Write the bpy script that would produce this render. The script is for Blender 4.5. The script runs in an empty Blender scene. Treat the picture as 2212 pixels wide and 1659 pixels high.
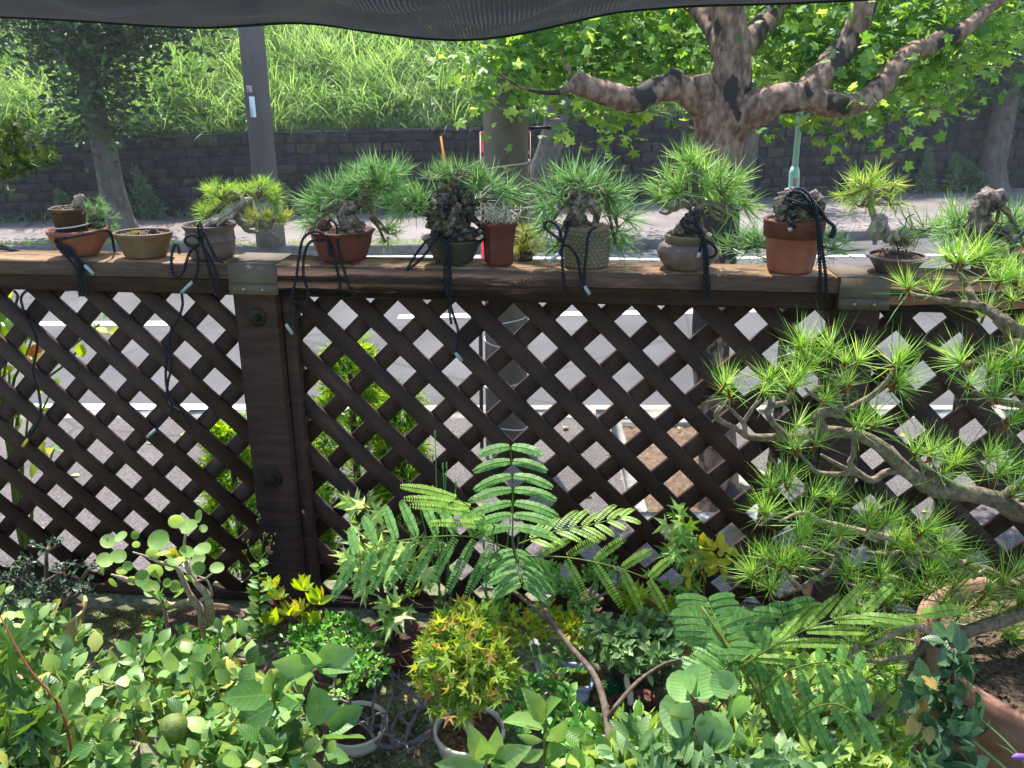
import bpy, math, random
import numpy as np
from mathutils import Vector
random.seed(7); rng = np.random.default_rng(7)
S = bpy.context.scene; COL = S.collection
# ---------------------------------------------------------------- camera, sky, sun, exposure
FOC = 1880.0; TH = math.radians(19.8); CZ = 2.5
cam = bpy.data.objects.new('camera', bpy.data.cameras.new('camera')); COL.objects.link(cam)
cam.location = (0, 0, CZ); cam.rotation_euler = (math.radians(90) - TH, 0, 0)
cam.data.sensor_width = 36; cam.data.lens = 36 * FOC / 2212; cam.data.clip_start = .02; cam.data.clip_end = 2000
S.camera = cam
SUN_EL, SUN_AZ = math.radians(63), math.radians(-14)          # azimuth from +Y, negative = to the left
W = bpy.data.worlds.new('World'); S.world = W; W.use_nodes = True
nt = W.node_tree; sky = nt.nodes.new('ShaderNodeTexSky'); sky.sky_type = 'NISHITA'; sky.sun_disc = False
sky.sun_elevation = SUN_EL; sky.sun_rotation = SUN_AZ
nt.links.new(sky.outputs[0], nt.nodes['Background'].inputs[0]); nt.nodes['Background'].inputs[1].default_value = .15
sl = bpy.data.lights.new('sun', 'SUN'); sl.energy = 3.9; sl.angle = math.radians(.55); sl.color = (1, .95, .87)
so = bpy.data.objects.new('sun', sl); COL.objects.link(so)
sd = Vector((math.sin(SUN_AZ) * math.cos(SUN_EL), math.cos(SUN_AZ) * math.cos(SUN_EL), math.sin(SUN_EL)))
so.rotation_euler = sd.to_track_quat('Z', 'Y').to_euler()
S.view_settings.view_transform = 'Standard'; S.view_settings.look = 'None'
S.view_settings.exposure = 1.68; S.view_settings.gamma = 1
# ---------------------------------------------------------------- placing helpers
def ray(u, v):
    a = (u - 1106) / FOC; b = (829.5 - v) / FOC; c, s = math.cos(TH), math.sin(TH)
    return np.array([a, c + b * s, -s + b * c])
O = np.array([0, 0, CZ])
def PY(u, v, Y): d = ray(u, v); return O + d * (Y / d[1])        # on a wall facing us, Y metres away
def PZ(u, v, z=0.0): d = ray(u, v); return O + d * ((z - CZ) / d[2])   # on level ground of height z
FY0, FM = 1.80, -.10                                             # front face of the fence rail: Y = FY0 + FM*x
def PF(u, v, off=0.0):                                           # on a plane parallel to the fence
    d = ray(u, v); return O + d * ((FY0 + off) / (d[1] - FM * d[0]))
def px(p): return (p[1] * math.cos(TH) + (CZ - p[2]) * math.sin(TH)) / FOC   # metres per pixel at p
RZ = 2.105                                                       # top of the fence rail
# ---------------------------------------------------------------- mesh builder
def nrm(a): a = np.asarray(a, float); return a / (np.linalg.norm(a, axis=-1, keepdims=True) + 1e-9)
class MB:
    def __init__(s): s.v = []; s.f = []; s.n = 0; s.m = []; s.lv = {}
    def add(s, verts, faces, mi=0):
        verts = np.asarray(verts, float).reshape(-1, 3); s.v.append(verts)
        for fa in (faces if isinstance(faces, list) and len(faces) and isinstance(faces[0], np.ndarray) else [np.asarray(faces)]):
            if len(fa): s.f.append(fa + s.n); s.m.append(np.full(len(fa), mi))
        s.n += len(verts)
    def build(s, name, mats, parent=None, smooth=False, loc=None):
        if not s.v: s.add([[0, 0, 0], [0, 0, .001], [0, .001, 0]], [[0, 1, 2]])
        V = np.concatenate(s.v); off = np.zeros(3)
        if parent is not None: off = np.array(parent.matrix_world.translation if parent.get('_w') is None else list(parent['_w']))
        elif loc is not None: off = np.array(loc)
        V = V - off
        me = bpy.data.meshes.new(name); me.vertices.add(len(V)); me.vertices.foreach_set('co', V.ravel())
        cnt = np.concatenate([np.full(len(f), f.shape[1]) for f in s.f]); idx = np.concatenate([f.ravel() for f in s.f])
        me.loops.add(len(idx)); me.loops.foreach_set('vertex_index', idx.astype(np.int32))
        st = np.concatenate([[0], np.cumsum(cnt)[:-1]]); me.polygons.add(len(cnt))
        me.polygons.foreach_set('loop_start', st.astype(np.int32)); me.polygons.foreach_set('loop_total', cnt.astype(np.int32))
        me.polygons.foreach_set('material_index', np.concatenate(s.m).astype(np.int32))
        if smooth: me.polygons.foreach_set('use_smooth', np.ones(len(cnt), bool))
        if s.lv:
            A = np.zeros((len(V), 3)); 
            for k_, a_ in s.lv.items(): A[k_:k_ + len(a_)] = a_
            me.attributes.new('lv', 'FLOAT_VECTOR', 'POINT').data.foreach_set('vector', A.ravel())
        me.update(calc_edges=True); me.validate()
        for m in (mats if isinstance(mats, (list, tuple)) else [mats]): me.materials.append(m)
        o = bpy.data.objects.new(name, me); COL.objects.link(o)
        if parent is not None: o.parent = parent; o['_w'] = list(off)
        elif loc is not None: o.location = loc; o['_w'] = list(off)
        return o
    def box(s, c, d, rot=None, mi=0, bev=0.0):
        hx, hy, hz = np.array(d) / 2.0
        if bev > 0:
            b = min(bev, hx * .9, hy * .9, hz * .9); V = []
            for sx in (-1, 1):
                for sy in (-1, 1):
                    for sz in (-1, 1):
                        V += [(sx * hx, sy * (hy - b), sz * (hz - b)), (sx * (hx - b), sy * hy, sz * (hz - b)), (sx * (hx - b), sy * (hy - b), sz * hz)]
            V = np.array(V); ix = lambda a, b_, c_, k: (((a > 0) * 4 + (b_ > 0) * 2 + (c_ > 0)) * 3 + k)
            Q = []; T = []
            for a in (-1, 1):
                Q += [[ix(a, -1, -1, 0), ix(a, 1, -1, 0), ix(a, 1, 1, 0), ix(a, -1, 1, 0)], [ix(-1, a, -1, 1), ix(1, a, -1, 1), ix(1, a, 1, 1), ix(-1, a, 1, 1)], [ix(-1, -1, a, 2), ix(1, -1, a, 2), ix(1, 1, a, 2), ix(-1, 1, a, 2)]]
                for b_ in (-1, 1):
                    Q += [[ix(a, b_, -1, 0), ix(a, b_, 1, 0), ix(a, b_, 1, 1), ix(a, b_, -1, 1)], [ix(a, -1, b_, 0), ix(a, 1, b_, 0), ix(a, 1, b_, 2), ix(a, -1, b_, 2)], [ix(-1, a, b_, 1), ix(1, a, b_, 1), ix(1, a, b_, 2), ix(-1, a, b_, 2)]]
                    for c_ in (-1, 1): T.append([ix(a, b_, c_, k) for k in range(3)])
            fs = [np.array(Q), np.array(T)]
        else:
            V = np.array([(x, y, z) for x in (-hx, hx) for y in (-hy, hy) for z in (-hz, hz)])
            fs = [np.array([[0, 1, 3, 2], [4, 6, 7, 5], [0, 4, 5, 1], [2, 3, 7, 6], [0, 2, 6, 4], [1, 5, 7, 3]])]
        if rot is not None: V = V @ np.array(rot).T
        s.add(V + np.array(c), fs, mi)
    def tube(s, P, R, n=8, rough=0.0, seg=0, mi=0, flat=1.0, cap=True):
        P = np.array(P, float); R = np.array(R if np.ndim(R) else [R] * len(P), float)
        if len(R) != len(P): R = np.interp(np.linspace(0, 1, len(P)), np.linspace(0, 1, len(R)), R)
        if seg: P, R = crom(P, R, seg)
        T = nrm(np.gradient(P, axis=0)); ref = np.array([0.31, .2, .93]) if abs(T[0][2]) < .8 else np.array([.95, .3, .05])
        u = nrm(np.cross(T[0], ref)); k = len(P); ang = np.arange(n) / n * 2 * math.pi; V = np.zeros((k, n, 3))
        ph = rng.random(6) * 6
        for i in range(k):
            u = nrm(u - T[i] * np.dot(u, T[i])); w = np.cross(T[i], u)
            r = np.full(n, R[i])
            if rough: r = r * (1 + rough * (np.sin(ang * 3 + ph[0] + i * .55) * .5 + np.sin(ang * 5 + ph[1] - i * .9) * .35 + rng.normal(0, .35, n)))
            V[i] = P[i] + np.outer(np.cos(ang) * r, u) + np.outer(np.sin(ang) * r * flat, w)
        a = np.arange(k - 1)[:, None] * n + np.arange(n)[None]; b = np.arange(k - 1)[:, None] * n + (np.arange(n)[None] + 1) % n
        fs = [np.stack([a, b, b + n, a + n], -1).reshape(-1, 4)]
        if cap: fs += [np.arange(n)[None, ::-1], (np.arange(n) + (k - 1) * n)[None]]
        s.add(V.reshape(-1, 3), fs, mi)
    def lathe(s, prof, c, n=40, rot=0.0, ex=1.0, ey=1.0, mi=0, poly=0, tilt=0.0, wob=0.0):
        ang = np.arange(n) / n * 2 * math.pi + rot; prof = np.array(prof, float)
        k = np.ones(n)
        if poly:
            h = math.pi / poly; am = np.mod(ang - rot + h, 2 * h) - h; k = math.cos(h) / np.cos(am)
            if poly == 4: k = k * 1.16; k = np.minimum(k, 1.10)
        if wob: k = k * (1 + wob * np.sin(ang * 2 + 1) + wob * .6 * np.sin(ang * 3))
        V = np.zeros((len(prof), n, 3)); m = len(prof)
        for i, (r, z) in enumerate(prof):
            V[i, :, 0] = np.cos(ang) * r * k * ex; V[i, :, 1] = np.sin(ang) * r * k * ey; V[i, :, 2] = z + V[i, :, 0] * tilt
        a = np.arange(m - 1)[:, None] * n + np.arange(n)[None]; b = np.arange(m - 1)[:, None] * n + (np.arange(n)[None] + 1) % n
        s.add(V.reshape(-1, 3) + np.array(c), [np.stack([a, b, b + n, a + n], -1).reshape(-1, 4)], mi)
    def inst(s, tmpl, pos, d, nor, sc, mi=0, bend=None):
        """copies of a leaf template (x across, y along, z up) at pos, pointing d, face normal nor"""
        tv, tf = tmpl; pos = np.asarray(pos, float); N = len(pos)
        if N == 0: return
        d = nrm(np.broadcast_to(d, (N, 3))); nor = np.broadcast_to(nor, (N, 3)); sd_ = nrm(np.cross(d, nor)); nor = np.cross(sd_, d)
        sc = np.broadcast_to(np.asarray(sc, float), (N,))
        V = (tv[None, :, 0, None] * sd_[:, None] + tv[None, :, 1, None] * d[:, None] + tv[None, :, 2, None] * nor[:, None]) * sc[:, None, None] + pos[:, None]
        k = len(tv)
        if k in (18, 15): s.lv[s.n] = np.tile(tv, (N, 1))
        s.add(V.reshape(-1, 3), [(f[None] + (np.arange(N) * k)[:, None, None]).reshape(-1, f.shape[1]) for f in tf], mi)
def crom(P, R, seg):
    P = np.vstack([2 * P[0] - P[1], P, 2 * P[-1] - P[-2]]); out = []; ro = []
    for i in range(1, len(P) - 2):
        for j in range(seg):
            t = j / seg; out.append(.5 * ((2 * P[i]) + (-P[i - 1] + P[i + 1]) * t + (2 * P[i - 1] - 5 * P[i] + 4 * P[i + 1] - P[i + 2]) * t * t + (-P[i - 1] + 3 * P[i] - 3 * P[i + 1] + P[i + 2]) * t ** 3))
            ro.append(R[i - 1] * (1 - t) + R[i] * t)
    out.append(P[-2]); ro.append(R[-1]); return np.array(out), np.array(ro)
# ---------------------------------------------------------------- leaf templates
def T(v, *f): return (np.array(v, float), [np.array(x) for x in f])
def oval(w=.5, fold=.12, curl=.12, tip=1.0, base=.0):
    ys = [0, .15, .38, .62, .82, 1.0]; ws = [0.02, .55, 1.0, .92, .5, 0.0]
    v = []; 
    for y, ww in zip(ys, ws):
        z = -curl * (y ** 2) * 1.2 + curl * .6 * y
        v += [(-ww * w / 2, y, z + fold * ww * w), (0, y * 1.0, z), (ww * w / 2, y, z + fold * ww * w)]
    q = []
    for i in range(5): q += [[3 * i, 3 * i + 1, 3 * i + 4, 3 * i + 3], [3 * i + 1, 3 * i + 2, 3 * i + 5, 3 * i + 4]]
    return T(v, q)
def lance(w=.22):
    return T([(0, 0, 0), (-w / 2, .4, .03), (0, .45, -.02), (w / 2, .4, .03), (0, 1, -.12)], [[0, 2, 1], [0, 3, 2], [1, 2, 4], [2, 3, 4]])
def roundl(cup=.12):
    v = [(0, .48, -cup)]; n = 14
    for i in range(n):
        a = -math.pi / 2 + i * 2 * math.pi / n; r = .5 * (1 - .10 * math.cos(i * 2 * math.pi / n)); v.append((math.cos(a) * r * 1.02, .5 + math.sin(a) * r, cup * .6 * abs(math.cos(a)) - .05 * math.sin(a)))
    return T(v, [[0, 1 + i, 1 + (i + 1) % n] for i in range(n)])
def palm(lob=5, sp=125, notch=.42, w=.3, droop=.25):
    v = [(0, 0, 0)]; m = (lob - 1) / 2
    rec = []
    for i in range(lob):
        k = (i - m) / m; a = math.radians(k * sp); L = 1 - .42 * abs(k) ** 1.5
        for da, r in ((-w * .55, .62 * L), (0, L), (w * .55, .62 * L)): rec.append((a + da, r))
        if i < lob - 1: rec.append((math.radians((i + .5 - m) / m * sp), notch * (1 - .3 * abs(k))))
    for a, r in rec: v.append((math.sin(a) * r, math.cos(a) * r + .05, -droop * r * r))
    return T(v, [[0, i + 1, i + 2] for i in range(len(rec) - 1)])
def small(w=.55): return T([(0, 0, 0), (-w / 2, .55, .08), (0, 1, -.03), (w / 2, .55, .08)], [[0, 3, 2], [0, 2, 1]])
def leaflet(w=.44): return T([(0, 0, 0), (-w / 2, .2, 0), (-w / 2, .85, 0), (0, 1, 0), (w / 2, .85, 0), (w / 2, .2, 0)], [[0, 5, 4, 3], [0, 3, 2, 1]])
def needle(w=.017): return T([(-w, 0, 0), (w, 0, 0), (w * .9, .55, .03), (-w * .9, .55, .03), (0, 1, 0)], [[0, 1, 2, 3]], [[3, 2, 4]])
def blade(w=.009, b=.7): return T([(-w, 0, 0), (w, 0, 0), (-w, .35, 0), (w, .35, 0), (-w * .8, .62, -.12 * b), (w * .8, .62, -.12 * b), (-w * .45, .84, -.33 * b), (w * .45, .84, -.33 * b), (0, 1, -.62 * b)], [[0, 1, 3, 2], [2, 3, 5, 4], [4, 5, 7, 6]], [[6, 7, 8]])
OVAL, OVALW, LANCE, ROUND = oval(.58), oval(.66, .1, .2), lance(), roundl()
MAPLE, PLANE, MAPLE7 = palm(5, 115, .34, .26), palm(5, 100, .50, .8, .3), palm(7, 125, .36, .34, .3)
SMALL, LEAFLET, NEEDLE, BLADE, BLADEX, OVAL2 = small(), leaflet(), needle(), blade(), blade(.007, 1.0), oval(.42, .16, .2)
# ---------------------------------------------------------------- materials
def lin(c):
    if isinstance(c, str): c = [int(c[i:i + 2], 16) / 255 for i in (0, 2, 4)]; c = [x / 12.92 if x <= .04045 else ((x + .055) / 1.055) ** 2.4 for x in c]
    return (*c, 1)
MC = {}
def newmat(name):
    m = bpy.data.materials.new(name); m.use_nodes = True; t = m.node_tree; return m, t, t.nodes['Principled BSDF'], t.nodes['Material Output']
def ramp(t, fac, stops):
    r = t.nodes.new('ShaderNodeValToRGB'); t.links.new(fac, r.inputs[0]); e = r.color_ramp.elements
    while len(e) < len(stops): e.new(.5)
    for x, (p, c) in zip(e, stops): x.position = p; x.color = lin(c)
    return r.outputs[0]
def leafm(name, stops, trans=.42, rough=.5, tint=1.35, patch=None):
    if name in MC: return MC[name]
    m, t, b, out = newmat(name); g = t.nodes.new('ShaderNodeNewGeometry')
    if not isinstance(stops[0], tuple): stops = [(i / max(1, len(stops) - 1), c) for i, c in enumerate(stops)]
    c = ramp(t, g.outputs['Random Per Island'], stops)
    nz = t.nodes.new('ShaderNodeTexNoise'); nz.inputs['Scale'].default_value = 55; hs = t.nodes.new('ShaderNodeHueSaturation')
    tc = t.nodes.new('ShaderNodeTexCoord'); t.links.new(tc.outputs['Object'], nz.inputs['Vector'])
    mr = t.nodes.new('ShaderNodeMapRange'); t.links.new(nz.outputs[0], mr.inputs[0]); mr.inputs[3].default_value = .72; mr.inputs[4].default_value = 1.28
    if patch:
        np_ = t.nodes.new('ShaderNodeTexNoise'); np_.inputs['Scale'].default_value = .75; np_.inputs['Detail'].default_value = 4; t.links.new(tc.outputs['Object'], np_.inputs['Vector']); pc_ = ramp(t, np_.outputs[0], [(.38, patch[0]), (.62, patch[1])])
        pm = t.nodes.new('ShaderNodeMixRGB'); pm.inputs[0].default_value = .55; t.links.new(c, pm.inputs[1]); t.links.new(pc_, pm.inputs[2]); c = pm.outputs[0]
    t.links.new(mr.outputs[0], hs.inputs['Value']); t.links.new(c, hs.inputs['Color'])
    at = t.nodes.new('ShaderNodeAttribute'); at.attribute_name = 'lv'; sx = t.nodes.new('ShaderNodeSeparateXYZ'); t.links.new(at.outputs['Vector'], sx.inputs[0])
    def ma(op, a, b_=None, c_=None):
        n = t.nodes.new('ShaderNodeMath'); n.operation = op
        for i_, x_ in enumerate((a, b_, c_)):
            if x_ is None: continue
            if isinstance(x_, (int, float)): n.inputs[i_].default_value = x_
            else: t.links.new(x_, n.inputs[i_])
        return n.outputs[0]
    ax = ma('ABSOLUTE', sx.outputs[0]); mid = ma('LESS_THAN', ax, .014); has = ma('GREATER_THAN', ma('ABSOLUTE', sx.outputs[1]), .004)
    fr = ma('FRACT', ma('MULTIPLY', ma('SUBTRACT', sx.outputs[1], ma('MULTIPLY', ax, .9)), 7.0)); side = ma('LESS_THAN', ma('ABSOLUTE', ma('SUBTRACT', fr, .5)), .055)
    vein = ma('MULTIPLY', ma('MAXIMUM', mid, ma('MULTIPLY', side, .55)), has); vm = t.nodes.new('ShaderNodeMixRGB'); vm.blend_type = 'MIX'; t.links.new(ma('MULTIPLY', vein, .2), vm.inputs[0]); t.links.new(hs.outputs[0], vm.inputs[1]); vm.inputs[2].default_value = lin('b4c890')
    quilt = ma('MULTIPLY', ma('SINE', ma('MULTIPLY', fr, 3.1416)), has); bp = t.nodes.new('ShaderNodeBump'); bp.inputs['Strength'].default_value = .22; bp.inputs['Distance'].default_value = .001; t.links.new(quilt, bp.inputs['Height']); t.links.new(bp.outputs[0], b.inputs['Normal'])
    t.links.new(vm.outputs[0], b.inputs['Base Color']); b.inputs['Roughness'].default_value = rough; b.inputs['Specular IOR Level'].default_value = .42
    tr = t.nodes.new('ShaderNodeBsdfTranslucent'); h2 = t.nodes.new('ShaderNodeHueSaturation'); h2.inputs['Hue'].default_value = .468; h2.inputs['Saturation'].default_value = 1.12; h2.inputs['Value'].default_value = tint
    t.links.new(hs.outputs[0], h2.inputs['Color']); t.links.new(h2.outputs[0], tr.inputs[0])
    mx = t.nodes.new('ShaderNodeMixShader'); mx.inputs[0].default_value = trans
    t.links.new(b.outputs[0], mx.inputs[1]); t.links.new(tr.outputs[0], mx.inputs[2]); t.links.new(mx.outputs[0], out.inputs[0])
    MC[name] = m; return m
def surf(name, cols, scale=8, rough=.8, bump=.3, bscale=None, stretch=(1, 1, 1), detail=8, spec=.3, metal=0, coord='Object', bdist=.004, ws=0.0):
    if name in MC: return MC[name]
    m, t, b, out = newmat(name); tc = t.nodes.new('ShaderNodeTexCoord'); mp = t.nodes.new('ShaderNodeMapping'); mp.inputs['Scale'].default_value = stretch
    t.links.new(tc.outputs[coord], mp.inputs[0])
    nz = t.nodes.new('ShaderNodeTexNoise'); nz.inputs['Scale'].default_value = scale; nz.inputs['Detail'].default_value = detail; nz.inputs['Roughness'].default_value = .65; t.links.new(mp.outputs[0], nz.inputs['Vector'])
    n = len(cols); c = ramp(t, nz.outputs[0], [(.30 + .42 * i / max(1, n - 1), c) for i, c in enumerate(cols)])
    t.links.new(c, b.inputs['Base Color']); b.inputs['Roughness'].default_value = rough; b.inputs['Specular IOR Level'].default_value = spec; b.inputs['Metallic'].default_value = metal
    if bump:
        n2 = t.nodes.new('ShaderNodeTexNoise'); n2.inputs['Scale'].default_value = bscale or scale * 4; n2.inputs['Detail'].default_value = 6; t.links.new(mp.outputs[0], n2.inputs['Vector'])
        bp = t.nodes.new('ShaderNodeBump'); bp.inputs['Strength'].default_value = bump; bp.inputs['Distance'].default_value = bdist; t.links.new(n2.outputs[0], bp.inputs['Height']); t.links.new(bp.outputs[0], b.inputs['Normal'])
    MC[name] = m; return m
def asphalt(name, c1, c2, c3):
    m, t, b, out = newmat(name); tc = t.nodes.new('ShaderNodeTexCoord')
    def nz(sc, d=4):
        n = t.nodes.new('ShaderNodeTexNoise'); n.inputs['Scale'].default_value = sc; n.inputs['Detail'].default_value = d; t.links.new(tc.outputs['Object'], n.inputs['Vector']); return n.outputs[0]
    a = ramp(t, nz(90, 6), [(.35, c1), (.5, c2), (.68, c3)]); big = ramp(t, nz(.9, 5), [(.35, 'b8b8b8'), (.65, 'ffffff')])
    mx = t.nodes.new('ShaderNodeMixRGB'); mx.blend_type = 'MULTIPLY'; mx.inputs[0].default_value = .8; t.links.new(a, mx.inputs[1]); t.links.new(big, mx.inputs[2])
    vo = t.nodes.new('ShaderNodeTexVoronoi'); vo.feature = 'DISTANCE_TO_EDGE'; vo.inputs['Scale'].default_value = .45; t.links.new(tc.outputs['Object'], vo.inputs['Vector'])
    cr = ramp(t, vo.outputs[0], [(0, '505050'), (.009, 'ffffff')]); m2 = t.nodes.new('ShaderNodeMixRGB'); m2.blend_type = 'MULTIPLY'; m2.inputs[0].default_value = .55
    t.links.new(mx.outputs[0], m2.inputs[1]); t.links.new(cr, m2.inputs[2]); t.links.new(m2.outputs[0], b.inputs['Base Color']); b.inputs['Roughness'].default_value = .85
    bp = t.nodes.new('ShaderNodeBump'); bp.inputs['Strength'].default_value = .4; bp.inputs['Distance'].default_value = .004; t.links.new(nz(140, 3), bp.inputs['Height']); t.links.new(bp.outputs[0], b.inputs['Normal'])
    return m
M = dict(
 asph=asphalt('asphalt_road', '3a3838', '4a4849', '605e5f'), walk=asphalt('asphalt_walk', '5c5350', '73696600'[:6], '8f8582'),
 walkn=asphalt('asphalt_near', '3e3836', '544c4a', '736a67'),
 paint=surf('road_paint', ['c9c9c6', 'ecece8'], 30, .6, .2), kerb=surf('kerb', ['7c776f', '989287', 'aaa398'], 14, .9, .3),
 kerbd=surf('kerb_old', ['45443f', '5c5a54', '6e6b60'], 9, .95, .3), gutter=surf('gutter', ['7d7466', '948a7c', 'a39a8c'], 12, .9, .3),
 soil=surf('soil', ['1c1511', '3a2b20', '5b4634', '2a201a'], 120, .95, .9, 160, bdist=.006), pit=surf('pit_soil', ['443629', '5f4d3e', '7d6854'], 25, .95, .6, 60, bdist=.02),
 gritd=surf('dark_grit', ['1c1713', '3a3026', '6a5a46', '2a221a'], 150, .9, .9, 190, bdist=.006),
 grit=surf('grit', ['3a2a20', '8a6244', 'b88f68', '5a4030'], 190, .9, .9, 190, bdist=.006),
 moss=surf('moss', ['1f2a08', '3d4a10', '5a6418', '6a5a2a'], 40, .95, 1, 160, bdist=.006),
 bed=surf('bed', ['33321f', '52543a', '74745c', '44561f', '8a8770'], 22, .95, 1, 70, bdist=.01),
 wood=surf('fence_wood', ['2d211b', '3e2d26', '4e3a30'], 9, .8, .3, 14, (1, 1, 7), spec=.15, bdist=.002),
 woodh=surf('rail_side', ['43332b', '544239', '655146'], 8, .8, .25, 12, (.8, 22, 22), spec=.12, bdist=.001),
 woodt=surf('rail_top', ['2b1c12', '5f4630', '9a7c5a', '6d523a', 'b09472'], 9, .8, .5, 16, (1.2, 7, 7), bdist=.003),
 lat=surf('lattice_wood', ['2b1f1b', '3b2b25', '4b372e'], 12, .6, .3, 30, spec=.15, bdist=.001),
 clip=surf('clip_metal', ['4c4238', '5c5145', '6b5f52'], 6, .85, .1, 60, spec=.25, metal=.1), bolt=surf('bolt', ['15110e', '2a211b'], 30, .5, .3, metal=.4),
 screw=surf('screw', ['77706a', '99928a'], 30, .35, 0, metal=.9),
 blockw=surf('wall_block', ['27262a', '343237', '464349'], 2.2, .9, .8, 9, bdist=.03), mortar=surf('wall_gap', ['18181a', '222124'], 5, .95, .3),
 earth=surf('slope_earth', ['34521c', '4a6a28', '5f8038'], 3, .95, .5, 10, bdist=.05),
 conc=surf('pole_concrete', ['4d4943', '625d56', '736d64'], 7, .9, .3, 40, (1, 1, .4)), steel=surf('brown_pole', ['4d484a', '5a5557', '645e60'], 3, .6, .08, 30, (1, 1, .2)),
 mint=surf('mint_paint', ['86b0a6', '98c0b6'], 5, .4, .05), red=surf('sign_red', ['b01c22', 'c2262c'], 5, .5, .05), white=surf('white_paint', ['cfcfcc', 'dededb'], 6, .5, .05),
 tagr=surf('sticker', ['a5807f', 'b89a98'], 60, .6, 0), string=surf('string', ['a9a49a', 'cac6bc'], 50, .8, 0), pipe=surf('dark_conduit', ['2b2b2e', '3a3a3e'], 20, .5, .1),
 gtag=surf('green_tag', ['5c7a4a', '7a9a62'], 20, .5, 0), orange=surf('orange_stake', ['9a5b18', 'c07a28'], 30, .6, .1),
 rope=surf('rope', ['0d0f16', '191d28', '262c3a'], 260, .75, .8, 400, bdist=.001), sleeve=surf('sleeve', ['7f878c', 'a3abb0'], 40, .3, 0, spec=.5), sleevey=surf('sleeve_yellow', ['b8a020', 'd8c038'], 40, .4, 0),
 terra=surf('terracotta', ['6a392d', '7d4535', '8c5342', '9c6c5a'], 9, .8, .15, 150, bdist=.001), terrad=surf('terracotta_damp', ['4a2822', '5c332a', '66392f'], 40, .75, .2, 150, bdist=.001),
 redclay=surf('red_clay', ['4e2420', '5d2d28', '6a3730'], 20, .55, .15, 120, bdist=.001), tan=surf('tan_clay', ['453426', '664d3a', '7c644e'], 9, .55, .15, 100, bdist=.001),
 hexc=surf('brown_clay', ['3f2a22', '50382d', '5c4337'], 20, .6, .15, 100, bdist=.001), mauve=surf('mauve_clay', ['463634', '604c4a', '786462'], 8, .5, .12, 90, bdist=.001),
 greyc=surf('grey_glaze', ['24221f', '383531', '4e4a45'], 20, .5, .3, 60, bdist=.002), rough_cl=surf('olive_clay', ['5c4f40', '706250', '7e7060'], 12, .6, .08, 100, bdist=.001),
 orangec=surf('pale_terracotta', ['6f5043', '8a6656', '9c7a6a'], 15, .8, .2, 100, bdist=.001), whitec=surf('white_glaze', ['8f8a7c', 'c4bfb3', 'd4d1c8'], 7, .35, .05), bluec=surf('blue_glaze', ['5c6c8a', '8d99b0', 'b5bdca'], 6, .25, .1),
 cream=surf('cream_glaze', ['b39a5a', 'cdb676', 'd8c48a'], 8, .4, .05), bricks=surf('red_tray', ['5c3630', '744840', '82564c'], 15, .8, .2),
 bark=surf('pine_bark', ['1f1a17', '4a3f38', '837469', 'a89c90'], 70, .92, 1, 90, bdist=.01), barkd=surf('dark_bark', ['161311', '332c27', '665a50', '978b80'], 90, .92, 1, 110, bdist=.01),
 dead=surf('deadwood', ['5a4e42', '8a7e70', 'b3a898'], 60, .85, .8, 90, (1, 1, .4), bdist=.004), twig=surf('twig_bark', ['4b4036', '6e6053', '93836f'], 90, .9, .8, 140, bdist=.003),
 twigp=surf('pale_twig', ['746753', '988972', 'b5a68e'], 90, .9, .6, 140, bdist=.002), stem=surf('brown_stem', ['2f231c', '4b3a2e', '5e4b3d'], 70, .8, .5, 120, bdist=.002), gstem=surf('green_stem', ['3c4a14', '55661e', '6b7a2c'], 60, .6, .1),
 sstem=surf('silk_stem', ['3c332c', '5a4d43', '70645a'], 70, .85, .5, 120, bdist=.002), rstem=surf('red_stem', ['5a2018', '7a3424'], 60, .6, .1), farbark=surf('street_bark', ['3a3732', '565149', '6e685e'], 9, .95, .8, 22, (1, 1, .5), bdist=.02),
 sponge=surf('yellow_sponge', ['a08a3c', 'b9a452'], 60, .95, .6, 120), cloth=surf('white_cloth', ['c4c4c8', 'dcdce0'], 30, .9, .5, 60), fgreen=surf('green_net', ['0f6a44', '1f8a58'], 90, .8, .8, 200),
 tray=surf('grey_plastic', ['9a968c', 'b5b2a8'], 10, .6, .1), purple=surf('purple_petal', ['5a3a7a', '8a66a8'], 40, .6, 0), pinebud=surf('pine_bud', ['6a2a12', '8a4620'], 80, .8, .2),
)
# plane tree bark: beige with large dark patches
def planebark():
    m, t, b, out = newmat('plane_bark'); tc = t.nodes.new('ShaderNodeTexCoord'); mp = t.nodes.new('ShaderNodeMapping'); mp.inputs['Scale'].default_value = (1, 1, .55); t.links.new(tc.outputs['Object'], mp.inputs[0])
    n = t.nodes.new('ShaderNodeTexNoise'); n.inputs['Scale'].default_value = 6.5; n.inputs['Detail'].default_value = 5; t.links.new(mp.outputs[0], n.inputs['Vector'])
    n2 = t.nodes.new('ShaderNodeTexNoise'); n2.inputs['Scale'].default_value = 30; n2.inputs['Detail'].default_value = 8; t.links.new(mp.outputs[0], n2.inputs['Vector'])
    base = ramp(t, n2.outputs[0], [(.35, '4f3b31'), (.5, '735848'), (.65, '927764')]); msk = ramp(t, n.outputs[0], [(.54, '000000'), (.565, 'ffffff')])
    mx = t.nodes.new('ShaderNodeMixRGB'); t.links.new(msk, mx.inputs[0]); t.links.new(base, mx.inputs[1]); mx.inputs[2].default_value = lin('28201b'); t.links.new(mx.outputs[0], b.inputs['Base Color']); b.inputs['Roughness'].default_value = .85
    bp = t.nodes.new('ShaderNodeBump'); bp.inputs['Strength'].default_value = .8; bp.inputs['Distance'].default_value = .012; t.links.new(n.outputs[0], bp.inputs['Height']); t.links.new(bp.outputs[0], b.inputs['Normal']); return m
M['plane'] = planebark()
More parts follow.
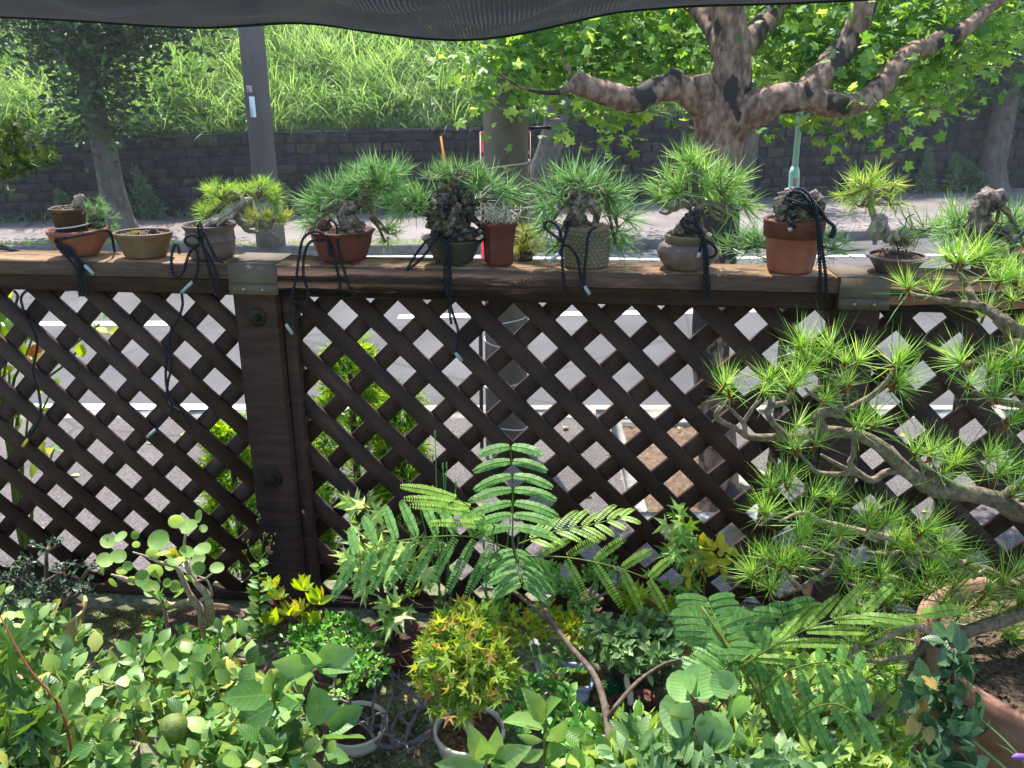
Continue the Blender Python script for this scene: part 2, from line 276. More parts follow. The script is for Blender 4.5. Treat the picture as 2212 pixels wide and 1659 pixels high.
def netmat():
    m, t, b, out = newmat('shade_cloth'); tc = t.nodes.new('ShaderNodeTexCoord')
    def wave(sc, ax):
        w = t.nodes.new('ShaderNodeTexWave'); w.bands_direction = ax; w.inputs['Scale'].default_value = sc; w.inputs['Distortion'].default_value = .6; w.inputs['Detail'].default_value = 1; t.links.new(tc.outputs['Object'], w.inputs['Vector']); return w.outputs[0]
    mu = t.nodes.new('ShaderNodeMath'); mu.operation = 'MULTIPLY'; t.links.new(wave(62, 'X'), mu.inputs[0]); t.links.new(wave(95, 'Y'), mu.inputs[1])
    gt = t.nodes.new('ShaderNodeMapRange'); t.links.new(mu.outputs[0], gt.inputs[0]); gt.inputs[1].default_value = .42; gt.inputs[2].default_value = .7; gt.inputs[3].default_value = 0; gt.inputs[4].default_value = .13
    t.links.new(ramp(t, mu.outputs[0], [(.1, '0c0c11'), (.55, '3c3c47')]), b.inputs['Base Color']); b.inputs['Roughness'].default_value = .6
    tl = t.nodes.new('ShaderNodeBsdfTranslucent'); tl.inputs[0].default_value = lin('30303a'); m1 = t.nodes.new('ShaderNodeMixShader'); m1.inputs[0].default_value = .2
    t.links.new(b.outputs[0], m1.inputs[1]); t.links.new(tl.outputs[0], m1.inputs[2])
    tp = t.nodes.new('ShaderNodeBsdfTransparent'); mx = t.nodes.new('ShaderNodeMixShader'); t.links.new(gt.outputs[0], mx.inputs[0]); t.links.new(m1.outputs[0], mx.inputs[1]); t.links.new(tp.outputs[0], mx.inputs[2]); t.links.new(mx.outputs[0], out.inputs[0]); return m
M['net'] = netmat()
def wallmat():
    m, t, b, out = newmat('rough_block'); g = t.nodes.new('ShaderNodeNewGeometry'); c = ramp(t, g.outputs['Random Per Island'], [(0, '26252a'), (.4, '302e31'), (.75, '3a3637'), (1, '4c4438')])
    tc = t.nodes.new('ShaderNodeTexCoord'); n = t.nodes.new('ShaderNodeTexNoise'); n.inputs['Scale'].default_value = 5; n.inputs['Detail'].default_value = 9; t.links.new(tc.outputs['Object'], n.inputs['Vector']); c2 = ramp(t, n.outputs[0], [(.35, '8a948a'), (.5, 'e8e8e0'), (.65, 'ffffff')])
    mx = t.nodes.new('ShaderNodeMixRGB'); mx.blend_type = 'MULTIPLY'; mx.inputs[0].default_value = 1; t.links.new(c, mx.inputs[1]); t.links.new(c2, mx.inputs[2]); t.links.new(mx.outputs[0], b.inputs['Base Color']); b.inputs['Roughness'].default_value = .95
    n2 = t.nodes.new('ShaderNodeTexNoise'); n2.inputs['Scale'].default_value = 14; n2.inputs['Detail'].default_value = 6; t.links.new(tc.outputs['Object'], n2.inputs['Vector']); bp = t.nodes.new('ShaderNodeBump'); bp.inputs['Strength'].default_value = 1; bp.inputs['Distance'].default_value = .05; t.links.new(n2.outputs[0], bp.inputs['Height']); t.links.new(bp.outputs[0], b.inputs['Normal']); return m
M['blk'] = wallmat()
NB = leafm('needles_bright', ['4c7a34', '729e4c', 'a4c67c'], .35); NG = leafm('needles_green', ['3c6636', '5e8c4c', '92b47a'], .32)
NY = leafm('needles_yellow', [(0, '64883a'), (.45, '92aa4c'), (.85, 'b8b458'), (1, 'a8804a')], .4); ND = leafm('needles_dark', ['38602c', '567f44', '8cac6c'], .28)
NL = leafm('needles_lime', ['5c8c34', '84aa48', 'aac468'], .42)
# ---------------------------------------------------------------- things
def tag(o, label=None, cat=None, group=None, kind=None):
    if label: o['label'] = label
    if cat: o['category'] = cat
    if group: o['group'] = group
    if kind: o['kind'] = kind
    return o
def thing(name, loc, label, cat, group=None):
    o = bpy.data.objects.new(name, None); COL.objects.link(o); o.location = [float(x) for x in loc]; o['_w'] = [float(x) for x in loc]; o.empty_display_size = .05
    return tag(o, label, cat, group)
def struct(mb, name, m, smooth=False): return tag(mb.build(name, m, smooth=smooth), kind='structure')
def rv(n, s=1.0): return rng.normal(0, s, (n, 3))
def rdir(n, up=0.0): d = rv(n); d[:, 2] += up; return nrm(d)
# ================================================================ THE SETTING
def sheet(pts_a, pts_b, z=None):
    mb = MB(); n = len(pts_a); V = np.vstack([pts_a, pts_b]); mb.add(V, np.array([[i, i + 1, n + i + 1, n + i] for i in range(n - 1)])); return mb
def zline(pts, z=0.0): return [PZ(u, v, z) for u, v in pts]
mb = MB(); g = 700; mb.add([(-g, -g, -.03), (g, -g, -.03), (g, g, -.03), (-g, g, -.03)], [[0, 1, 2, 3]]); struct(mb, 'ground', M['earth'])
KERBF = [(-900, 536), (0, 534), (400, 532), (840, 531), (1380, 519), (1900, 498), (2400, 478), (3300, 452)]
WB = [(-900, 497), (0, 477), (400, 466), (1000, 454), (1500, 432), (2212, 406), (3000, 388)]
WT = [(-900, 345), (0, 316), (540, 290), (1040, 279), (1700, 250), (2212, 232), (3000, 205)]
kf = zline(KERBF, .14)
def atline(L, x):
    L = np.array(L); return np.array([x, np.interp(x, L[:, 0], L[:, 1])])
KN = 6.02   # near kerb distance
xs = np.linspace(-13, 16, 60)
near = [(x, KN, 0) for x in xs]; far = [(*atline(kf, x), 0) for x in xs]
struct(sheet(near, far), 'road', M['asph'])
# far pavement with a real kerb
wb = zline(WB, .14)
# far pavement
a = [(*atline(kf, x), .14) for x in xs]; a2 = [(p[0], p[1] + .14, .14) for p in a]; b = [(*(atline(wb, x) + [0, .6]), .144) for x in xs]
struct(sheet(a2, b), 'far_pavement', M['walk'])
mb = MB(); n = len(xs)
prof = [[(p[0], p[1], 0) for p in a], [(p[0], p[1] + .004, .13) for p in a], [(p[0], p[1] + .02, .146) for p in a], [(p[0], p[1] + .14, .146) for p in a], [(p[0], p[1] + .141, .0) for p in a]]
V = np.array(prof).reshape(-1, 3); F = [[r * n + i, r * n + i + 1, (r + 1) * n + i + 1, (r + 1) * n + i] for r in range(4) for i in range(n - 1)]
mb.add(V, np.array(F)); struct(mb, 'far_kerb', M['kerbd'])
# near side: gutter, kerb, pavement
G0, G1 = KN - .02, KN + .42
struct(sheet([(x, G0, .004) for x in xs], [(x, G1, .004) for x in xs]), 'gutter', M['gutter'])
mb = MB()
for i, x in enumerate(np.arange(-12.9, 14, .6)):
    mb.box((x, KN - .09, .065), (.592, .17, .15), bev=.015)
struct(mb, 'near_kerb', M['kerb'])
PX0, PX1, PY0, PY1 = PZ(1350, 1060, .13)[0], PZ(1620, 1060, .13)[0], 4.30, KN - .2
mb = MB()
def quad(mb, x0, x1, y0, y1, z): mb.add([(x0, y0, z), (x1, y0, z), (x1, y1, z), (x0, y1, z)], [[0, 1, 2, 3]])
quad(mb, -13, PX0, 2.0, KN - .18, .13); quad(mb, PX1, 14, 2.0, KN - .18, .13); quad(mb, PX0, PX1, 2.0, PY0, .13); quad(mb, PX0, PX1, PY1, KN - .18, .13)
struct(mb, 'near_pavement', M['walkn'])
mb = MB()
for x0, x1, y0, y1 in ((PX0, PX1, PY0, PY0 + .1), (PX0, PX1, PY1 - .08, PY1), (PX0, PX0 + .1, PY0 + .1, PY1 - .08), (PX1 - .1, PX1, PY0 + .1, PY1 - .08)):
    mb.box(((x0 + x1) / 2, (y0 + y1) / 2, .09), (x1 - x0, y1 - y0, .12), bev=.012)
struct(mb, 'tree_pit_edging', M['kerb'])
mb = MB(); gx, gy = np.meshgrid(np.linspace(PX0 + .09, PX1 - .09, 30), np.linspace(PY0 + .09, PY1 - .07, 30)); mb.add(np.stack([gx.ravel(), gy.ravel(), .11 + rng.normal(0, .008, gx.size)], -1), np.array([[r * 30 + c, r * 30 + c + 1, r * 30 + c + 31, r * 30 + c + 30] for r in range(29) for c in range(29)]))
struct(mb, 'tree_pit_soil', M['pit'])
def line(name, pts, w):
    P = np.array(zline(pts, .004)); X = np.linspace(P[0][0], P[-1][0], 40); Y = np.interp(X, P[:, 0], P[:, 1])
    struct(sheet([(x, y - w / 2, .0045) for x, y in zip(X, Y)], [(x, y + w / 2, .0045) for x, y in zip(X, Y)]), name, M['paint'])
line('road_edge_line', [(-500, 552), (900, 553), (1414, 560), (1850, 552), (2700, 545)], .13)
line('road_centre_line', [(-500, 701), (100, 699), (420, 698)], .17)
line('road_centre_line', [(860, 684), (1001, 681), (1245, 677), (1378, 675), (1660, 669)], .17)
line('road_near_line', [(-500, 880), (450, 880), (900, 884), (1250, 905), (1378, 920), (1634, 931), (2000, 937), (2700, 940)], .15)
# retaining wall of rough blocks
wtop = []
wbp = np.array(wb)
def wallY(x): return atline(wbp, x)[1]
wt_x = []; wt_z = []
for (u, v) in WT:
    d = ray(u, v); t = 15.0
    for _ in range(30): p = O + d * t; t = t * wallY(p[0]) / p[1]
    p = O + d * t; wt_x.append(p[0]); wt_z.append(p[2])
def wallZ(x): return np.interp(x, wt_x, wt_z)
xw = np.linspace(-12, 16, 57)
root = thing('retaining_wall', (0, wallY(0), .14), 'long dark split-face block retaining wall below the grassy bank across the road', 'wall')
mb = MB(); V = []; 
for x in xw: y = wallY(x); z = wallZ(x); V += [(x, y + .03, .1), (x, y + .03, z - .02), (x, y + .5, z - .02)]
mb.add(V, np.array([[3 * i + k, 3 * i + 3 + k, 3 * i + 4 + k, 3 * i + 1 + k] for i in range(len(xw) - 1) for k in (0, 1)])); mb.build('backing', M['mortar'], root)
mb = MB(); bl = .36; nr = 8
for i, x in enumerate(np.arange(-11.8, 15.6, bl)):
    for r in range(nr):
        xx = x + (bl / 2 if r % 2 else 0); y = wallY(xx); h = (wallZ(xx) - .14) / nr; a = math.atan2(wallY(xx + .2) - wallY(xx - .2), .4); rr = [[math.cos(a), -math.sin(a), 0], [math.sin(a), math.cos(a), 0], [0, 0, 1]]
        o = rng.normal(0, .022)
        # split face: four corners pushed in, rough middle
        w2, h2 = bl / 2 - rng.uniform(.003, .012), h / 2 - rng.uniform(.003, .010); gx, gz = np.meshgrid(np.linspace(-1, 1, 5), np.linspace(-1, 1, 4)); e = np.maximum(abs(gx), abs(gz)) > .99
        dep = np.where(e, 0, -.045 + rng.normal(0, .02, gx.shape)); P = np.stack([gx * w2, dep + o, gz * h2], -1).reshape(-1, 3) @ np.array(rr).T
        mb.add(P + [xx, y - .01, .14 + (r + .5) * h], np.array([[j * 5 + k, j * 5 + k + 1, j * 5 + k + 6, j * 5 + k + 5] for j in range(3) for k in range(4)]))
mb.build('block_courses', M['blk'], root)
mb = MB()
for x in np.arange(-11.8, 15.6, .9):
    a = math.atan2(wallY(x + .2) - wallY(x - .2), .4); mb.box((x, wallY(x) + .14, wallZ(x) + .01), (.892, .34, .06), [[math.cos(a), -math.sin(a), 0], [math.sin(a), math.cos(a), 0], [0, 0, 1]], bev=.01)
mb.build('coping', M['blockw'], root)
# grassy bank
SL = math.tan(math.radians(31))
def slopeZ(x, d): return wallZ(x) - .03 + d * SL + .25 * np.sin(x * .7 + 1) * np.clip(d / 4, 0, 1) + .12 * np.sin(x * 1.9 + d * 1.3) * np.clip(d / 2, 0, 1)
mb = MB(); gx, gd = np.meshgrid(np.linspace(-13, 17, 90), np.concatenate([np.linspace(0, 12, 40), [16, 24]])); nx = 90
Y = np.interp(gx.ravel(), wbp[:, 0], wbp[:, 1]) + .28 + gd.ravel(); Z = slopeZ(gx.ravel(), gd.ravel())
mb.add(np.stack([gx.ravel(), Y, Z], -1), np.array([[r * nx + c, r * nx + c + 1, (r + 1) * nx + c + 1, (r + 1) * nx + c] for r in range(41) for c in range(nx - 1)])); struct(mb, 'grassy_bank', M['earth'], True)
def bank(x, d): return np.stack([x, np.interp(x, wbp[:, 0], wbp[:, 1]) + .28 + d, slopeZ(x, d)], -1)
mb = MB(); N = 2600
for k, (N, hh, mi) in enumerate(((5200, (.45, 1.0), 0), (2600, (.4, .8), 1))):
    tx = rng.uniform(-12, 16, N); td = rng.uniform(0, 1, N) ** 1.1 * 8.2; c = bank(tx, td); m = 34
    lean = np.stack([np.sin(tx * 1.3 + td * 2) * .35 + rng.normal(0, .25, N), -.35 + rng.normal(0, .3, N), np.full(N, .0)], -1)
    P = np.repeat(c, m, 0) + rng.normal(0, .10, (N * m, 3)) * [1, 1, .2]
    D = nrm(np.repeat(lean, m, 0) + rng.normal(0, .42, (N * m, 3)) * [1, 1, .3] + [0, 0, .85])
    nor = nrm(np.stack([-D[:, 0], -D[:, 1], np.full(len(D), .6)], -1) + rng.normal(0, .25, D.shape)) * -1
    L = np.repeat(rng.uniform(hh[0], hh[1], N), m) * rng.uniform(.6, 1.15, N * m)
    mb.inst(BLADE if k == 0 else BLADEX, P, D, -nor, L, mi)
tag(mb.build('long_grass', [leafm('grass_a', ['527c38', '74a050', '98bc70', 'b8d096'], .5, .45, patch=('4f8438', '92b868')), leafm('grass_b', ['4a7642', '769f60', 'a8c48e'], .5, .45, patch=('6a8f50', 'a8b884'))]), 'long bright green grass covering the bank behind the block wall', 'grass', kind='stuff')
# broad-leaved weeds low on the bank
mb = MB(); N = 620; tx = rng.uniform(-12, 16, N); tx = np.where(rng.random(N) < .55, rng.choice([-6.5, -2.2, .8, 2.6, 5.5, 8.5], N) + rng.normal(0, .7, N), tx); td = rng.uniform(0, 1, N) ** 1.6 * 5; c = bank(tx, td); m = 30
P = np.repeat(c, m, 0) + rng.normal(0, .16, (N * m, 3)) * [1, 1, .6] + [0, -.1, .3]; mb.inst(OVALW, P, rdir(N * m, -.1), nrm(rv(N * m, .5) + [0, -.5, 1]), rng.uniform(.05, .1, N * m))
tag(mb.build('bank_weeds', leafm('weed_leaf', ['24501a', '3c6e24', '6aa03c'], .4)), 'leafy weeds along the foot of the grassy bank above the wall', 'weeds', kind='stuff')
# low weeds and moss along the wall foot and the kerb
mb = MB(); N = 5200; x = rng.uniform(-11, 15, N); keep = (np.sin(x * 2.1) + np.sin(x * .73 + 2) > -.3); x = x[keep]; N = len(x)
y = np.interp(x, wbp[:, 0], wbp[:, 1]) - rng.exponential(.10, N); mb.inst(LANCE, np.stack([x, y, np.full(N, .145)], -1), rdir(N, 1.2), rdir(N), rng.uniform(.06, .2, N))
tag(mb.build('wall_foot_weeds', leafm('foot_weed', ['2a3f22', '44603a', '6b8456'], .3)), 'low grey green weeds in the joint between far pavement and wall', 'weeds', kind='stuff')
mb = MB(); N = 1500; x = rng.uniform(-9, -1.2, N); y = np.array([atline(kf, q)[1] for q in x]) + .16 + rng.exponential(.05, N); mb.inst(LANCE, np.stack([x, y, np.full(N, .145)], -1), rdir(N, 1.), rdir(N), rng.uniform(.03, .07, N))
tag(mb.build('kerb_grass', leafm('kerb_grass', ['5f8c24', '8cb83a'], .4)), 'thin line of short grass growing along the far kerb', 'grass', kind='stuff')
mb = MB(); N = 90; x = rng.uniform(-7, 12, N); y = np.array([atline(kf, q)[1] for q in x]) + .3 + rng.uniform(0, 2.2, N); mb.inst(OVALW, np.stack([x, y, np.full(N, .155)], -1), rdir(N) * [1, 1, .1], nrm(rv(N, .2) + [0, 0, 1]), rng.uniform(.05, .1, N))
tag(mb.build('fallen_leaves', leafm('fallen', ['8a7434', 'a89a4a', 'b8b070'], .2)), 'fallen yellow leaves scattered on the far pavement', 'leaves', kind='stuff')
mb = MB(); N = 70; x = rng.uniform(-3.5, 3.5, N); y = rng.uniform(3.6, KN - .3, N); mb.inst(OVALW, np.stack([x, y, np.full(N, .138)], -1), rdir(N) * [1, 1, .1], nrm(rv(N, .2) + [0, 0, 1]), rng.uniform(.03, .07, N))
tag(mb.build('pavement_litter', bpy.data.materials['fallen']), 'dry leaves lying on the near pavement behind the fence', 'leaves', kind='stuff')
# terrace the plants stand on
BZ = 1.215
mb = MB(); nx, ny = 110, 70; gx, gy = np.meshgrid(np.linspace(-2.6, 2.6, nx), np.linspace(-.4, 2.02, ny)); lim = FY0 + .17 + FM * gx; gy = np.minimum(gy, lim)
zz = BZ + .006 * np.sin(gx * 9 + 1) * np.cos(gy * 11) + rng.normal(0, .0025, gx.shape)
mb.add(np.stack([gx.ravel(), gy.ravel(), zz.ravel()], -1), np.array([[r * nx + c, r * nx + c + 1, (r + 1) * nx + c + 1, (r + 1) * nx + c] for r in range(ny - 1) for c in range(nx - 1)])); struct(mb, 'terrace_ground', M['bed'], True)
mb = MB(); V = []
for x in np.linspace(-2.8, 2.8, 12): y = FY0 + .175 + FM * x; V += [(x, y, BZ - .02), (x, y, -.02)]
mb.add(V, np.array([[2 * i, 2 * i + 2, 2 * i + 3, 2 * i + 1] for i in range(11)])); struct(mb, 'terrace_face', M['kerbd'])
def onfence(x, off): return FY0 + off + FM * x
# moss cushions on the terrace by the fence
mb = MB(); N = 30000; x = rng.uniform(-1.35, 1.3, N); y = onfence(x, 0) - .02 - rng.exponential(.10, N); k = np.sin(x * 6) + np.sin(x * 2.7 + 2) + rng.normal(0, .5, N) > -.6; x, y = x[k], y[k]; N = len(x)
mb.inst(LANCE, np.stack([x, y, np.full(N, BZ)], -1), rdir(N, 1.3), rdir(N), rng.uniform(.006, .016, N))
tag(mb.build('moss', leafm('moss_leaf', ['3c4a12', '5c6a1c', '7c7c28', '86682c'], .25)), 'olive moss covering the ground at the foot of the lattice fence', 'moss', kind='stuff')
mb = MB(); N = 11000; cx = rng.uniform(-.9, 1.2, 90); cy = rng.uniform(.85, 1.6, 90); i = rng.integers(0, 90, N); x = cx[i] + rng.normal(0, .025, N); y = cy[i] + rng.normal(0, .02, N); x = np.concatenate([x, rng.uniform(-1.2, 1.3, 3000)]); y = np.concatenate([y, rng.uniform(.8, 1.7, 3000)]); N = len(x)
mb.inst(SMALL, np.stack([x, y, BZ + rng.uniform(0, .012, N)], -1), rdir(N, 1.), nrm(rv(N, .6) + [0, -.2, 1]), rng.uniform(.005, .014, N))
tag(mb.build('ground_cover', leafm('cover_leaf', ['24401c', '46682e', '7a9060', '9aa88a'], .25)), 'tiny creeping ground cover and lichen between the small pots', 'ground cover', kind='stuff')
mb = MB(); N = 500; x = rng.uniform(-1.2, 1.3, N); y = rng.uniform(.8, 1.72, N); mb.inst(OVALW, np.stack([x, y, np.full(N, BZ + .012)], -1), rdir(N) * [1, 1, .1], nrm(rv(N, .3) + [0, 0, 1]), rng.uniform(.008, .022, N))
tag(mb.build('leaf_litter', leafm('litter', ['3f2a1a', '6e4a2a', 'a87a3a', '4a4a22'], .1)), 'dead brown leaves lying on the mossy terrace between pots', 'leaf litter', kind='stuff')

# ================================================================ THE FENCE
def fbox(mb, x0, x1, off0, off1, z0, z1, bev=.003, mi=0):      # a box that runs along the fence line
    a = math.atan(FM); L = (x1 - x0) / math.cos(a); xc = (x0 + x1) / 2; o = (off0 + off1) / 2; d = (off1 - off0) * math.cos(a)
    mb.box((xc, onfence(xc, o), (z0 + z1) / 2), (L, d, z1 - z0), [[math.cos(a), -math.sin(a), 0], [math.sin(a), math.cos(a), 0], [0, 0, 1]], mi, bev)
XL0, XL1 = PF(503, 700, .01)[0], PF(600, 640, .01)[0]; XL0 = PF(508, 640, .01)[0]
XR0, XR1 = PF(1812, 650, .01)[0], PF(1908, 650, .01)[0]
fence = thing('lattice_fence', (0, onfence(0, .05), BZ), 'dark brown wooden lattice fence with a flat top rail carrying the row of bonsai', 'fence')
for x0, x1 in ((-2.3, (XL0 + XL1) / 2 - .001), ((XL0 + XL1) / 2 + .001, (XR0 + XR1) / 2 - .001), ((XR0 + XR1) / 2 + .001, 2.3)):
    mb = MB(); fbox(mb, x0, x1, 0, .118, RZ - .036, RZ, .004, 0)
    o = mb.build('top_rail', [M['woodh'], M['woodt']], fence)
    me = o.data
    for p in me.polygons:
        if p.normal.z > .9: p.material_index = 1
    mb = MB(); fbox(mb, x0, x1, .022, .085, RZ - .074, RZ - .037, .003); mb.build('lower_rail', M['wood'], fence)
for x0, x1 in ((XL0, XL1), (XR0, XR1)):
    mb = MB(); fbox(mb, x0, x1, .004, .084, BZ - .1, RZ - .038, .004); p = mb.build('post', M['wood'], fence)
    mb = MB()
    w = .006; fbox(mb, x0 - w, x1 + w, -.003, .121, RZ + .0005, RZ + .0025, 0); fbox(mb, x0 - w, x1 + w, -.004, -.0005, RZ - .062, RZ + .0005, 0)
    fbox(mb, x0 - w, x1 + w, -.0075, -.0045, RZ - .064, RZ - .042, 0)
    c = mb.build('bracket', M['clip'], fence)
    for fx in (.28, .72):
        xx = x0 + (x1 - x0) * fx; mb = MB(); y = onfence(xx, -.0075); mb.tube([(xx, y, RZ - .053), (xx, y - .003, RZ - .053)], [.0045, .0035], 12); mb.build('screw', M['screw'], c)
    for zb in (RZ - .118, RZ - .512):
        xx = (x0 + x1) / 2; y = onfence(xx, .004); mb = MB(); mb.tube([(xx, y - .001, zb), (xx, y - .003, zb), (xx, y - .004, zb)], [.021, .021, .018], 20); mb.tube([(xx, y - .004, zb), (xx, y - .012, zb)], [.0085, .0075], 6); mb.tube([(xx, y - .0121, zb), (xx, y - .018, zb)], [.0045, .004], 10)
        mb.build('bolt', M['bolt'], fence, smooth=False)
ZB = BZ + .035
def panel(x0, x1, au, av, tilt=0.0, ztop=RZ - .070):
    """au,av: a pixel at the centre of one diamond hole fixes the phase"""
    off = .052; A = PF(au, av, off); pit = .1285; wid = .0388; a = math.atan(FM); ca, sa = math.cos(a), math.sin(a)
    mbs = []
    for s in (1, -1):
        for k in range(-30, 31):
            # slat centre lines: x + s*z = const, halfway between hole centres
            c0 = (A[0] / ca) + s * A[2] + (k + .5) * pit
            z0, z1 = ZB, ztop - (.0 if s > 0 else .003)
            # line x = c0 - s*z ; clip to [x0,x1]
            xa, xb = x0 / ca - .045, x1 / ca + .045
            zz = sorted([(c0 - xa) * s, (c0 - xb) * s]); lo, hi = max(zz[0], z0), min(zz[1], z1)
            if hi - lo < .012: continue
            mbs.append((s, c0, lo, hi))
    out = MB()
    for s, c0, lo, hi in mbs:
        h = wid / 2 * math.sqrt(2)                     # mitred ends: parallelogram with level cuts
        y0, y1 = (off - .006, off + .005) if s > 0 else (off + .0055, off + .0165)
        P = []
        for y in (y0, y1):
            for z in (lo, hi):
                xm = c0 - s * z
                for q in (-h, h):
                    X = xm + q; P.append((X * ca, FY0 + y + X * sa, z + tilt * (X - x0)))
        out.add(P, [np.array([[0, 1, 3, 2], [4, 6, 7, 5], [0, 4, 5, 1], [2, 3, 7, 6], [0, 2, 6, 4], [1, 5, 7, 3]])])
    out.build('lattice_panel', M['lat'], fence)
    mb = MB(); fbox(mb, x0 - .002, x1 + .002, .04, .078, ZB - .028, ZB - .002, .002); mb.build('bottom_rail', M['wood'], fence)
panel(-2.3, XL0 - .002, 112, 700); 
panel(XL1 + .034, XR0 - .002, 741, 680, ztop=RZ - .079); panel(XR1 + .002, 2.3, 1914, 873)
mb = MB(); fbox(mb, XL1 + .002, XL1 + .030, .03, .078, BZ - .02, RZ - .075, .003); mb.build('side_strip', M['wood'], fence)
# pale wooden edging lying along the fence foot on the right
t = thing('edging_board', PF(1255, 1335, -.02), 'pale grey board edge lying below the lattice behind the blue and white pot', 'board'); mb = MB(); x0, x1 = PF(1180, 1330, -.02)[0], PF(1375, 1330, -.02)[0]; fbox(mb, x0, x1, -.04, -.02, BZ, BZ + .03, .002); mb.build('board', M['tray'], t)
# ================================================================ STREET THINGS
def taper(name, pts, R, m, parent, n=20, rough=0.0, seg=0): mb = MB(); mb.tube(pts, R, n, rough, seg); return mb.build(name, m, parent, smooth=True)
# concrete utility pole on the near pavement
pc = PZ(1098, 958, .13); pc[0] = PY(1094, 900, pc[1])[0]
t = thing('utility_pole', pc, 'thick grey concrete utility pole behind the square red bonsai pot', 'pole')
taper('pole_shaft', [pc, pc + [0, 0, 3.5], pc + [0, 0, 9]], [.140, .130, .11], M['conc'], t, 36)
for i, (v, dz) in enumerate(((360, .02), (700, .03), (755, -.03), (838, .03), (930, -.02))):
    z = PY(1095, v, pc[1] - .15)[2]; mb = MB(); r = .142 - .0035 * (z / 3); ang = np.linspace(0, 2 * math.pi, 40)
    mb.tube(np.stack([pc[0] + np.cos(ang) * r, pc[1] + np.sin(ang) * r, z + dz * np.cos(ang) + .004 * np.sin(ang * 3)], -1), .0045, 6, cap=False); mb.build('tie_string', M['string'], t, smooth=True)
mb = MB(); z0 = .13; mb.tube([pc + [-.165, -.06, 0], pc + [-.163, -.06, 1.08], pc + [-.163, -.06, 1.14]], [.013, .013, .012], 12); mb.build('conduit', M['pipe'], t, smooth=True)
mb = MB(); mb.box(pc + [-.155, -.11, 1.10], (.05, .02, .08), bev=.008); mb.build('conduit_cap', M['white'], t)
for z in (2.05, 2.6):   # step bolts
    mb = MB(); z_ = z; mb.tube([pc + [.14, 0, z_], pc + [.26, 0, z_]], .009, 8); mb.tube([pc + [.26, 0, z_], pc + [.267, 0, z_]], .015, 10); mb.build('step_bolt', M['bolt'], t)
# red sign board strapped to the far side of the pole, only its edges show
zt, zb_ = PY(1095, 283, pc[1] + .2)[2], PY(1095, 645, pc[1] + .2)[2]; xl, xr = PY(1037, 400, pc[1] + .17)[0], PY(1146, 400, pc[1] + .17)[0]
bx = thing('sign_board', ((xl + xr) / 2, pc[1] + .17, zb_), 'tall narrow red sign board with white lettering fixed behind the concrete pole', 'sign')
mb = MB(); mb.box(((xl + xr) / 2, pc[1] + .17, (zt + zb_) / 2), (xr - xl, .012, zt - zb_), bev=.003); mb.build('board', M['red'], bx)
mb = MB(); mb.box((xl + .006, pc[1] + .160, (zt + zb_) / 2), (.007, .004, zt - zb_ - .01)); mb.box((xr - .003, pc[1] + .160, (zt + zb_) / 2), (.004, .004, zt - zb_ - .01)); mb.build('white_border', M['white'], bx)
mb = MB(); yy = pc[1] + .161
for k, z in enumerate(np.linspace(zb_ + .12, zt - .14, 11)):
    for dx, w, h, dz in ((-.022, .022, .012, .02), (-.014, .01, .05, -.006), (-.026, .018, .012, -.03)) if k % 2 else ((-.02, .02, .02, .015), (-.022, .013, .03, -.02)):
        mb.box((xr + dx, yy, z + dz), (w, .003, h), bev=.001)
mb.build('lettering', M['white'], bx)
mb = MB(); gz = PY(1137, 690, pc[1])[2]; gt = thing('tag_plate', pc + [.165, -.02, gz - .13], 'small green and white plate on the side of the concrete pole', 'plate'); mb.box((pc[0] + .165, pc[1] - .02, gz), (.016, .05, .11), bev=.003); mb.build('plate', M['gtag'], gt); mb = MB(); mb.box((pc[0] + .165, pc[1] - .0465, gz + .03), (.012, .003, .03)); mb.build('white_band', M['white'], gt)
# brown steel pole on the far pavement
b = PZ(586, 528, .14); tp = PY(523, 50, b[1]); d = (tp - b); t = thing('lamp_post', b, 'dark brown steel pole with a white number plate on the far pavement', 'pole')
top = b + d * 2.1; top[0] = b[0] + (tp - b)[0] * 0 ; 
taper('pole_shaft', [b, b + [0, 0, 3.2], b + [0, 0, 8.5]], [.175, .165, .15], M['steel'], t, 32)
taper('base_sleeve', [b, b + [0, 0, .62]], [.205, .205], M['conc'], t, 32)
pz = PY(535, 230, b[1])[2]; mb = MB(); mb.box(b + [-.03, -.172, pz - .14], (.075, .01, .27), bev=.004); mb.build('number_plate', M['white'], t)
mb = MB(); mb.box(b + [-.05, -.175, pz + .09], (.075, .006, .09), bev=.003); mb.build('sticker', M['tagr'], t)
# mint green pole, near kerb
b = PZ(1688, 985, .13); b[1] = KN - .35; b[0] = PY(1690, 960, b[1])[0]; t = thing('sign_pole', b, 'slim mint green pole stepping down in width, left of the far end of the wall', 'pole')
zj = PY(1716, 372, b[1])[2]; xj = PY(1716, 372, b[1])[0]; xt = PY(1742, 100, b[1]); xt = xj + (xt[0] - xj) * 2.4 / (xt[2] - zj)
taper('lower_tube', [b, [xj, b[1], zj], [xj, b[1], zj + .035]], [.034, .033, .022], M['mint'], t, 24)
taper('upper_tube', [[xj, b[1], zj], [xt, b[1], zj + 2.4]], [.019, .019], M['mint'], t, 20)
mb = MB(); mb.box([xj + .005, b[1] - .0335, zj - .055], (.035, .006, .05), bev=.002); mb.build('sticker', M['tagr'], t)
mb = MB(); mb.box([b[0] - .02, b[1] - .042, b[2] + .75], (.07, .014, .32), bev=.006); mb.build('notice_plate', M['white'], t)
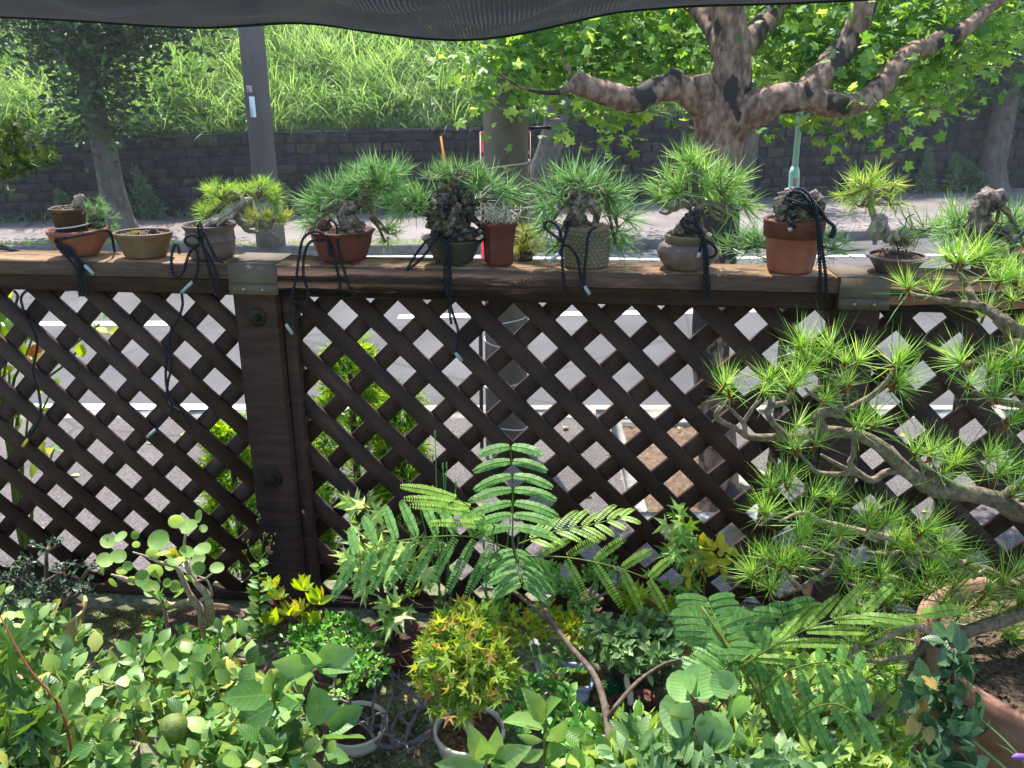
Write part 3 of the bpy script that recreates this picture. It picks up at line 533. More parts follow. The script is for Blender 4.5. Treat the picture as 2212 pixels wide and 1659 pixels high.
# round concrete block with a slotted lid
b = PZ(1618, 1065, .13); t = thing('concrete_base', b, 'round pale concrete block standing in the tree pit beside the plane tree', 'block'); mb = MB(); mb.lathe([(0, 0), (.13, 0), (.125, .10), (.118, .11), (0, .112)], b, 32); mb.build('block', M['kerb'], t)
mb = MB(); mb.box(b + [.03, -.02, .135], (.012, .012, .05), bev=.003); mb.box(b + [-.02, .03, .135], (.012, .012, .05), bev=.003); mb.build('bolt', M['bolt'], t)

# ---------------------------------------------------------------- trees
def crown(parent, name, tmpl, mat, clusters, size, m=40, up=.25, hang=0.0, face=(0, -.5, .8), twigs=None):
    """clusters (x,y,z,rx,ry,rz,n): each leaf clump scatters leaves round small twig tips"""
    mb = MB(); tips = []
    for (x, y, z, rx, ry, rz, n) in clusters:
        k = max(1, n // 9); c = rng.normal(0, 1, (k, 3)); c = c / np.maximum(1, np.linalg.norm(c, axis=1, keepdims=True) / 1.6) * .62 * [rx, ry, rz] + [x, y, z]; tips += list(c)
        i = rng.integers(0, k, n); s = size[1] * 1.7; P = c[i] + rng.normal(0, s, (n, 3))
        D = nrm(rv(n) * [1, 1, .5] + [0, 0, up - hang]); N = nrm(rv(n, .55) + face)
        mb.inst(tmpl, P, D, N, rng.uniform(size[0], size[1], n))
    o = mb.build(name, mat, parent)
    return np.array(tips), o
def tree_parts(t, trunk, R, limbs, bark, n=18, rough=.10, seg=5):
    mb = MB(); mb.tube(trunk, R, n, rough, seg)
    mb.build('trunk', bark, t, smooth=True)
    if limbs:
        for L, r in limbs: mb = MB(); mb.tube(L, r, 12, rough, 5); mb.build('limb', bark, t, smooth=True)
# plane tree on the near pavement
tb = PZ(1548, 1085, .12); YB = tb[1]
def q(u, v, dy=0.0): return PY(u, v, YB + dy)
t = thing('plane_tree', tb, 'pollarded plane tree with patchy beige and black bark standing just beyond the fence', 'tree')
mb = MB(); mb.tube([tb + [0, 0, -.05], tb + [0, 0, .12], q(1545, 900), q(1535, 700), q(1550, 560), q(1556, 450), q(1553, 330), q(1556, 250), q(1578, 170), q(1582, 90), q(1572, 10), q(1566, -120), q(1590, -330)], [.15, .115, .105, .10, .10, .10, .112, .135, .10, .082, .078, .07, .04], 22, .07, 5); mb.build('trunk', M['plane'], t, smooth=True)
limbs = [([q(1560, 255), q(1510, 215, -.05), q(1465, 190, -.1), q(1420, 195, -.15), q(1370, 215, -.2), q(1320, 205, -.2), q(1240, 178, -.2)], [.10, .085, .065, .06, .06, .058, .05]),
 ([q(1440, 190, -.12), q(1455, 168, -.15), q(1462, 150, -.16)], [.055, .04, .03]),
 ([q(1530, 215, -.05), q(1520, 190, -.1), q(1516, 160, -.1)], [.07, .055, .045]),
 ([q(1580, 270), q(1620, 240, -.05), q(1680, 215, -.1), q(1735, 205, -.1), q(1785, 150, .0), q(1830, 90, .1), q(1870, 10, .1), q(1880, -120, .2)], [.11, .095, .075, .07, .065, .06, .055, .03]),
 ([q(1735, 205, -.1), q(1830, 228, -.1), q(1900, 190, 0), q(1960, 120, .1), q(2020, 90, .2), q(2090, 60, .2), q(2200, -40, .3)], [.07, .055, .052, .05, .045, .04, .02]),
 ([q(1575, 130), q(1540, 60, .2), q(1480, -20, .4), q(1420, -140, .5)], [.07, .055, .045, .02]),
 ([q(1590, 110), q(1660, 40, .3), q(1720, -60, .5), q(1780, -220, .6)], [.07, .055, .045, .02]),
 ([q(1245, 180, -.2), q(1235, 160, -.1), q(1200, 90, .3), q(1180, 40, .5)], [.028, .010, .006, .003]),
 ([q(1245, 180, -.2), q(1200, 200, -.3), q(1130, 190, -.35), q(1080, 160, -.35)], [.03, .012, .007, .004])]
for L, r in limbs: mb = MB(); mb.tube(L, r, 14, .09, 5); mb.build('limb', M['plane'], t, smooth=True)
C = []
def cl(u, v, dy, r, n, ry=.35, rz=.8): p = q(u, v - 12, dy + .45); C.append((*p, r, ry, r * rz, int(n * 1.5)))
for (u, v, dy, r, n) in ((1060, 120, -.2, .18, 90), (1062, 195, -.3, .11, 26), (1055, 235, -.3, .06, 10), (1120, 80, 0, .25, 130), (1180, 130, -.1, .26, 170), (1240, 80, 0, .28, 190), (1300, 130, -.1, .28, 210), (1260, 160, .2, .24, 120),
 (1360, 80, .1, .30, 200), (1400, 150, 0, .22, 150), (1340, 280, -.2, .12, 26), (1375, 290, -.2, .08, 16), (1290, 270, -.2, .10, 16), (1450, 70, .3, .3, 170), (1470, 130, .2, .2, 110), (1660, 140, .35, .2, 110), (1620, 190, .5, .16, 60), (1720, 110, .3, .28, 170), (1700, 50, -.2, .28, 150), (1760, 60, .2, .28, 160),
 (1790, 190, -.3, .18, 70), (1830, 130, -.1, .3, 200), (1860, 210, -.2, .2, 130), (1890, 60, .1, .3, 200), (1860, 260, -.3, .14, 60), (1950, 170, .1, .24, 170), (1990, 110, .1, .28, 170), (1960, 50, .2, .3, 170), (2040, 60, .1, .26, 130), (2010, 200, .0, .16, 50), (2130, 40, .1, .24, 80), (2190, 60, -.1, .2, 60), (2170, 10, .1, .2, 60),
 (1200, -60, 0, .4, 160), (1350, -80, .2, .5, 200), (1550, -100, .2, .5, 200), (1750, -80, .2, .5, 220), (1950, -80, .2, .5, 200), (2130, -80, .2, .5, 140), (1450, -260, .3, .6, 150), (1700, -280, .4, .7, 170), (1950, -240, .4, .6, 140)): cl(u, v, dy, r, n)
crown(t, 'foliage', PLANE, leafm('plane_leaf', ['3e6c2c', '588a38', '7ca84a', 'a4c466'], .55, .5, 1.3), C, (.030, .064), face=(0, -.35, .9), hang=.35)
# trees beyond the road
def street_tree(name, label, base, pts, R, clusters, col, lab2=None, size=(.09, .17), hang=0.1):
    t = thing(name, base, label, 'tree'); mb = MB(); mb.tube(pts, R, 18, .06, 5); mb.build('trunk', M['farbark'], t, smooth=True)
    tips, o = crown(t, 'foliage', OVAL2, col, clusters, size, hang=hang, face=(0, -.5, .7)); return t
dk = leafm('street_leaf_dark', ['13290f', '203e18', '356025'], .3); dk2 = leafm('street_leaf', ['1a3a16', '2d5a20', '54862e'], .35)
def far_tree(label, u0, v0, path, w, cl_, col, limbs=()):
    b = PZ(u0, v0, .14); Y = b[1]; k = px(b); pts = [b + [0, 0, -.05], b + [0, 0, .15]] + [PY(u, v, Y) for u, v in path]; R = [w * k * .75] + [w * k * .58] + list(np.linspace(w * k * .5, w * k * .3, len(path)))
    t = street_tree('street_tree', label, b, pts, R, [(*PY(u, v, Y + dy), ru * k, ru * k * .8, rv_ * k, n) for u, v, dy, ru, rv_, n in cl_], col)
    for L, r0 in limbs: mb = MB(); mb.tube([PY(u, v, Y + dy) for u, v, dy in L], np.linspace(r0, r0 * .4, len(L)), 8, .05, 4); mb.build('limb', M['farbark'], t, smooth=True)
    return t
far_tree('grey trunked street tree with dark drooping foliage at the far left', 262, 497, [(245, 420), (230, 350), (212, 270), (200, 200), (190, 120), (190, 40), (185, -80), (190, -260)], 52,
 [(200, 80, 0, 60, 45, 500), (120, 45, 0, 70, 28, 380), (50, 55, .2, 50, 25, 160), (290, 50, 0, 70, 30, 460), (350, 55, 0, 40, 15, 110), (160, 130, -.3, 40, 30, 140), (240, 120, -.4, 42, 40, 330), (245, 185, -.4, 34, 36, 240), (195, 210, -.4, 35, 50, 300), (150, 190, .1, 30, 25, 80), (140, 215, .1, 20, 20, 40), (280, 210, -.2, 30, 40, 150), (205, 260, -.4, 28, 25, 160), (120, 105, 0, 60, 25, 160), (70, 20, 0, 120, 50, 900), (230, 10, 0, 120, 50, 900), (380, 20, 0, 80, 35, 400), (150, -90, 0, 200, 90, 1200), (330, -60, 0, 110, 60, 500), (200, -220, .2, 180, 90, 800)], dk,
 [([(200, 160, 0), (150, 110, 0), (110, 90, 0)], .07), ([(195, 110, 0), (260, 60, 0), (330, 20, 0)], .08), ([(190, 60, 0), (110, 10, 0), (30, -30, 0)], .08)])
far_tree('leaning grey trunk of a street tree partly hidden behind the concrete pole', 1152, 478, [(1155, 430), (1172, 370), (1190, 310), (1203, 250), (1215, 180), (1235, 110), (1250, 30), (1255, -80)], 58,
 [(1230, 60, 0, 60, 50, 260), (1290, 20, 0, 60, 50, 240), (1180, 30, 0, 50, 40, 180), (1250, -80, 0, 150, 90, 700)], dk2)
far_tree('thin street tree across the road seen behind the plane tree fork', 1600, 432, [(1615, 330), (1625, 250), (1650, 180), (1680, 120), (1700, 50), (1715, -60)], 40,
 [(1680, 90, 0, 45, 40, 240), (1640, 60, 0, 45, 40, 160), (1730, 60, 0, 45, 40, 200), (1700, -50, 0, 120, 80, 600)], dk2, [([(1625, 215, 0), (1600, 170, 0), (1590, 120, 0)], .06)])
far_tree('grey trunked street tree with dark crown at the far right edge', 2140, 412, [(2142, 360), (2155, 300), (2170, 240), (2180, 180), (2185, 110), (2190, 20), (2190, -100)], 56,
 [(2180, 150, 0, 60, 40, 700), (2120, 140, 0, 50, 45, 500), (2080, 120, 0, 30, 25, 150), (2220, 90, 0, 80, 60, 700), (2130, 80, -.2, 60, 40, 500), (2150, 0, 0, 120, 60, 800), (2230, 200, 0, 40, 40, 220), (2190, -130, 0, 180, 100, 1000)], dk, [([(2180, 170, 0), (2140, 120, 0), (2100, 80, 0)], .08)])
# tall weeds against the wall
wl = leafm('mugwort', ['3c5238', '5c7852', '87a078'], .3)
def mugwort(label, u, v0, v1, lean, n=1, Yoff=-.25):
    b = PZ(u, v0, .14); x = b[0]; y = wallY(x) + Yoff; b = np.array([x, y, .144]); t = thing('weed_plant', b, label, 'weed'); ms, ml = MB(), MB(); k = px(b)
    for j in range(n):
        h = (v0 - v1) * k * rng.uniform(.75, 1.05) * (1 if j == 0 else .75); bx = b + [rng.normal(0, .07) * (j > 0), rng.normal(0, .03), 0]; ln = lean * k + rng.normal(0, .06) * (j > 0)
        S_ = [bx, bx + [ln * .4, 0, h * .55], bx + [ln, 0, h]]; ms.tube(S_, [.012, .008, .004], 6, 0, 4); P, _ = crom(np.array(S_), np.ones(3), 30); P = P[6:]; m = 11
        i = np.repeat(np.arange(len(P)), m); f = 1 - i / len(P); d = rdir(len(i), .1); ml.inst(LANCE, P[i] + d * (.03 + .03 * f[:, None]), d, rdir(len(i), 1.), (.05 + .14 * f) * rng.uniform(.7, 1.2, len(i)))
    ms.build('stem', M['gstem'], t, smooth=True); ml.build('leaves', wl, t); return t
mugwort('feathery grey green weed leaning left against the wall beside the left street tree', 300, 466, 375, -35, 2)
mugwort('upright leafy weed in front of the wall between left street tree and brown pole', 345, 466, 358, -25, 3)
mugwort('thin weed at the wall foot just right of the brown pole', 640, 462, 385, -22, 1)
mugwort('pointed grey green weed against the wall right of the yellow green bonsai', 1985, 414, 322, -4, 3)
mugwort('narrow grey weed standing against the wall, middle of the right hand clump', 2042, 412, 330, -6, 1)
mugwort('bushy weed at the foot of the far right street tree', 2095, 410, 318, -60, 4)
mugwort('short weed at the wall foot near the left frame edge', 165, 474, 400, -20, 2)
# clipped conifers behind the lattice
thj = leafm('thuja', ['24501a', '4a8420', '86b82c', 'b0c838'], .42, .6)
def conifer(label, u, vtop, Y, w, zb=.13):
    tp = PY(u, vtop, Y); b = np.array([tp[0], Y, zb]); t = thing('conifer_shrub', b, label, 'shrub'); h = tp[2] - zb
    mb = MB(); mb.tube([b, tp - [0, 0, .1]], [.03, .008], 8); mb.build('trunk', M['stem'], t); mb = MB(); n = 950; z = rng.random(n) ** .8; r = w * (1 - z) ** .75 * (.5 + .5 * rng.random(n)) + .01; a = rng.uniform(0, 2 * math.pi, n)
    c = b + np.stack([np.cos(a) * r, np.sin(a) * r, z * h * .99], -1); d = nrm(np.stack([np.cos(a), np.sin(a), rng.uniform(.1, 1.0, n)], -1) + rv(n, .25)); m = 16
    i = np.repeat(np.arange(n), m); s = np.tile(np.linspace(0, 1, m), n); side = nrm(np.cross(d, rv(n)))
    sg = np.where(np.tile(np.arange(m), n) % 2, 1, -1); P = c[i] + d[i] * (s * .09)[:, None]; D = nrm(d[i] + side[i] * (sg * .9)[:, None] + rv(n * m, .15)); N = np.cross(d[i], side[i]); mb.inst(LANCE, P, D, N, .045 * (1.15 - s) * rng.uniform(.7, 1.2, n * m)); mb.build('foliage', thj, t)
conifer('bright green conifer shrub seen through the lattice right of the left post', 752, 735, 2.75, .27)
conifer('lower bright conifer shrub seen through the lattice, just right of the taller conifer', 862, 850, 2.65, .17)
conifer('bright conifer shrub seen through the lattice left of the left post', 492, 915, 2.7, .17)
conifer('small dark conifer seen low through the lattice between the two bright conifers', 640, 1040, 2.6, .14)
# vine beyond the left lattice panel
t = thing('vine', (-1.5, 2.35, .13), 'yellow green leafed vine seen through the lattice at the far left', 'vine'); ms, ml = MB(), MB()
for (u, v) in ((0, 700), (40, 690), (75, 760), (20, 800), (70, 730), (110, 845), (215, 700), (180, 745), (0, 640), (10, 860), (120, 960), (60, 900)):
    p = PY(u, v, 2.3); ms.tube([(-1.5, 2.35, .13), (-1.45, 2.3, p[2] - .35), p], [.008, .006, .003], 6, 0, 4)
    n = 7; ml.inst(OVALW, p + rv(n, .022) * [1, 1, .8], rdir(n, -.4), nrm(rv(n, .5) + [0, -.6, .7]), rng.uniform(.03, .06, n))
ms.build('stem', M['gstem'], t, smooth=True); ml.build('leaves', leafm('vine_leaf', [(0, '4a7c1c'), (.6, '86a82c'), (.9, 'b8b030'), (1, 'a86a20')], .45), t)
# garden conifer branch entering top left
t = thing('garden_conifer', (-2.2, 2.2, BZ), 'dense short-needled conifer branch entering at the left edge above the rail', 'tree'); base = np.array([-2.2, 2.2, BZ])
ms, ml = MB(), MB(); ms.tube([base, base + [.05, .1, .8], PY(-260, 330, 2.4)], [.05, .045, .03], 10, .1, 4)
for (u, v, r) in ((-40, 280, 50), (20, 275, 40), (20, 310, 45), (55, 340, 30), (-20, 340, 60), (30, 365, 25), (65, 350, 20), (-60, 400, 50), (-90, 300, 60)):
    p = PY(u, v, 2.35); k = px(p); ms.tube([PY(-260, 330, 2.4), PY((-260 + u) / 2, v - 10, 2.38), p], [.02, .008, .003], 6); c = p + rng.normal(0, 1, (46, 3)) * [r * k * .5, .05, r * k * .32]; i = np.repeat(np.arange(46), 26); ml.inst(needle(.03), c[i], nrm(rdir(len(i), .5) + [.3, -.2, 0]), rdir(len(i)), rng.uniform(.016, .028, len(i)))
ms.build('trunk', M['twig'], t, smooth=True); ml.build('foliage', leafm('yew', ['14240e', '2c4a18', '5c7c28'], .3), t)
# shade cloth overhead
prof = [(-700, 40), (-300, 36), (0, 35), (150, 42), (300, 53), (440, 60), (560, 52), (640, 46), (720, 54), (800, 68), (900, 81), (1000, 87), (1100, 77), (1180, 60), (1250, 43), (1330, 24), (1500, 11), (1700, 6), (1830, 0), (2000, -10), (2300, -30), (2700, -60)]
pu = np.linspace(-700, 2700, 140); pv = np.interp(pu, [p[0] for p in prof], [p[1] for p in prof]); k_ = np.array([.25, .5, .25])
for _ in range(3): pv = np.convolve(np.pad(pv, 1, 'edge'), k_, 'valid')
t = thing('shade_net', (0, 1.3, 2.6), 'sagging black shade netting stretched overhead across the top', 'shade net'); rows = 46; V = []
edge = np.array([PY(u, v, 1.30 - .0 * i) for i, (u, v) in enumerate(zip(pu, pv))])
for r in range(rows):
    s = r / (rows - 1); e = edge.copy(); e[:, 1] -= s * 1.9; e[:, 2] = edge[:, 2] * (1 - s) + s * 2.96 - .10 * math.sin(s * math.pi) + .012 * np.sin(edge[:, 0] * 14 + s * 30) * min(1, s * 6) * (1 - s) + .009 * np.sin(edge[:, 0] * 31 - s * 55 + 1) * min(1, s * 8) * (1 - s); V.append(e)
n = len(pu); mb = MB(); mb.add(np.array(V).reshape(-1, 3), np.array([[r * n + i, r * n + i + 1, (r + 1) * n + i + 1, (r + 1) * n + i] for r in range(rows - 1) for i in range(n - 1)])); mb.build('net', M['net'], t, smooth=True)
mb = MB(); mb.tube(edge, .0028, 6, cap=False); mb.build('hem', M['rope'], t, smooth=True)
# ================================================================ BONSAI ON THE RAIL
def tufts(mb, C, A, cnt, length, spread=.55, tm=NEEDLE, mi=0):
    C = np.asarray(C, float); cnt = max(5, int(cnt * (.62 if tm is NEEDLE else 1))); i = np.repeat(np.arange(len(C)), cnt); A = nrm(np.broadcast_to(A, C.shape)); d = nrm(A[i] + rv(len(i), spread))
    L = np.broadcast_to(length, (len(C),))[i] * rng.uniform(.55, 1.22, len(i)) * 1.05; st = C[i] - A[i] * (rng.random(len(i)) * .18 * L)[:, None]
    mb.inst(tm, st, d, rdir(len(i)), L, mi)
def railpt(u, off=.058): d = ray(u, 575); t = (FY0 + off) / (d[1] - FM * d[0]); x = d[0] * t; return np.array([x, onfence(x, off), RZ + .0008])
def RP(u, v, off=.058): return PF(u, v, off)
def soil_disc(mb, c, r, z, n=28, ex=1, ey=1, dome=.006, poly=0, rot=0):
    rings = 7; ang = np.arange(n) / n * 2 * math.pi + rot; k = np.ones(n)
    if poly: h = math.pi / poly; am = np.mod(ang - rot + h, 2 * h) - h; k = math.cos(h) / np.cos(am)
    if poly == 4: k = np.minimum(k * 1.16, 1.10)
    V = [[0, 0, z + dome]]
    for j in range(1, rings + 1):
        f = j / rings
        for a, kk in zip(ang, k): V.append([math.cos(a) * r * f * kk * ex, math.sin(a) * r * f * kk * ey, z + dome * (1 - f * f) + rng.normal(0, .0012)])
    V = np.array(V) + c; F3 = np.array([[0, 1 + i, 1 + (i + 1) % n] for i in range(n)]); F4 = np.array([[1 + (j - 1) * n + i, 1 + j * n + i, 1 + j * n + (i + 1) % n, 1 + (j - 1) * n + (i + 1) % n] for j in range(1, rings) for i in range(n)])
    mb.add(V, [F3, F4])
    # pebbles
    N = 90; a = rng.uniform(0, 6.28, N); rr = r * .9 * np.sqrt(rng.random(N)); s = rng.uniform(.0012, .003, N)
    P = np.stack([np.cos(a) * rr * ex, np.sin(a) * rr * ey, z + dome * .8 + rng.random(N) * .002], -1) + c
    tv = np.array([(1, 0, 0), (-1, 0, 0), (0, 1, 0), (0, -1, 0), (0, 0, 1), (0, 0, -1)], float); tf = [np.array([[0, 2, 4], [2, 1, 4], [1, 3, 4], [3, 0, 4]])]
    mb.inst((tv, tf), P, rdir(N), rdir(N), s)
def wall_prof(outer, th=.005, lip=0):
    """closed pot profile from the outer (r,z) list, bottom to top"""
    o = list(outer); top = o[-1]; inner = [(max(r - th, .002), z) for r, z in o[::-1] if z > .012]; inner[0] = (top[0] - th, top[1] - .0005)
    return [(.001, o[0][1] + .004), (o[0][0] * .8, o[0][1] + .004), (o[0][0] * .82, o[0][1])] + o + [(top[0] - th * .5, top[1] + .0012)] + inner + [(.001, .012)]
def pot(parent, c, outer, m, n=48, feet=0, th=.005, **kw):
    mb = MB(); mb.lathe(wall_prof(outer, th), c, n, **kw); o = mb.build('pot', m, parent, smooth=not kw.get('poly')); rb = outer[0][0]
    for k in range(feet):
        a = (k + .5) / feet * 2 * math.pi; mb = MB(); ex, ey = kw.get('ex', 1), kw.get('ey', 1); mb.box(np.array(c) + [math.cos(a) * rb * .86 * ex, math.sin(a) * rb * .86 * ey, outer[0][1] - .0035], (rb * .5, rb * .34, .009), [[math.cos(a + 1.57), -math.sin(a + 1.57), 0], [math.sin(a + 1.57), math.cos(a + 1.57), 0], [0, 0, 1]], bev=.002); mb.build('foot', m, parent)
    return o
def branchtube(parent, name, paths, m, rough=.18, seg=6, n=14):
    mb = MB()
    for P, R in paths: mb.tube(P, R, n, rough, seg)
    return mb.build(name, m, parent, smooth=True)
def pads(parent, plist, mat, length, cnt, base=None, tw=M['twig'], spread=.5, bend=.0):
    """foliage pads: (u,v,off,ru,rv,n[,axis]) ; twigs run from the pad centre to each shoot"""
    mf, mt = MB(), MB()
    for pd in plist:
        u, v, off, ru, rv_, n = pd[:6]; n = max(3, int(n * (.6 if length > .03 else 1.15))); ax = np.array(pd[6] if len(pd) > 6 else (0, -.15, 1.)); c = RP(u, v, off); k = px(c); a = rng.uniform(0, 2 * math.pi, n); r = np.sqrt(rng.random(n))
        P = c + np.stack([np.cos(a) * r * ru * k, rng.uniform(-.75, .75, n) * ru * k * .8, np.sin(a) * r * rv_ * k], -1)
        A = nrm(nrm(P - c + [0, 0, -rv_ * k * .5]) * .8 + ax + rv(n, .15)); tufts(mf, P, A, cnt, length * rng.uniform(.8, 1.15, n), spread + .08)
        for p in P[::2]: mt.tube([c - [0, 0, rv_ * k * .5], (c + p) / 2 - [0, 0, .004], p], [.0022, .0016, .0012], 5)
        if base is not None: b = base if np.ndim(base) == 1 else base[np.argmin(np.linalg.norm(np.array(base) - c, axis=1))]; mt.tube([b, (b + c) / 2 + [0, 0, .006], c - [0, 0, rv_ * k * .5]], [.005, .004, .003], 7, .15, 5)
    mt.build('twigs', tw, parent, smooth=True); return mf.build('foliage', mat, parent)
def rope_mesh(mb, P, r=.0021, turns=130, seg=10):
    P = np.array(P, float); Q, _ = crom(P, np.ones(len(P)), seg); L = np.concatenate([[0], np.cumsum(np.linalg.norm(np.diff(Q, axis=0), axis=1))]); n = max(12, int(L[-1] / .0022)); s = np.linspace(0, L[-1], n); Q = np.stack([np.interp(s, L, Q[:, i]) for i in range(3)], -1)
    Tn = nrm(np.gradient(Q, axis=0)); u = nrm(np.cross(Tn[0], [.3, .8, .1])); U = []
    for t_ in Tn: u = nrm(u - t_ * np.dot(u, t_)); U.append(u)
    U = np.array(U); Wv = np.cross(Tn, U); ph = s * 2 * math.pi * turns * .6
    for k in (0, math.pi): mb.tube(Q + (U * np.cos(ph + k)[:, None] + Wv * np.sin(ph + k)[:, None]) * r * 1.25, r * .98, 6)
def rope(label, paths, ends=(), group='ropes tying the bonsai pots to the rail', r=.0017, yellow=False):
    """paths in (u,v,off) pixels; ends = metal sleeves (u0,v0,off,u1,v1,off)"""
    p0 = RP(*paths[0][0]); t = thing('tie_rope', p0, label, 'rope', group)
    for i, path in enumerate(paths): mb = MB(); rope_mesh(mb, [RP(*q_) for q_ in path], r); mb.build('strand', M['rope'], t, smooth=True)
    for e in ends: mb = MB(); a, b = RP(*e[:3]), RP(*e[3:6]); mb.tube([a, a * .5 + b * .5, b], [.0036, .0040, .0038], 10); mb.build('end_sleeve', M['sleevey'] if yellow else M['sleeve'], t, smooth=True)
    return t
GR = 'bonsai in small pots standing along the fence rail'
k0 = px(railpt(1106))
def bt(name, u, label, off=.058, cat='bonsai'):
    b = railpt(u, off); return thing(name, b, label, cat, GR), b, px(b)
# 1 --- stacked: red bowl below, brown hexagonal pot on it
t, b, k = bt('bonsai', 180, 'red terracotta bowl with a dark green pine tuft behind, lowest of a stack of two')
pot(t, b, [(36 * k, .004), (40 * k, .012), (54 * k, 30 * k), (58 * k, 48 * k), (61 * k, 50 * k), (61 * k, 58 * k)], M['terra'])
mb = MB(); soil_disc(mb, b, 55 * k, 52 * k); mb.build('soil', M['soil'], t)
branchtube(t, 'trunk', [([b + [.01, .03, .045], RP(205, 480, .09), RP(225, 470, .10)], [.008, .006, .004])], M['barkd'])
pads(t, [(205, 455, .10, 24, 26, 16, (0, 0, .6)), (232, 480, .105, 20, 26, 16, (.6, -.1, .3)), (148, 482, .10, 14, 16, 8, (-.5, 0, .5)), (225, 505, .10, 16, 14, 8, (.9, 0, -.2))], NG, .022, 46, RP(205, 480, .09), spread=.8)
h = b + [-.010, -.006, 54 * k]; t2 = thing('bonsai', h, 'small brown hexagonal pot with a pale knobby stump, standing on the red bowl', 'bonsai', GR)
pot(t2, h, [(29 * k, .002), (36 * k, 42 * k), (40 * k, 43 * k), (41 * k, 49 * k)], M['hexc'], 48, poly=6, rot=.2, th=.004)
mb = MB(); soil_disc(mb, h, 34 * k, 44 * k, poly=6, rot=.2); mb.build('soil', M['soil'], t2)
branchtube(t2, 'trunk', [([RP(166, 462, .05), RP(163, 448, .05), RP(169, 436, .05), RP(170, 427, .05), RP(167, 421, .05)], [.010, .008, .009, .0115, .007]), ([RP(174, 460, .05), RP(180, 448, .052), RP(176, 442, .05)], [.007, .006, .003])], M['dead'], .3)
ang = np.linspace(0, 6.28, 40); mb = MB(); mb.tube(np.stack([h[0] + np.cos(ang) * 33 * k, h[1] + np.sin(ang) * 33 * k, h[2] + 11 * k + 3 * k * np.cos(ang)], -1), .0018, 6); mb.build('tie_string', M['string'], t2, smooth=True)
# 2 --- plain bowl
t, b, k = bt('bonsai', 319, 'tan oval bowl holding only soil, moss and a few dead roots')
pot(t, b, [(42 * k, .002), (45 * k, 6 * k), (57 * k, 40 * k), (60 * k, 44 * k), (62 * k, 49 * k), (62 * k, 54 * k)], M['tan'], ey=.8)
mb = MB(); soil_disc(mb, b, 57 * k, 47 * k, ey=.8, dome=.008); mb.build('soil', M['soil'], t)
branchtube(t, 'roots', [([RP(318, 508, .05), RP(328, 497, .05), RP(338, 499, .05), RP(345, 510, .05)], [.003, .0035, .003, .002]), ([RP(322, 510, .05), RP(333, 501, .048), RP(342, 510, .05)], [.003, .003, .002]), ([RP(330, 512, .045), RP(341, 502, .048), RP(352, 510, .05)], [.002, .003, .002])], M['barkd'], .2)
mb = MB(); c = RP(293, 504, .05); P = c + rv(500, .0055) * [1.3, 1, .4]; mb.inst(LANCE, P, rdir(500, 1), rdir(500), .004); mb.build('moss', leafm('moss_bright', ['6a7a14', 'a0a828'], .3), t)
# 3 --- mauve round pot, driftwood trunk
t, b, k = bt('bonsai', 462, 'mauve round pot with a slanting trunk of pale driftwood and yellow green pine pads')
pot(t, b, [(40 * k, .004), (46 * k, 6 * k), (50 * k, 26 * k), (50.5 * k, 40 * k), (52.5 * k, 42 * k), (50.5 * k, 44 * k), (50 * k, 62 * k), (56 * k, 70 * k), (57 * k, 74 * k)], M['mauve'], feet=3)
mb = MB(); soil_disc(mb, b, 50 * k, 67 * k); mb.build('soil', M['soil'], t)
B = RP(450, 490, .05)
branchtube(t, 'trunk', [([B, RP(478, 472, .05), RP(505, 452, .05), RP(530, 435, .055), RP(548, 430, .06)], [.014, .012, .011, .009, .003]),
 ([RP(440, 492, .04), RP(462, 480, .035), RP(486, 466, .035), RP(512, 446, .04), RP(540, 432, .05)], [.006, .005, .005, .004, .002]), ([RP(425, 494, .05), RP(448, 478, .042), RP(468, 474, .04), RP(490, 455, .042)], [.004, .004, .004, .003]),
 ([RP(470, 488, .035), RP(484, 474, .03), RP(500, 468, .032), RP(516, 450, .04)], [.004, .0035, .004, .003]), ([RP(510, 452, .04), RP(524, 436, .04), RP(522, 424, .045)], [.006, .005, .004])], M['dead'], .22)
branchtube(t, 'branch', [([RP(505, 458, .06), RP(520, 478, .06), RP(540, 486, .06), RP(560, 483, .06), RP(582, 492, .06)], [.010, .009, .008, .006, .004]), ([RP(555, 484, .06), RP(570, 500, .06), RP(592, 508, .06), RP(600, 518, .06)], [.006, .005, .004, .003]), ([RP(520, 478, .06), RP(535, 498, .06), RP(560, 502, .07)], [.007, .005, .003]), ([RP(530, 440, .06), RP(550, 420, .07), RP(575, 425, .07)], [.006, .004, .003])], M['twig'], .2)
pads(t, [(478, 420, .06, 36, 24, 24), (470, 450, .08, 30, 18, 12), (560, 418, .06, 36, 24, 24), (598, 435, .07, 14, 26, 10, (.7, 0, .4)), (442, 465, .07, 14, 16, 8, (-.4, 0, .6)), (500, 440, .09, 25, 18, 10)], NL, .026, 42, [RP(522, 424, .05), RP(550, 420, .07)], spread=.75)
pads(t, [(560, 470, .06, 26, 10, 12), (598, 472, .06, 28, 10, 12, (.3, 0, .8))], NY, .026, 38, RP(582, 492, .06), spread=.7)
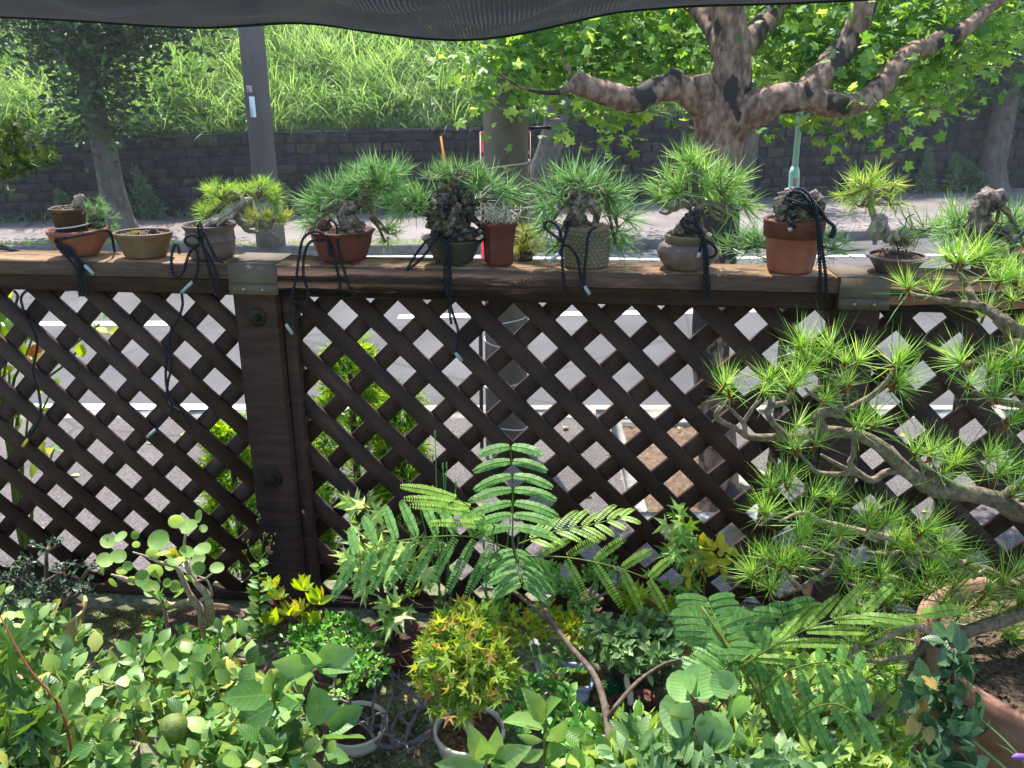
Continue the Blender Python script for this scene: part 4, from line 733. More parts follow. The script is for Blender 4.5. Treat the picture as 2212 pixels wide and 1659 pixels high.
# 4 --- red lotus pot
t, b, k = bt('bonsai', 742, 'reddish lobed pot with a thick pale-barked trunk and a dense dome of green pine')
pot(t, b, [(48 * k, 4 * k), (52 * k, 12 * k), (63 * k, 40 * k), (66 * k, 58 * k), (72 * k, 66 * k), (75 * k, 68 * k)], M['redclay'], feet=4, poly=8, rot=.39, th=.006)
mb = MB(); soil_disc(mb, b, 64 * k, 61 * k, poly=8, rot=.39, dome=.01); mb.build('soil', M['grit'], t)
branchtube(t, 'trunk', [([RP(762, 498, .05), RP(755, 480, .045), RP(746, 462, .045), RP(757, 448, .05), RP(778, 436, .055), RP(786, 425, .06)], [.027, .022, .017, .013, .010, .008]), ([RP(735, 498, .03), RP(748, 485, .035), RP(752, 470, .04)], [.007, .007, .005])], M['bark'], .25)
mb = MB(); mb.tube([RP(690, 494, .04), RP(700, 483, .04), RP(712, 494, .04)], [.008, .010, .007], 12, .3, 4); mb.build('root_lump', M['redclay'], t, smooth=True)
pads(t, [(815, 378, .06, 55, 24, 46), (775, 392, .07, 40, 24, 26), (845, 400, .06, 30, 25, 20, (.5, 0, .7)), (725, 415, .06, 38, 20, 24), (695, 445, .06, 34, 24, 24, (-.5, 0, .5)), (675, 475, .06, 20, 16, 10, (-.8, -.1, .1)), (750, 430, .10, 40, 20, 16), (800, 425, .10, 40, 20, 16)], NG, .046, 34, [RP(786, 425, .06), RP(757, 448, .05)], spread=.6)
pads(t, [(838, 498, .09, 20, 14, 14, (.5, 0, .3)), (832, 518, .09, 14, 10, 8, (.3, -.1, -.9))], NG, .034, 34, RP(800, 470, .09), spread=.7)
branchtube(t, 'branch', [([RP(786, 425, .06), RP(800, 450, .08), RP(815, 475, .09), RP(838, 498, .09)], [.006, .005, .004, .003])], M['twig'], .2)
# 5 --- dark slanted bowl
t, b, k = bt('bonsai', 980, 'dark grey tilted bowl with a massive rugged black trunk and spreading pine branches')
pot(t, b, [(38 * k, 4 * k), (42 * k, 10 * k), (58 * k, 42 * k), (66 * k, 52 * k), (68 * k, 56 * k)], M['greyc'], feet=3, tilt=-.02, wob=.03, ex=.98)
mb = MB(); soil_disc(mb, b, 60 * k, 50 * k, dome=.012); mb.build('soil', M['soil'], t)
branchtube(t, 'trunk', [([RP(985, 515, .05), RP(978, 495, .045), RP(960, 470, .045), RP(955, 452, .045), RP(965, 438, .05), RP(990, 438, .05)], [.046, .042, .036, .032, .026, .016]), ([RP(1000, 470, .06), RP(1008, 445, .06), RP(1000, 420, .06), RP(990, 405, .06), RP(985, 390, .06)], [.020, .018, .016, .013, .008]),
 ([RP(960, 500, .01), RP(975, 480, .008), RP(985, 455, .012), RP(992, 440, .02)], [.009, .008, .009, .006]), ([RP(1000, 450, .05), RP(1020, 470, .04), RP(1040, 490, .04)], [.008, .007, .005]), ([RP(940, 512, .03), RP(948, 490, .018), RP(950, 470, .015)], [.010, .009, .006])], M['barkd'], .32, 7, 18)
branchtube(t, 'branch', [([RP(975, 450, .04), RP(945, 455, .03), RP(915, 462, .03), RP(885, 450, .035)], [.010, .007, .005, .003]), ([RP(990, 400, .06), RP(960, 390, .05), RP(935, 384, .05)], [.007, .005, .003]), ([RP(990, 400, .06), RP(1020, 392, .06), RP(1045, 400, .06)], [.007, .005, .003]), ([RP(1010, 440, .05), RP(1045, 432, .05), RP(1075, 435, .05)], [.007, .005, .003])], M['barkd'], .2)
pads(t, [(985, 370, .05, 55, 12, 34, (0, 0, 1.2)), (940, 378, .05, 24, 10, 10), (1030, 385, .05, 26, 14, 12)], ND, .036, 36, RP(985, 390, .06), spread=.6)
pads(t, [(880, 435, .035, 48, 14, 22, (-.5, -.1, .5)), (920, 425, .04, 30, 16, 12), (860, 450, .04, 16, 8, 5, (-1, 0, .0)), (1062, 408, .06, 34, 20, 20, (.6, .1, .6)), (1092, 420, .06, 16, 12, 7, (.9, .1, .3)), (1025, 440, .08, 14, 10, 5)], NG, .050, 30, [RP(885, 450, .035), RP(1075, 435, .05)], spread=.55)
# 6 --- red square tall pot
t, b, k = bt('bonsai', 1077, 'tall square red-brown pot with bare white wiry roots beside the utility pole', .05)
pot(t, b, [(29 * k, 3 * k), (31 * k, 6 * k), (33 * k, 50 * k), (37 * k, 84 * k), (41 * k, 88 * k), (42 * k, 93 * k)], M['redclay'], 48, feet=4, poly=4, rot=.35 + math.pi / 4 * 0, th=.0045)
mb = MB(); soil_disc(mb, b, 36 * k, 88 * k, poly=4, rot=.35, n=32); mb.build('soil', M['soil'], t)
mb = MB()
for i in range(46):
    a = RP(rng.uniform(1050, 1105), 483, rng.uniform(.02, .06)); c = a + rng.normal(0, .016, 3) * [1, .6, .3] + [0, -.004, rng.uniform(.014, .038)]; e = c + rng.normal(0, .012, 3); mb.tube([a, (a + c) / 2 + rv(1, .004)[0], c, e], [.0018, .0015, .0012, .0008], 5, 0, 4)
mb.build('roots', surf('pale_root', ['8f8270', 'b5aa98', 'd0c8b8'], 60, .9, .3), t, smooth=True)
# tuft of pine hanging behind the rail, grows from the dark bowl side
t, b, k = bt('bonsai', 1135, 'yellow green pine tuft poking out behind the rail, right of the tall square pot', .10)
b2 = b; pot(t, b, [(14 * k, 0.001), (20 * k, 16 * k)], M['greyc'], th=.003); mb = MB(); soil_disc(mb, b, 16 * k, 13 * k); mb.build('soil', M['soil'], t)
branchtube(t, 'trunk', [([b + [0, 0, .01], RP(1130, 535, .1), RP(1132, 515, .1)], [.006, .005, .003])], M['twig'])
pads(t, [(1135, 505, .10, 22, 14, 12), (1140, 530, .10, 24, 14, 14, (.4, 0, .4)), (1122, 540, .1, 12, 10, 6)], NY, .030, 30, RP(1132, 515, .1), spread=.7)
# 7 --- studded cylinder
t, b, k = bt('bonsai', 1265, 'grey-beige cylindrical pot covered in round studs, pine with long radiating needles')
pr = [(43 * k, .002), (45 * k, 6 * k), (45.5 * k, 40 * k), (45.5 * k, 78 * k), (47 * k, 80 * k), (47 * k, 88 * k)]; po = pot(t, b, pr, M['rough_cl'])
mb = MB(); sv = [(0, 0, 1.0)]; 
for r_, z_ in ((.6, .8), (1, 0)):
    for i in range(8): sv.append((math.cos(i * math.pi / 4) * r_, math.sin(i * math.pi / 4) * r_, z_))
SF = [np.array([[0, 1 + i, 1 + (i + 1) % 8] for i in range(8)]), np.array([[1 + i, 9 + i, 9 + (i + 1) % 8, 1 + (i + 1) % 8] for i in range(8)])]
for r_ in range(9):
    z = (8 + r_ * 8.2) * k; na = 27; a = (np.arange(na) + .5 * (r_ % 2)) / na * 2 * math.pi; N = np.stack([np.cos(a), np.sin(a), 0 * a], -1); mb.inst((np.array(sv, float), SF), b + N * 45.2 * k + [0, 0, z], np.broadcast_to([0, 0, 1.], N.shape), N, .0047)
mb.build('studs', M['rough_cl'], t, smooth=True)
mb = MB(); soil_disc(mb, b, 43 * k, 84 * k); mb.build('soil', M['grit'], t)
branchtube(t, 'trunk', [([RP(1262, 500, .05), RP(1256, 480, .045), RP(1246, 455, .045), RP(1242, 432, .045), RP(1255, 415, .05), RP(1262, 405, .05)], [.017, .015, .015, .014, .013, .007]), ([RP(1250, 445, .04), RP(1275, 438, .035), RP(1290, 450, .03), RP(1288, 475, .03), RP(1284, 500, .03)], [.011, .009, .008, .007, .006]), ([RP(1260, 440, .05), RP(1282, 420, .05), RP(1300, 415, .05)], [.008, .006, .004])], M['bark'], .28)
mb = MB(); mb.tube([RP(1232, 496, .04), RP(1234, 480, .04), RP(1244, 492, .035)], [.012, .013, .010], 12, .3, 4); mb.build('root_lump', M['soil'], t, smooth=True)
pads(t, [(1255, 392, .06, 55, 14, 26, (0, 0, 1.3)), (1235, 385, .05, 20, 10, 8, (-.3, 0, 1.6)), (1195, 430, .06, 34, 22, 20, (-.8, -.1, .2)), (1185, 480, .07, 22, 22, 12, (-1, -.1, -.1)), (1325, 425, .06, 34, 20, 20, (.8, 0, .4)), (1335, 480, .08, 30, 24, 18, (.8, -.1, .0)), (1330, 520, .09, 24, 16, 12, (.7, -.1, -.3)), (1200, 525, .09, 18, 14, 7, (-.6, 0, -.2)), (1290, 400, .08, 30, 16, 12), (1280, 450, .10, 40, 25, 14)], NG, .058, 24, [RP(1262, 405, .05), RP(1300, 415, .05)], spread=.6)
# 8 --- mauve squat bowl with pot inside
t, b, k = bt('bonsai', 1482, 'squat mauve bowl carrying a smaller olive pot and a wide fountain of bright pine needles')
pot(t, b, [(44 * k, .002), (47 * k, 5 * k), (60 * k, 22 * k), (64 * k, 36 * k), (60 * k, 50 * k), (52 * k, 56 * k)], M['mauve'], feet=3)
mb = MB(); mb.lathe(wall_prof([(38 * k, 30 * k), (44 * k, 50 * k), (48 * k, 66 * k), (50 * k, 68 * k), (50 * k, 74 * k)], .004), b, 44); mb.build('inner_pot', M['rough_cl'], t, smooth=True)
mb = MB(); soil_disc(mb, b, 45 * k, 70 * k, dome=.01); mb.build('soil', M['soil'], t)
branchtube(t, 'trunk', [([RP(1488, 510, .05), RP(1492, 490, .05), RP(1498, 470, .05), RP(1502, 455, .055), RP(1500, 440, .055)], [.036, .028, .017, .012, .010]), ([RP(1470, 505, .03), RP(1484, 485, .03), RP(1490, 468, .035)], [.014, .012, .006])], M['barkd'], .28, 7, 18)
branchtube(t, 'branch', [([RP(1500, 450, .055), RP(1475, 440, .05), RP(1455, 450, .05), RP(1430, 440, .05), RP(1415, 435, .05)], [.009, .007, .006, .005, .003]), ([RP(1500, 450, .055), RP(1530, 440, .05), RP(1560, 452, .05), RP(1590, 460, .05)], [.008, .007, .005, .003]), ([RP(1455, 450, .05), RP(1440, 462, .045), RP(1425, 458, .04)], [.004, .003, .002]), ([RP(1530, 440, .05), RP(1545, 470, .05), RP(1570, 475, .05)], [.005, .004, .003]), ([RP(1500, 442, .055), RP(1505, 415, .06), RP(1500, 400, .06)], [.009, .007, .004])], M['twig'], .28)
pads(t, [(1500, 385, .06, 60, 30, 50, (0, 0, 1.2)), (1450, 410, .05, 36, 20, 24, (-.8, -.1, .6)), (1420, 430, .05, 14, 8, 6, (-1, -.1, .4)), (1560, 405, .06, 40, 30, 34, (.7, 0, .6)), (1595, 445, .06, 22, 24, 14, (.9, -.1, -.1)), (1545, 440, .08, 36, 20, 20), (1500, 350, .06, 34, 14, 14, (0, 0, 1.6))], NB, .052, 24, [RP(1500, 400, .06), RP(1430, 440, .05), RP(1570, 455, .05)], spread=.55)
# low pine behind the rail
def lowpine(u0, u1, v, label, off, mat, n=24):
    um = (u0 + u1) / 2; b = np.array([railpt(um, off)[0], onfence(railpt(um, off)[0], off), BZ]); t = thing('potted_pine', b, label, 'pine'); top = RP(um, v + 25, off)
    pot(t, b, [(.07, .002), (.09, .12), (.1, .13)], M['greyc']); branchtube(t, 'trunk', [([b + [0, 0, .05], (b + top) / 2 + [.02, 0, 0], top], [.016, .012, .008])], M['bark'], .2)
    pads(t, [(u0 + (u1 - u0) * f, v + dv, off + .01, (u1 - u0) * .14, 16, n, (f - .5, -.1, .7)) for f, dv in ((.1, 12), (.3, -2), (.5, 6), (.7, -4), (.9, 10))] + [(um, v + 45, off, (u1 - u0) * .42, 24, n, (0, -.3, .0))], mat, .055, 26, top, spread=.7); return t
lowpine(1560, 1840, 520, 'green long-needled pine standing behind the rail on both sides of the big terracotta pot', .27, NG, 18)
# 9 --- terracotta
t, b, k = bt('bonsai', 1706, 'large classic terracotta pot holding a mound of bark wrapped in black rope')
mb = MB(); mb.lathe(wall_prof([(45 * k, .001), (47 * k, 4 * k), (58 * k, 76 * k)], .005)[:-9] if False else [(.001, .004), (40 * k, .004), (44 * k, .0), (46 * k, 2 * k), (49 * k, 14 * k), (57 * k, 76 * k)], b, 56); mb.build('pot', M['terra'], t, smooth=True)
mb = MB(); mb.lathe([(57 * k, 75 * k), (61.5 * k, 75 * k), (64 * k, 106 * k), (64.5 * k, 110 * k), (62 * k, 112 * k), (58 * k, 110 * k), (55 * k, 95 * k)], b, 56); mb.build('pot_collar', M['terrad'], t, smooth=True)
mb = MB(); soil_disc(mb, b, 57.5 * k, 103 * k, dome=.012); mb.build('soil', M['grit'], t)
branchtube(t, 'trunk', [([RP(1728, 468, .055), RP(1726, 452, .055), RP(1722, 435, .055), RP(1724, 418, .055), RP(1728, 408, .055)], [.047, .045, .040, .028, .010]), ([RP(1695, 470, .03), RP(1690, 445, .03), RP(1700, 420, .04)], [.014, .016, .012]), ([RP(1745, 470, .015), RP(1742, 450, .012), RP(1735, 425, .03)], [.008, .008, .008]), ([RP(1765, 470, .03), RP(1768, 440, .04), RP(1752, 415, .05)], [.010, .013, .010])], M['bark'], .3, 7, 20)
# 10 --- wide rimmed saucer pot
t, b, k = bt('bonsai', 1934, 'small wide-rimmed mauve saucer pot with curled deadwood and a round yellow green pine')
pot(t, b, [(36 * k, .002), (40 * k, 6 * k), (54 * k, 28 * k), (56 * k, 30 * k), (64 * k, 34 * k), (66 * k, 37 * k), (62 * k, 38.5 * k)], M['mauve'], th=.008)
mb = MB(); soil_disc(mb, b, 50 * k, 34 * k, dome=.012); mb.build('soil', M['soil'], t)
branchtube(t, 'trunk', [([RP(1922, 520, .05), RP(1918, 505, .05), RP(1908, 492, .055), RP(1896, 478, .06), RP(1886, 462, .07), RP(1880, 445, .07), RP(1884, 425, .07), RP(1880, 408, .07)], [.013, .012, .010, .007, .006, .006, .006, .005])], M['dead'], .2)
branchtube(t, 'deadwood', [([RP(1890, 528, .03), RP(1891, 512, .03), RP(1887, 500, .03), RP(1892, 484, .03), RP(1902, 476, .035)], [.004, .006, .011, .010, .005]), ([RP(1897, 500, .025), RP(1906, 486, .025), RP(1900, 474, .03)], [.006, .009, .007]), ([RP(1886, 480, .04), RP(1896, 472, .04), RP(1908, 476, .04), RP(1910, 486, .04)], [.007, .010, .010, .006]), ([RP(1908, 512, .03), RP(1918, 498, .028), RP(1928, 508, .03)], [.004, .005, .003]), ([RP(1916, 520, .03), RP(1930, 500, .03), RP(1940, 520, .03)], [.004, .006, .004])], M['dead'], .3)
mb = MB(); c = RP(1945, 524, .05); P = c + rv(1800, .011) * [1.5, 1.2, .55]; mb.inst(LANCE, P, rdir(1800, .8), rdir(1800), .005); mb.build('moss', leafm('moss_dark', ['1a2a0a', '2f4010', '6a6a14'], .3), t)
mb = MB(); mb.tube([RP(1940, 545, .03), RP(1937, 520, .03), RP(1945, 500, .03), RP(1955, 488, .05), RP(1960, 470, .05), RP(1975, 462, .05)], .0011, 5, 0, 5); mb.build('wire', M['rope'], t, smooth=True)
pads(t, [(1875, 390, .07, 40, 16, 24, (0, 0, 1.1)), (1840, 415, .07, 26, 14, 12, (-.8, -.1, .2)), (1925, 405, .07, 26, 18, 14, (.8, 0, .4)), (1860, 440, .07, 26, 12, 12, (-.5, -.1, -.3)), (1930, 435, .07, 20, 12, 10, (.7, -.1, -.1)), (1880, 415, .1, 30, 20, 14)], leafm('needles_pale', ['5f8c34', '8cac4c', 'b8c470'], .42), .040, 26, [RP(1880, 408, .07), RP(1884, 425, .07)], spread=.65)
branchtube(t, 'branch', [([RP(1882, 432, .07), RP(1900, 440, .07), RP(1925, 442, .07)], [.004, .003, .002]), ([RP(1882, 440, .07), RP(1865, 446, .07), RP(1852, 444, .07)], [.004, .003, .002])], M['twig'], .15)
# 11 --- right, heavy curled trunk
t, b, k = bt('bonsai', 2170, 'long grey oval pot at the right edge with a thick curled grey trunk')
pot(t, b, [(62 * k, .002), (68 * k, 10 * k), (78 * k, 46 * k), (84 * k, 50 * k), (86 * k, 56 * k)], M['mauve'], ey=.62, th=.007)
mb = MB(); soil_disc(mb, b, 76 * k, 50 * k, dome=.01, ey=.6); mb.build('soil', M['grit'], t)
branchtube(t, 'trunk', [([RP(2125, 525, .05), RP(2122, 505, .05), RP(2118, 480, .05), RP(2120, 455, .05), RP(2132, 436, .05), RP(2152, 432, .05), RP(2160, 445, .05)], [.024, .022, .020, .020, .022, .020, .012]), ([RP(2122, 505, .045), RP(2150, 500, .04), RP(2175, 512, .04), RP(2195, 525, .04)], [.013, .012, .009, .006]), ([RP(2176, 515, .03), RP(2172, 498, .03), RP(2182, 490, .03)], [.008, .009, .006])], M['bark'], .28, 7, 18)
pads(t, [(2190, 470, .08, 34, 20, 14, (.2, 0, .9)), (2080, 480, .09, 30, 20, 16, (-.4, 0, .7)), (2215, 520, .08, 24, 24, 12), (2060, 500, .09, 22, 18, 12, (-.6, 0, .5)), (2150, 490, .1, 50, 20, 14)], NG, .05, 28, RP(2160, 445, .05), spread=.65)
lowpine(1970, 2260, 478, 'green long-needled pine behind the rail at the right, beyond the grey oval pot', .24, NB, 16)
# orange stake
b = RP(985, 512, .07); t = thing('stake', b, 'thin orange stake sticking up out of the dark grey bowl', 'stake'); mb = MB(); mb.tube([b, RP(952, 294, .10)], [.0026, .0024], 8); mb.build('stake', M['orange'], t)
# ---------------------------------------------------------------- ropes
f = -.008
rope('black rope knotted round the red bowl of the stack at the left', [[(118, 520, f), (128, 528, f), (160, 545, f), (175, 600, f), (178, 640, f)], [(120, 520, .0), (150, 512, -.01), (190, 505, -.005), (235, 500, .05), (248, 545, .11)], [(128, 530, f), (158, 548, f), (183, 575, f)], [(140, 500, .03), (122, 515, 0), (130, 535, f), (165, 560, f), (185, 600, f), (190, 638, f)], [(122, 530, f), (140, 548, f), (150, 560, f), (168, 590, f), (172, 640, f)]], [(183, 573, f, 203, 592, f)])
rope('black rope looping beside the mauve round pot with driftwood trunk', [[(432, 478, 0), (438, 500, -.01), (436, 520, f), (446, 560, f), (462, 620, f), (466, 640, f)], [(428, 484, 0), (430, 510, -.01), (434, 525, f), (455, 560, f), (470, 600, f), (476, 640, f)], [(434, 522, f), (420, 508, f), (402, 512, f), (402, 526, f), (424, 540, f), (428, 570, f), (424, 595, f), (416, 610, f)], [(434, 524, f), (410, 545, f), (398, 580, f), (385, 597, f), (374, 590, f), (370, 565, f), (372, 545, f), (378, 528, f), (384, 530, f), (388, 548, f)], [(440, 500, -.02), (465, 555, f), (482, 568, f)]], [(416, 608, f, 392, 632, f)])
rope('black rope with two loops hanging from the reddish lobed pot', [[(700, 498, .0), (708, 480, .01), (716, 475, .01), (728, 490, -.0), (730, 530, f), (752, 612, f), (768, 640, f)], [(704, 505, -.005), (712, 530, f), (730, 590, f), (735, 625, f)], [(704, 508, f), (680, 500, f), (655, 515, f), (645, 560, f), (640, 600, f), (632, 632, f), (628, 660, f)], [(700, 520, f), (680, 518, f), (664, 530, f), (656, 560, f), (656, 600, f), (666, 630, f), (664, 648, f), (650, 655, f), (632, 652, f), (625, 680, .0), (622, 706, 0)], [(706, 510, f), (712, 548, f), (722, 560, f), (726, 572, f)]], [(618, 700, -.003, 632, 722, -.003)])
rope('black rope tied across the front of the dark grey tilted bowl', [[(932, 500, .0), (940, 512, -.012), (962, 522, -.014), (968, 560, -.012), (966, 640, f)], [(960, 522, -.012), (930, 515, -.012), (905, 540, -.012), (880, 580, -.012)], [(964, 524, -.012), (940, 520, -.012), (922, 545, -.012), (900, 568, -.012), (878, 584, -.012)], [(964, 522, -.012), (985, 512, -.015), (1020, 500, .0), (1045, 492, .02)], [(970, 530, -.012), (972, 580, f), (975, 630, f), (972, 655, f), (982, 690, .03), (990, 720, .03), (984, 760, f)], [(966, 530, -.014), (960, 600, f), (968, 655, .03), (975, 700, .03)]], [(984, 762, f, 998, 780, f)])
rope('black rope with a bow knot on the studded cylindrical pot', [[(1222, 500, 0), (1224, 480, .0), (1232, 478, .0), (1218, 520, -.01), (1214, 560, f), (1222, 640, f)], [(1216, 525, f), (1200, 510, f), (1180, 495, f), (1176, 482, f), (1190, 478, f), (1206, 492, f), (1214, 520, f)], [(1216, 528, f), (1232, 535, -.008), (1248, 560, -.008), (1254, 595, f), (1262, 622, f)], [(1288, 490, .0), (1272, 505, -.01), (1266, 550, -.012), (1262, 600, f), (1262, 645, f)], [(1217, 528, f), (1212, 540, f), (1206, 552, f)]], [(1208, 548, f, 1182, 570, f), (1262, 618, f, 1274, 636, f)])
rope('black rope pulled tight over the squat mauve bowl and its inner pot', [[(1500, 448, .0), (1504, 480, -.012), (1518, 510, -.015), (1522, 560, -.012), (1520, 650, f)], [(1506, 490, -.01), (1490, 478, -.01), (1474, 474, -.005), (1476, 490, -.01), (1500, 500, -.015), (1516, 515, -.015), (1530, 600, f), (1534, 650, f)], [(1520, 515, -.015), (1540, 530, -.005), (1548, 545, 0), (1540, 555, -.01), (1524, 556, -.01)], [(1518, 515, -.015), (1514, 530, -.015), (1510, 548, -.012)], [(1522, 518, -.015), (1528, 560, -.012), (1526, 645, f)]], [(1511, 545, -.013, 1508, 556, -.013), (1499, 447, .0, 1498, 455, .0)])
rope('black rope wound over the bark mound and hanging from the terracotta pot', [[(1700, 425, .02), (1720, 408, .03), (1742, 415, .02), (1760, 440, .0), (1765, 470, -.01), (1768, 520, -.012), (1772, 600, f), (1772, 645, f)], [(1690, 440, .02), (1710, 415, .02), (1735, 420, .01), (1756, 450, .0), (1768, 480, -.01), (1776, 540, -.012), (1784, 600, f), (1786, 645, f)], [(1698, 455, .01), (1718, 425, .01), (1745, 430, .01), (1770, 450, .01), (1785, 475, .0), (1800, 490, .0), (1792, 512, 0), (1800, 500, 0)], [(1710, 465, .01), (1705, 480, -.013), (1718, 490, -.013), (1708, 495, -.013)], [(1700, 430, .01), (1730, 440, .0), (1770, 458, .01), (1790, 478, .0), (1804, 495, .0), (1796, 520, .0)], [(1695, 460, .01), (1714, 440, .0), (1740, 450, -.0), (1762, 468, .0)]], [(1711, 494, -.014, 1703, 497, -.014), (1798, 515, 0, 1794, 527, 0)], r=.0019)
rope('black rope lashed over the grey oval pot at the right edge', [[(2130, 500, .02), (2160, 505, -.01), (2180, 520, -.015), (2190, 560, -.012), (2188, 620, f)], [(2212, 500, .02), (2195, 520, -.01), (2186, 545, -.015), (2200, 580, -.012)]], [])
rope('loose black rope ends hanging over the lattice near the left frame edge', [[(30, 628, .02), (38, 640, .03), (35, 665, .03), (60, 690, .03), (80, 740, .03), (72, 800, .03), (84, 850, .03), (86, 900, .03), (60, 950, .03)], [(60, 625, .02), (46, 640, .03), (48, 660, .03), (58, 690, .03)]], [(60, 948, .028, 50, 964, .028)], yellow=True)
rope('black rope hanging down the lattice below the mauve round pot', [[(392, 630, .03), (394, 660, .03), (384, 690, .03), (368, 720, .03), (362, 760, .03), (358, 800, .03), (360, 835, .03), (372, 880, .03), (350, 910, .03), (330, 935, .03)], [(372, 700, .03), (366, 740, .03), (370, 790, .03), (362, 830, .03), (362, 870, .03), (390, 890, .03), (420, 930, .03)]], [(336, 928, .028, 318, 944, .028)])
rope('end of a black rope lying on the rail at the left frame edge', [[(-60, 520, .09), (0, 530, .09), (20, 537, .09), (45, 544, .10)], [(-60, 526, .09), (0, 536, .085), (30, 542, .09)]], [])
# ================================================================ PLANTS ON THE TERRACE
def leaves1(mb, L, tm=ROUND, tilt=.25, face=(0, -.55, .85), mi=0, ks=1.0):
    """hand placed leaves: (u0,v0,Y0,u1,v1,Y1) from stalk to tip"""
    A = np.array([PY(*l[:3]) for l in L]); B = np.array([PY(*l[3:6]) for l in L]); d = B - A
    mb.inst(tm, A, d, nrm(rv(len(L), tilt) + face), np.linalg.norm(d, axis=1) * ks, mi)
def stems(parent, name, paths, m, n=8, rough=.12, seg=5):
    """paths: ([(u,v,Y)...],[radii])"""
    mb = MB()
    for P, R in paths: mb.tube([PY(*p) if not isinstance(p, np.ndarray) else p for p in P], R, n, rough, seg)
    return mb.build(name, m, parent, smooth=True)
def scat(mb, cl_, tm, size, up=.2, face=(0, -.4, .9), tilt=.55, per=5, gap=1.0, out=.6):
    """cl_: (u,v,Y,ru,rv,ry,n): shoots inside an ellipsoid, leaves in rosettes round each shoot; returns shoot points"""
    tips = []
    for (u, v, Y, ru, rv_, ry, n) in cl_:
        c = PY(u, v, Y); k = px(c); m = max(1, n // per); w = rng.normal(0, 1, (m, 3)); w = w / np.maximum(.6, np.linalg.norm(w, axis=1, keepdims=True)) * rng.random((m, 1)) ** .4; T_ = c + w * [ru * k, ry, rv_ * k]
        tips += list(T_); i = np.repeat(np.arange(m), per); s = np.mean(size); D = nrm(rdir(len(i), up) + w[i] * out); P = T_[i] + D * s * .12 * gap + rv(len(i), s * .25 * gap); P[:, 2] = np.maximum(P[:, 2], BZ + .01)
        mb.inst(tm, P, D, nrm(rv(len(i), tilt) + face), rng.uniform(size[0], size[1], len(i)))
    return np.array(tips)
def twigs_to(mb, base, tips, r=.002, frac=.5, hub=None):
    for p in tips[rng.random(len(tips)) < frac]:
        h = base if hub is None else hub[np.argmin(np.linalg.norm(np.array(hub) - p, axis=1))]; mb.tube([h, (h + p) / 2 + rv(1, .006)[0] - [0, 0, .004], p], [r * 1.3, r, r * .6], 5, 0, 3)
def tpot(parent, c, r, h, m, n=44, ex=1, ey=1, poly=0, rot=0, soil=True, th=.006, flare=1.25, sm='soil'):
    pot(parent, c, [(r / flare, .002), (r / flare * 1.04, h * .2), (r * .97, h * .84), (r * 1.0, h * .9), (r * 1.03, h)], m, n, ex=ex, ey=ey, poly=poly, rot=rot, th=th)
    if soil: mb = MB(); soil_disc(mb, c, r * .93, h * .86, ex=ex, ey=ey, poly=poly, rot=rot, n=n); mb.build('soil', M[sm], parent)
def plant(name, label, cat, base, cl_, tm, size, lm, sm=None, pt=None, stem_r=.004, group=None, trunk=None, **kw):
    t = thing(name, base, label, cat, group); ml, ms = MB(), MB(); tips = scat(ml, cl_, tm, size, **kw); b = np.array(base, float) + [0, 0, .02]
    hubs = [PY(c[0], c[1], c[2]) - [0, 0, c[4] * .35 * px(PY(c[0], c[1], c[2]))] for c in cl_]
    if trunk is None:
        for h in hubs: h[2] = max(h[2], BZ + .02); ms.tube([b + rv(1, .006)[0] * [1, 1, 0], b * .55 + h * .45 + [rng.normal(0, .01), rng.normal(0, .01), .01], h], [stem_r * 1.3, stem_r, stem_r * .6], 7, .15, 5)
    else:
        for P, R in trunk: ms.tube([PY(*p) for p in P], R, 9, .15, 5)
    twigs_to(ms, b, tips, stem_r * .35, .6, hubs); ms.build('stems', sm or M['twig'], t, smooth=True); ml.build('leaves', lm, t)
    if pt: tpot(t, np.array(base, float), **pt)
    return t
def G0(u, v): p = PZ(u, v, BZ); return p
LG = leafm('leaf_green', ['3c6826', '608e3a', '8cb258', 'b0c870'], .4, .42); LG2 = leafm('leaf_bluegreen', ['466c40', '668c54', '92b07c'], .38, .45); LS = leafm('leaf_small_bright', ['3c7a30', '5c9c40', '92c260'], .35, .4)
LDK = leafm('leaf_dark_small', ['16281c', '27402c', '3f5c40', '62785c'], .15, .35); LSAP = 0; LQ = leafm('leaf_quince', [(0, '2f4f26'), (.3, '507a3c'), (.65, '7ea45a'), (.93, 'a4bc70'), (1, 'bcb450')], .36, .4)
LR = leafm('leaf_round', ['648c3e', '84a856', 'a8c478'], .45, .5); LM = leafm('leaf_maple', ['689040', '94b464', 'b8cc90'], .45, .5); LMR = leafm('leaf_maple_red', [(0, '55802c'), (.5, '86a840'), (.85, 'aab850'), (.96, 'b09a50'), (1, 'a4704a')], .45, .5)
LYG2 = leafm('leaf_limegreen', ['5c8a34', '86aa48', 'a8bc5c'], .42, .45); LY = leafm('leaf_yellow', ['8a9c2c', 'b8b83c', 'cfc454'], .45, .5); LYG = leafm('leaf_yellowgreen', [(0, '6a9428'), (.6, '9ab838'), (.9, 'c0b848'), (1, 'b0783a')], .45, .5); LSK = leafm('leaf_mimosa', ['5a8c46', '689850', '78a65c'], .45, .45, 1.4); LSY = leafm('leaf_mimosa_new', ['7ea444', '8cb24c', '9abe58'], .5, .5)
LRU = leafm('leaf_rust', [(0, 'a07840'), (.5, 'a89848'), (1, '9c5438')], .35)
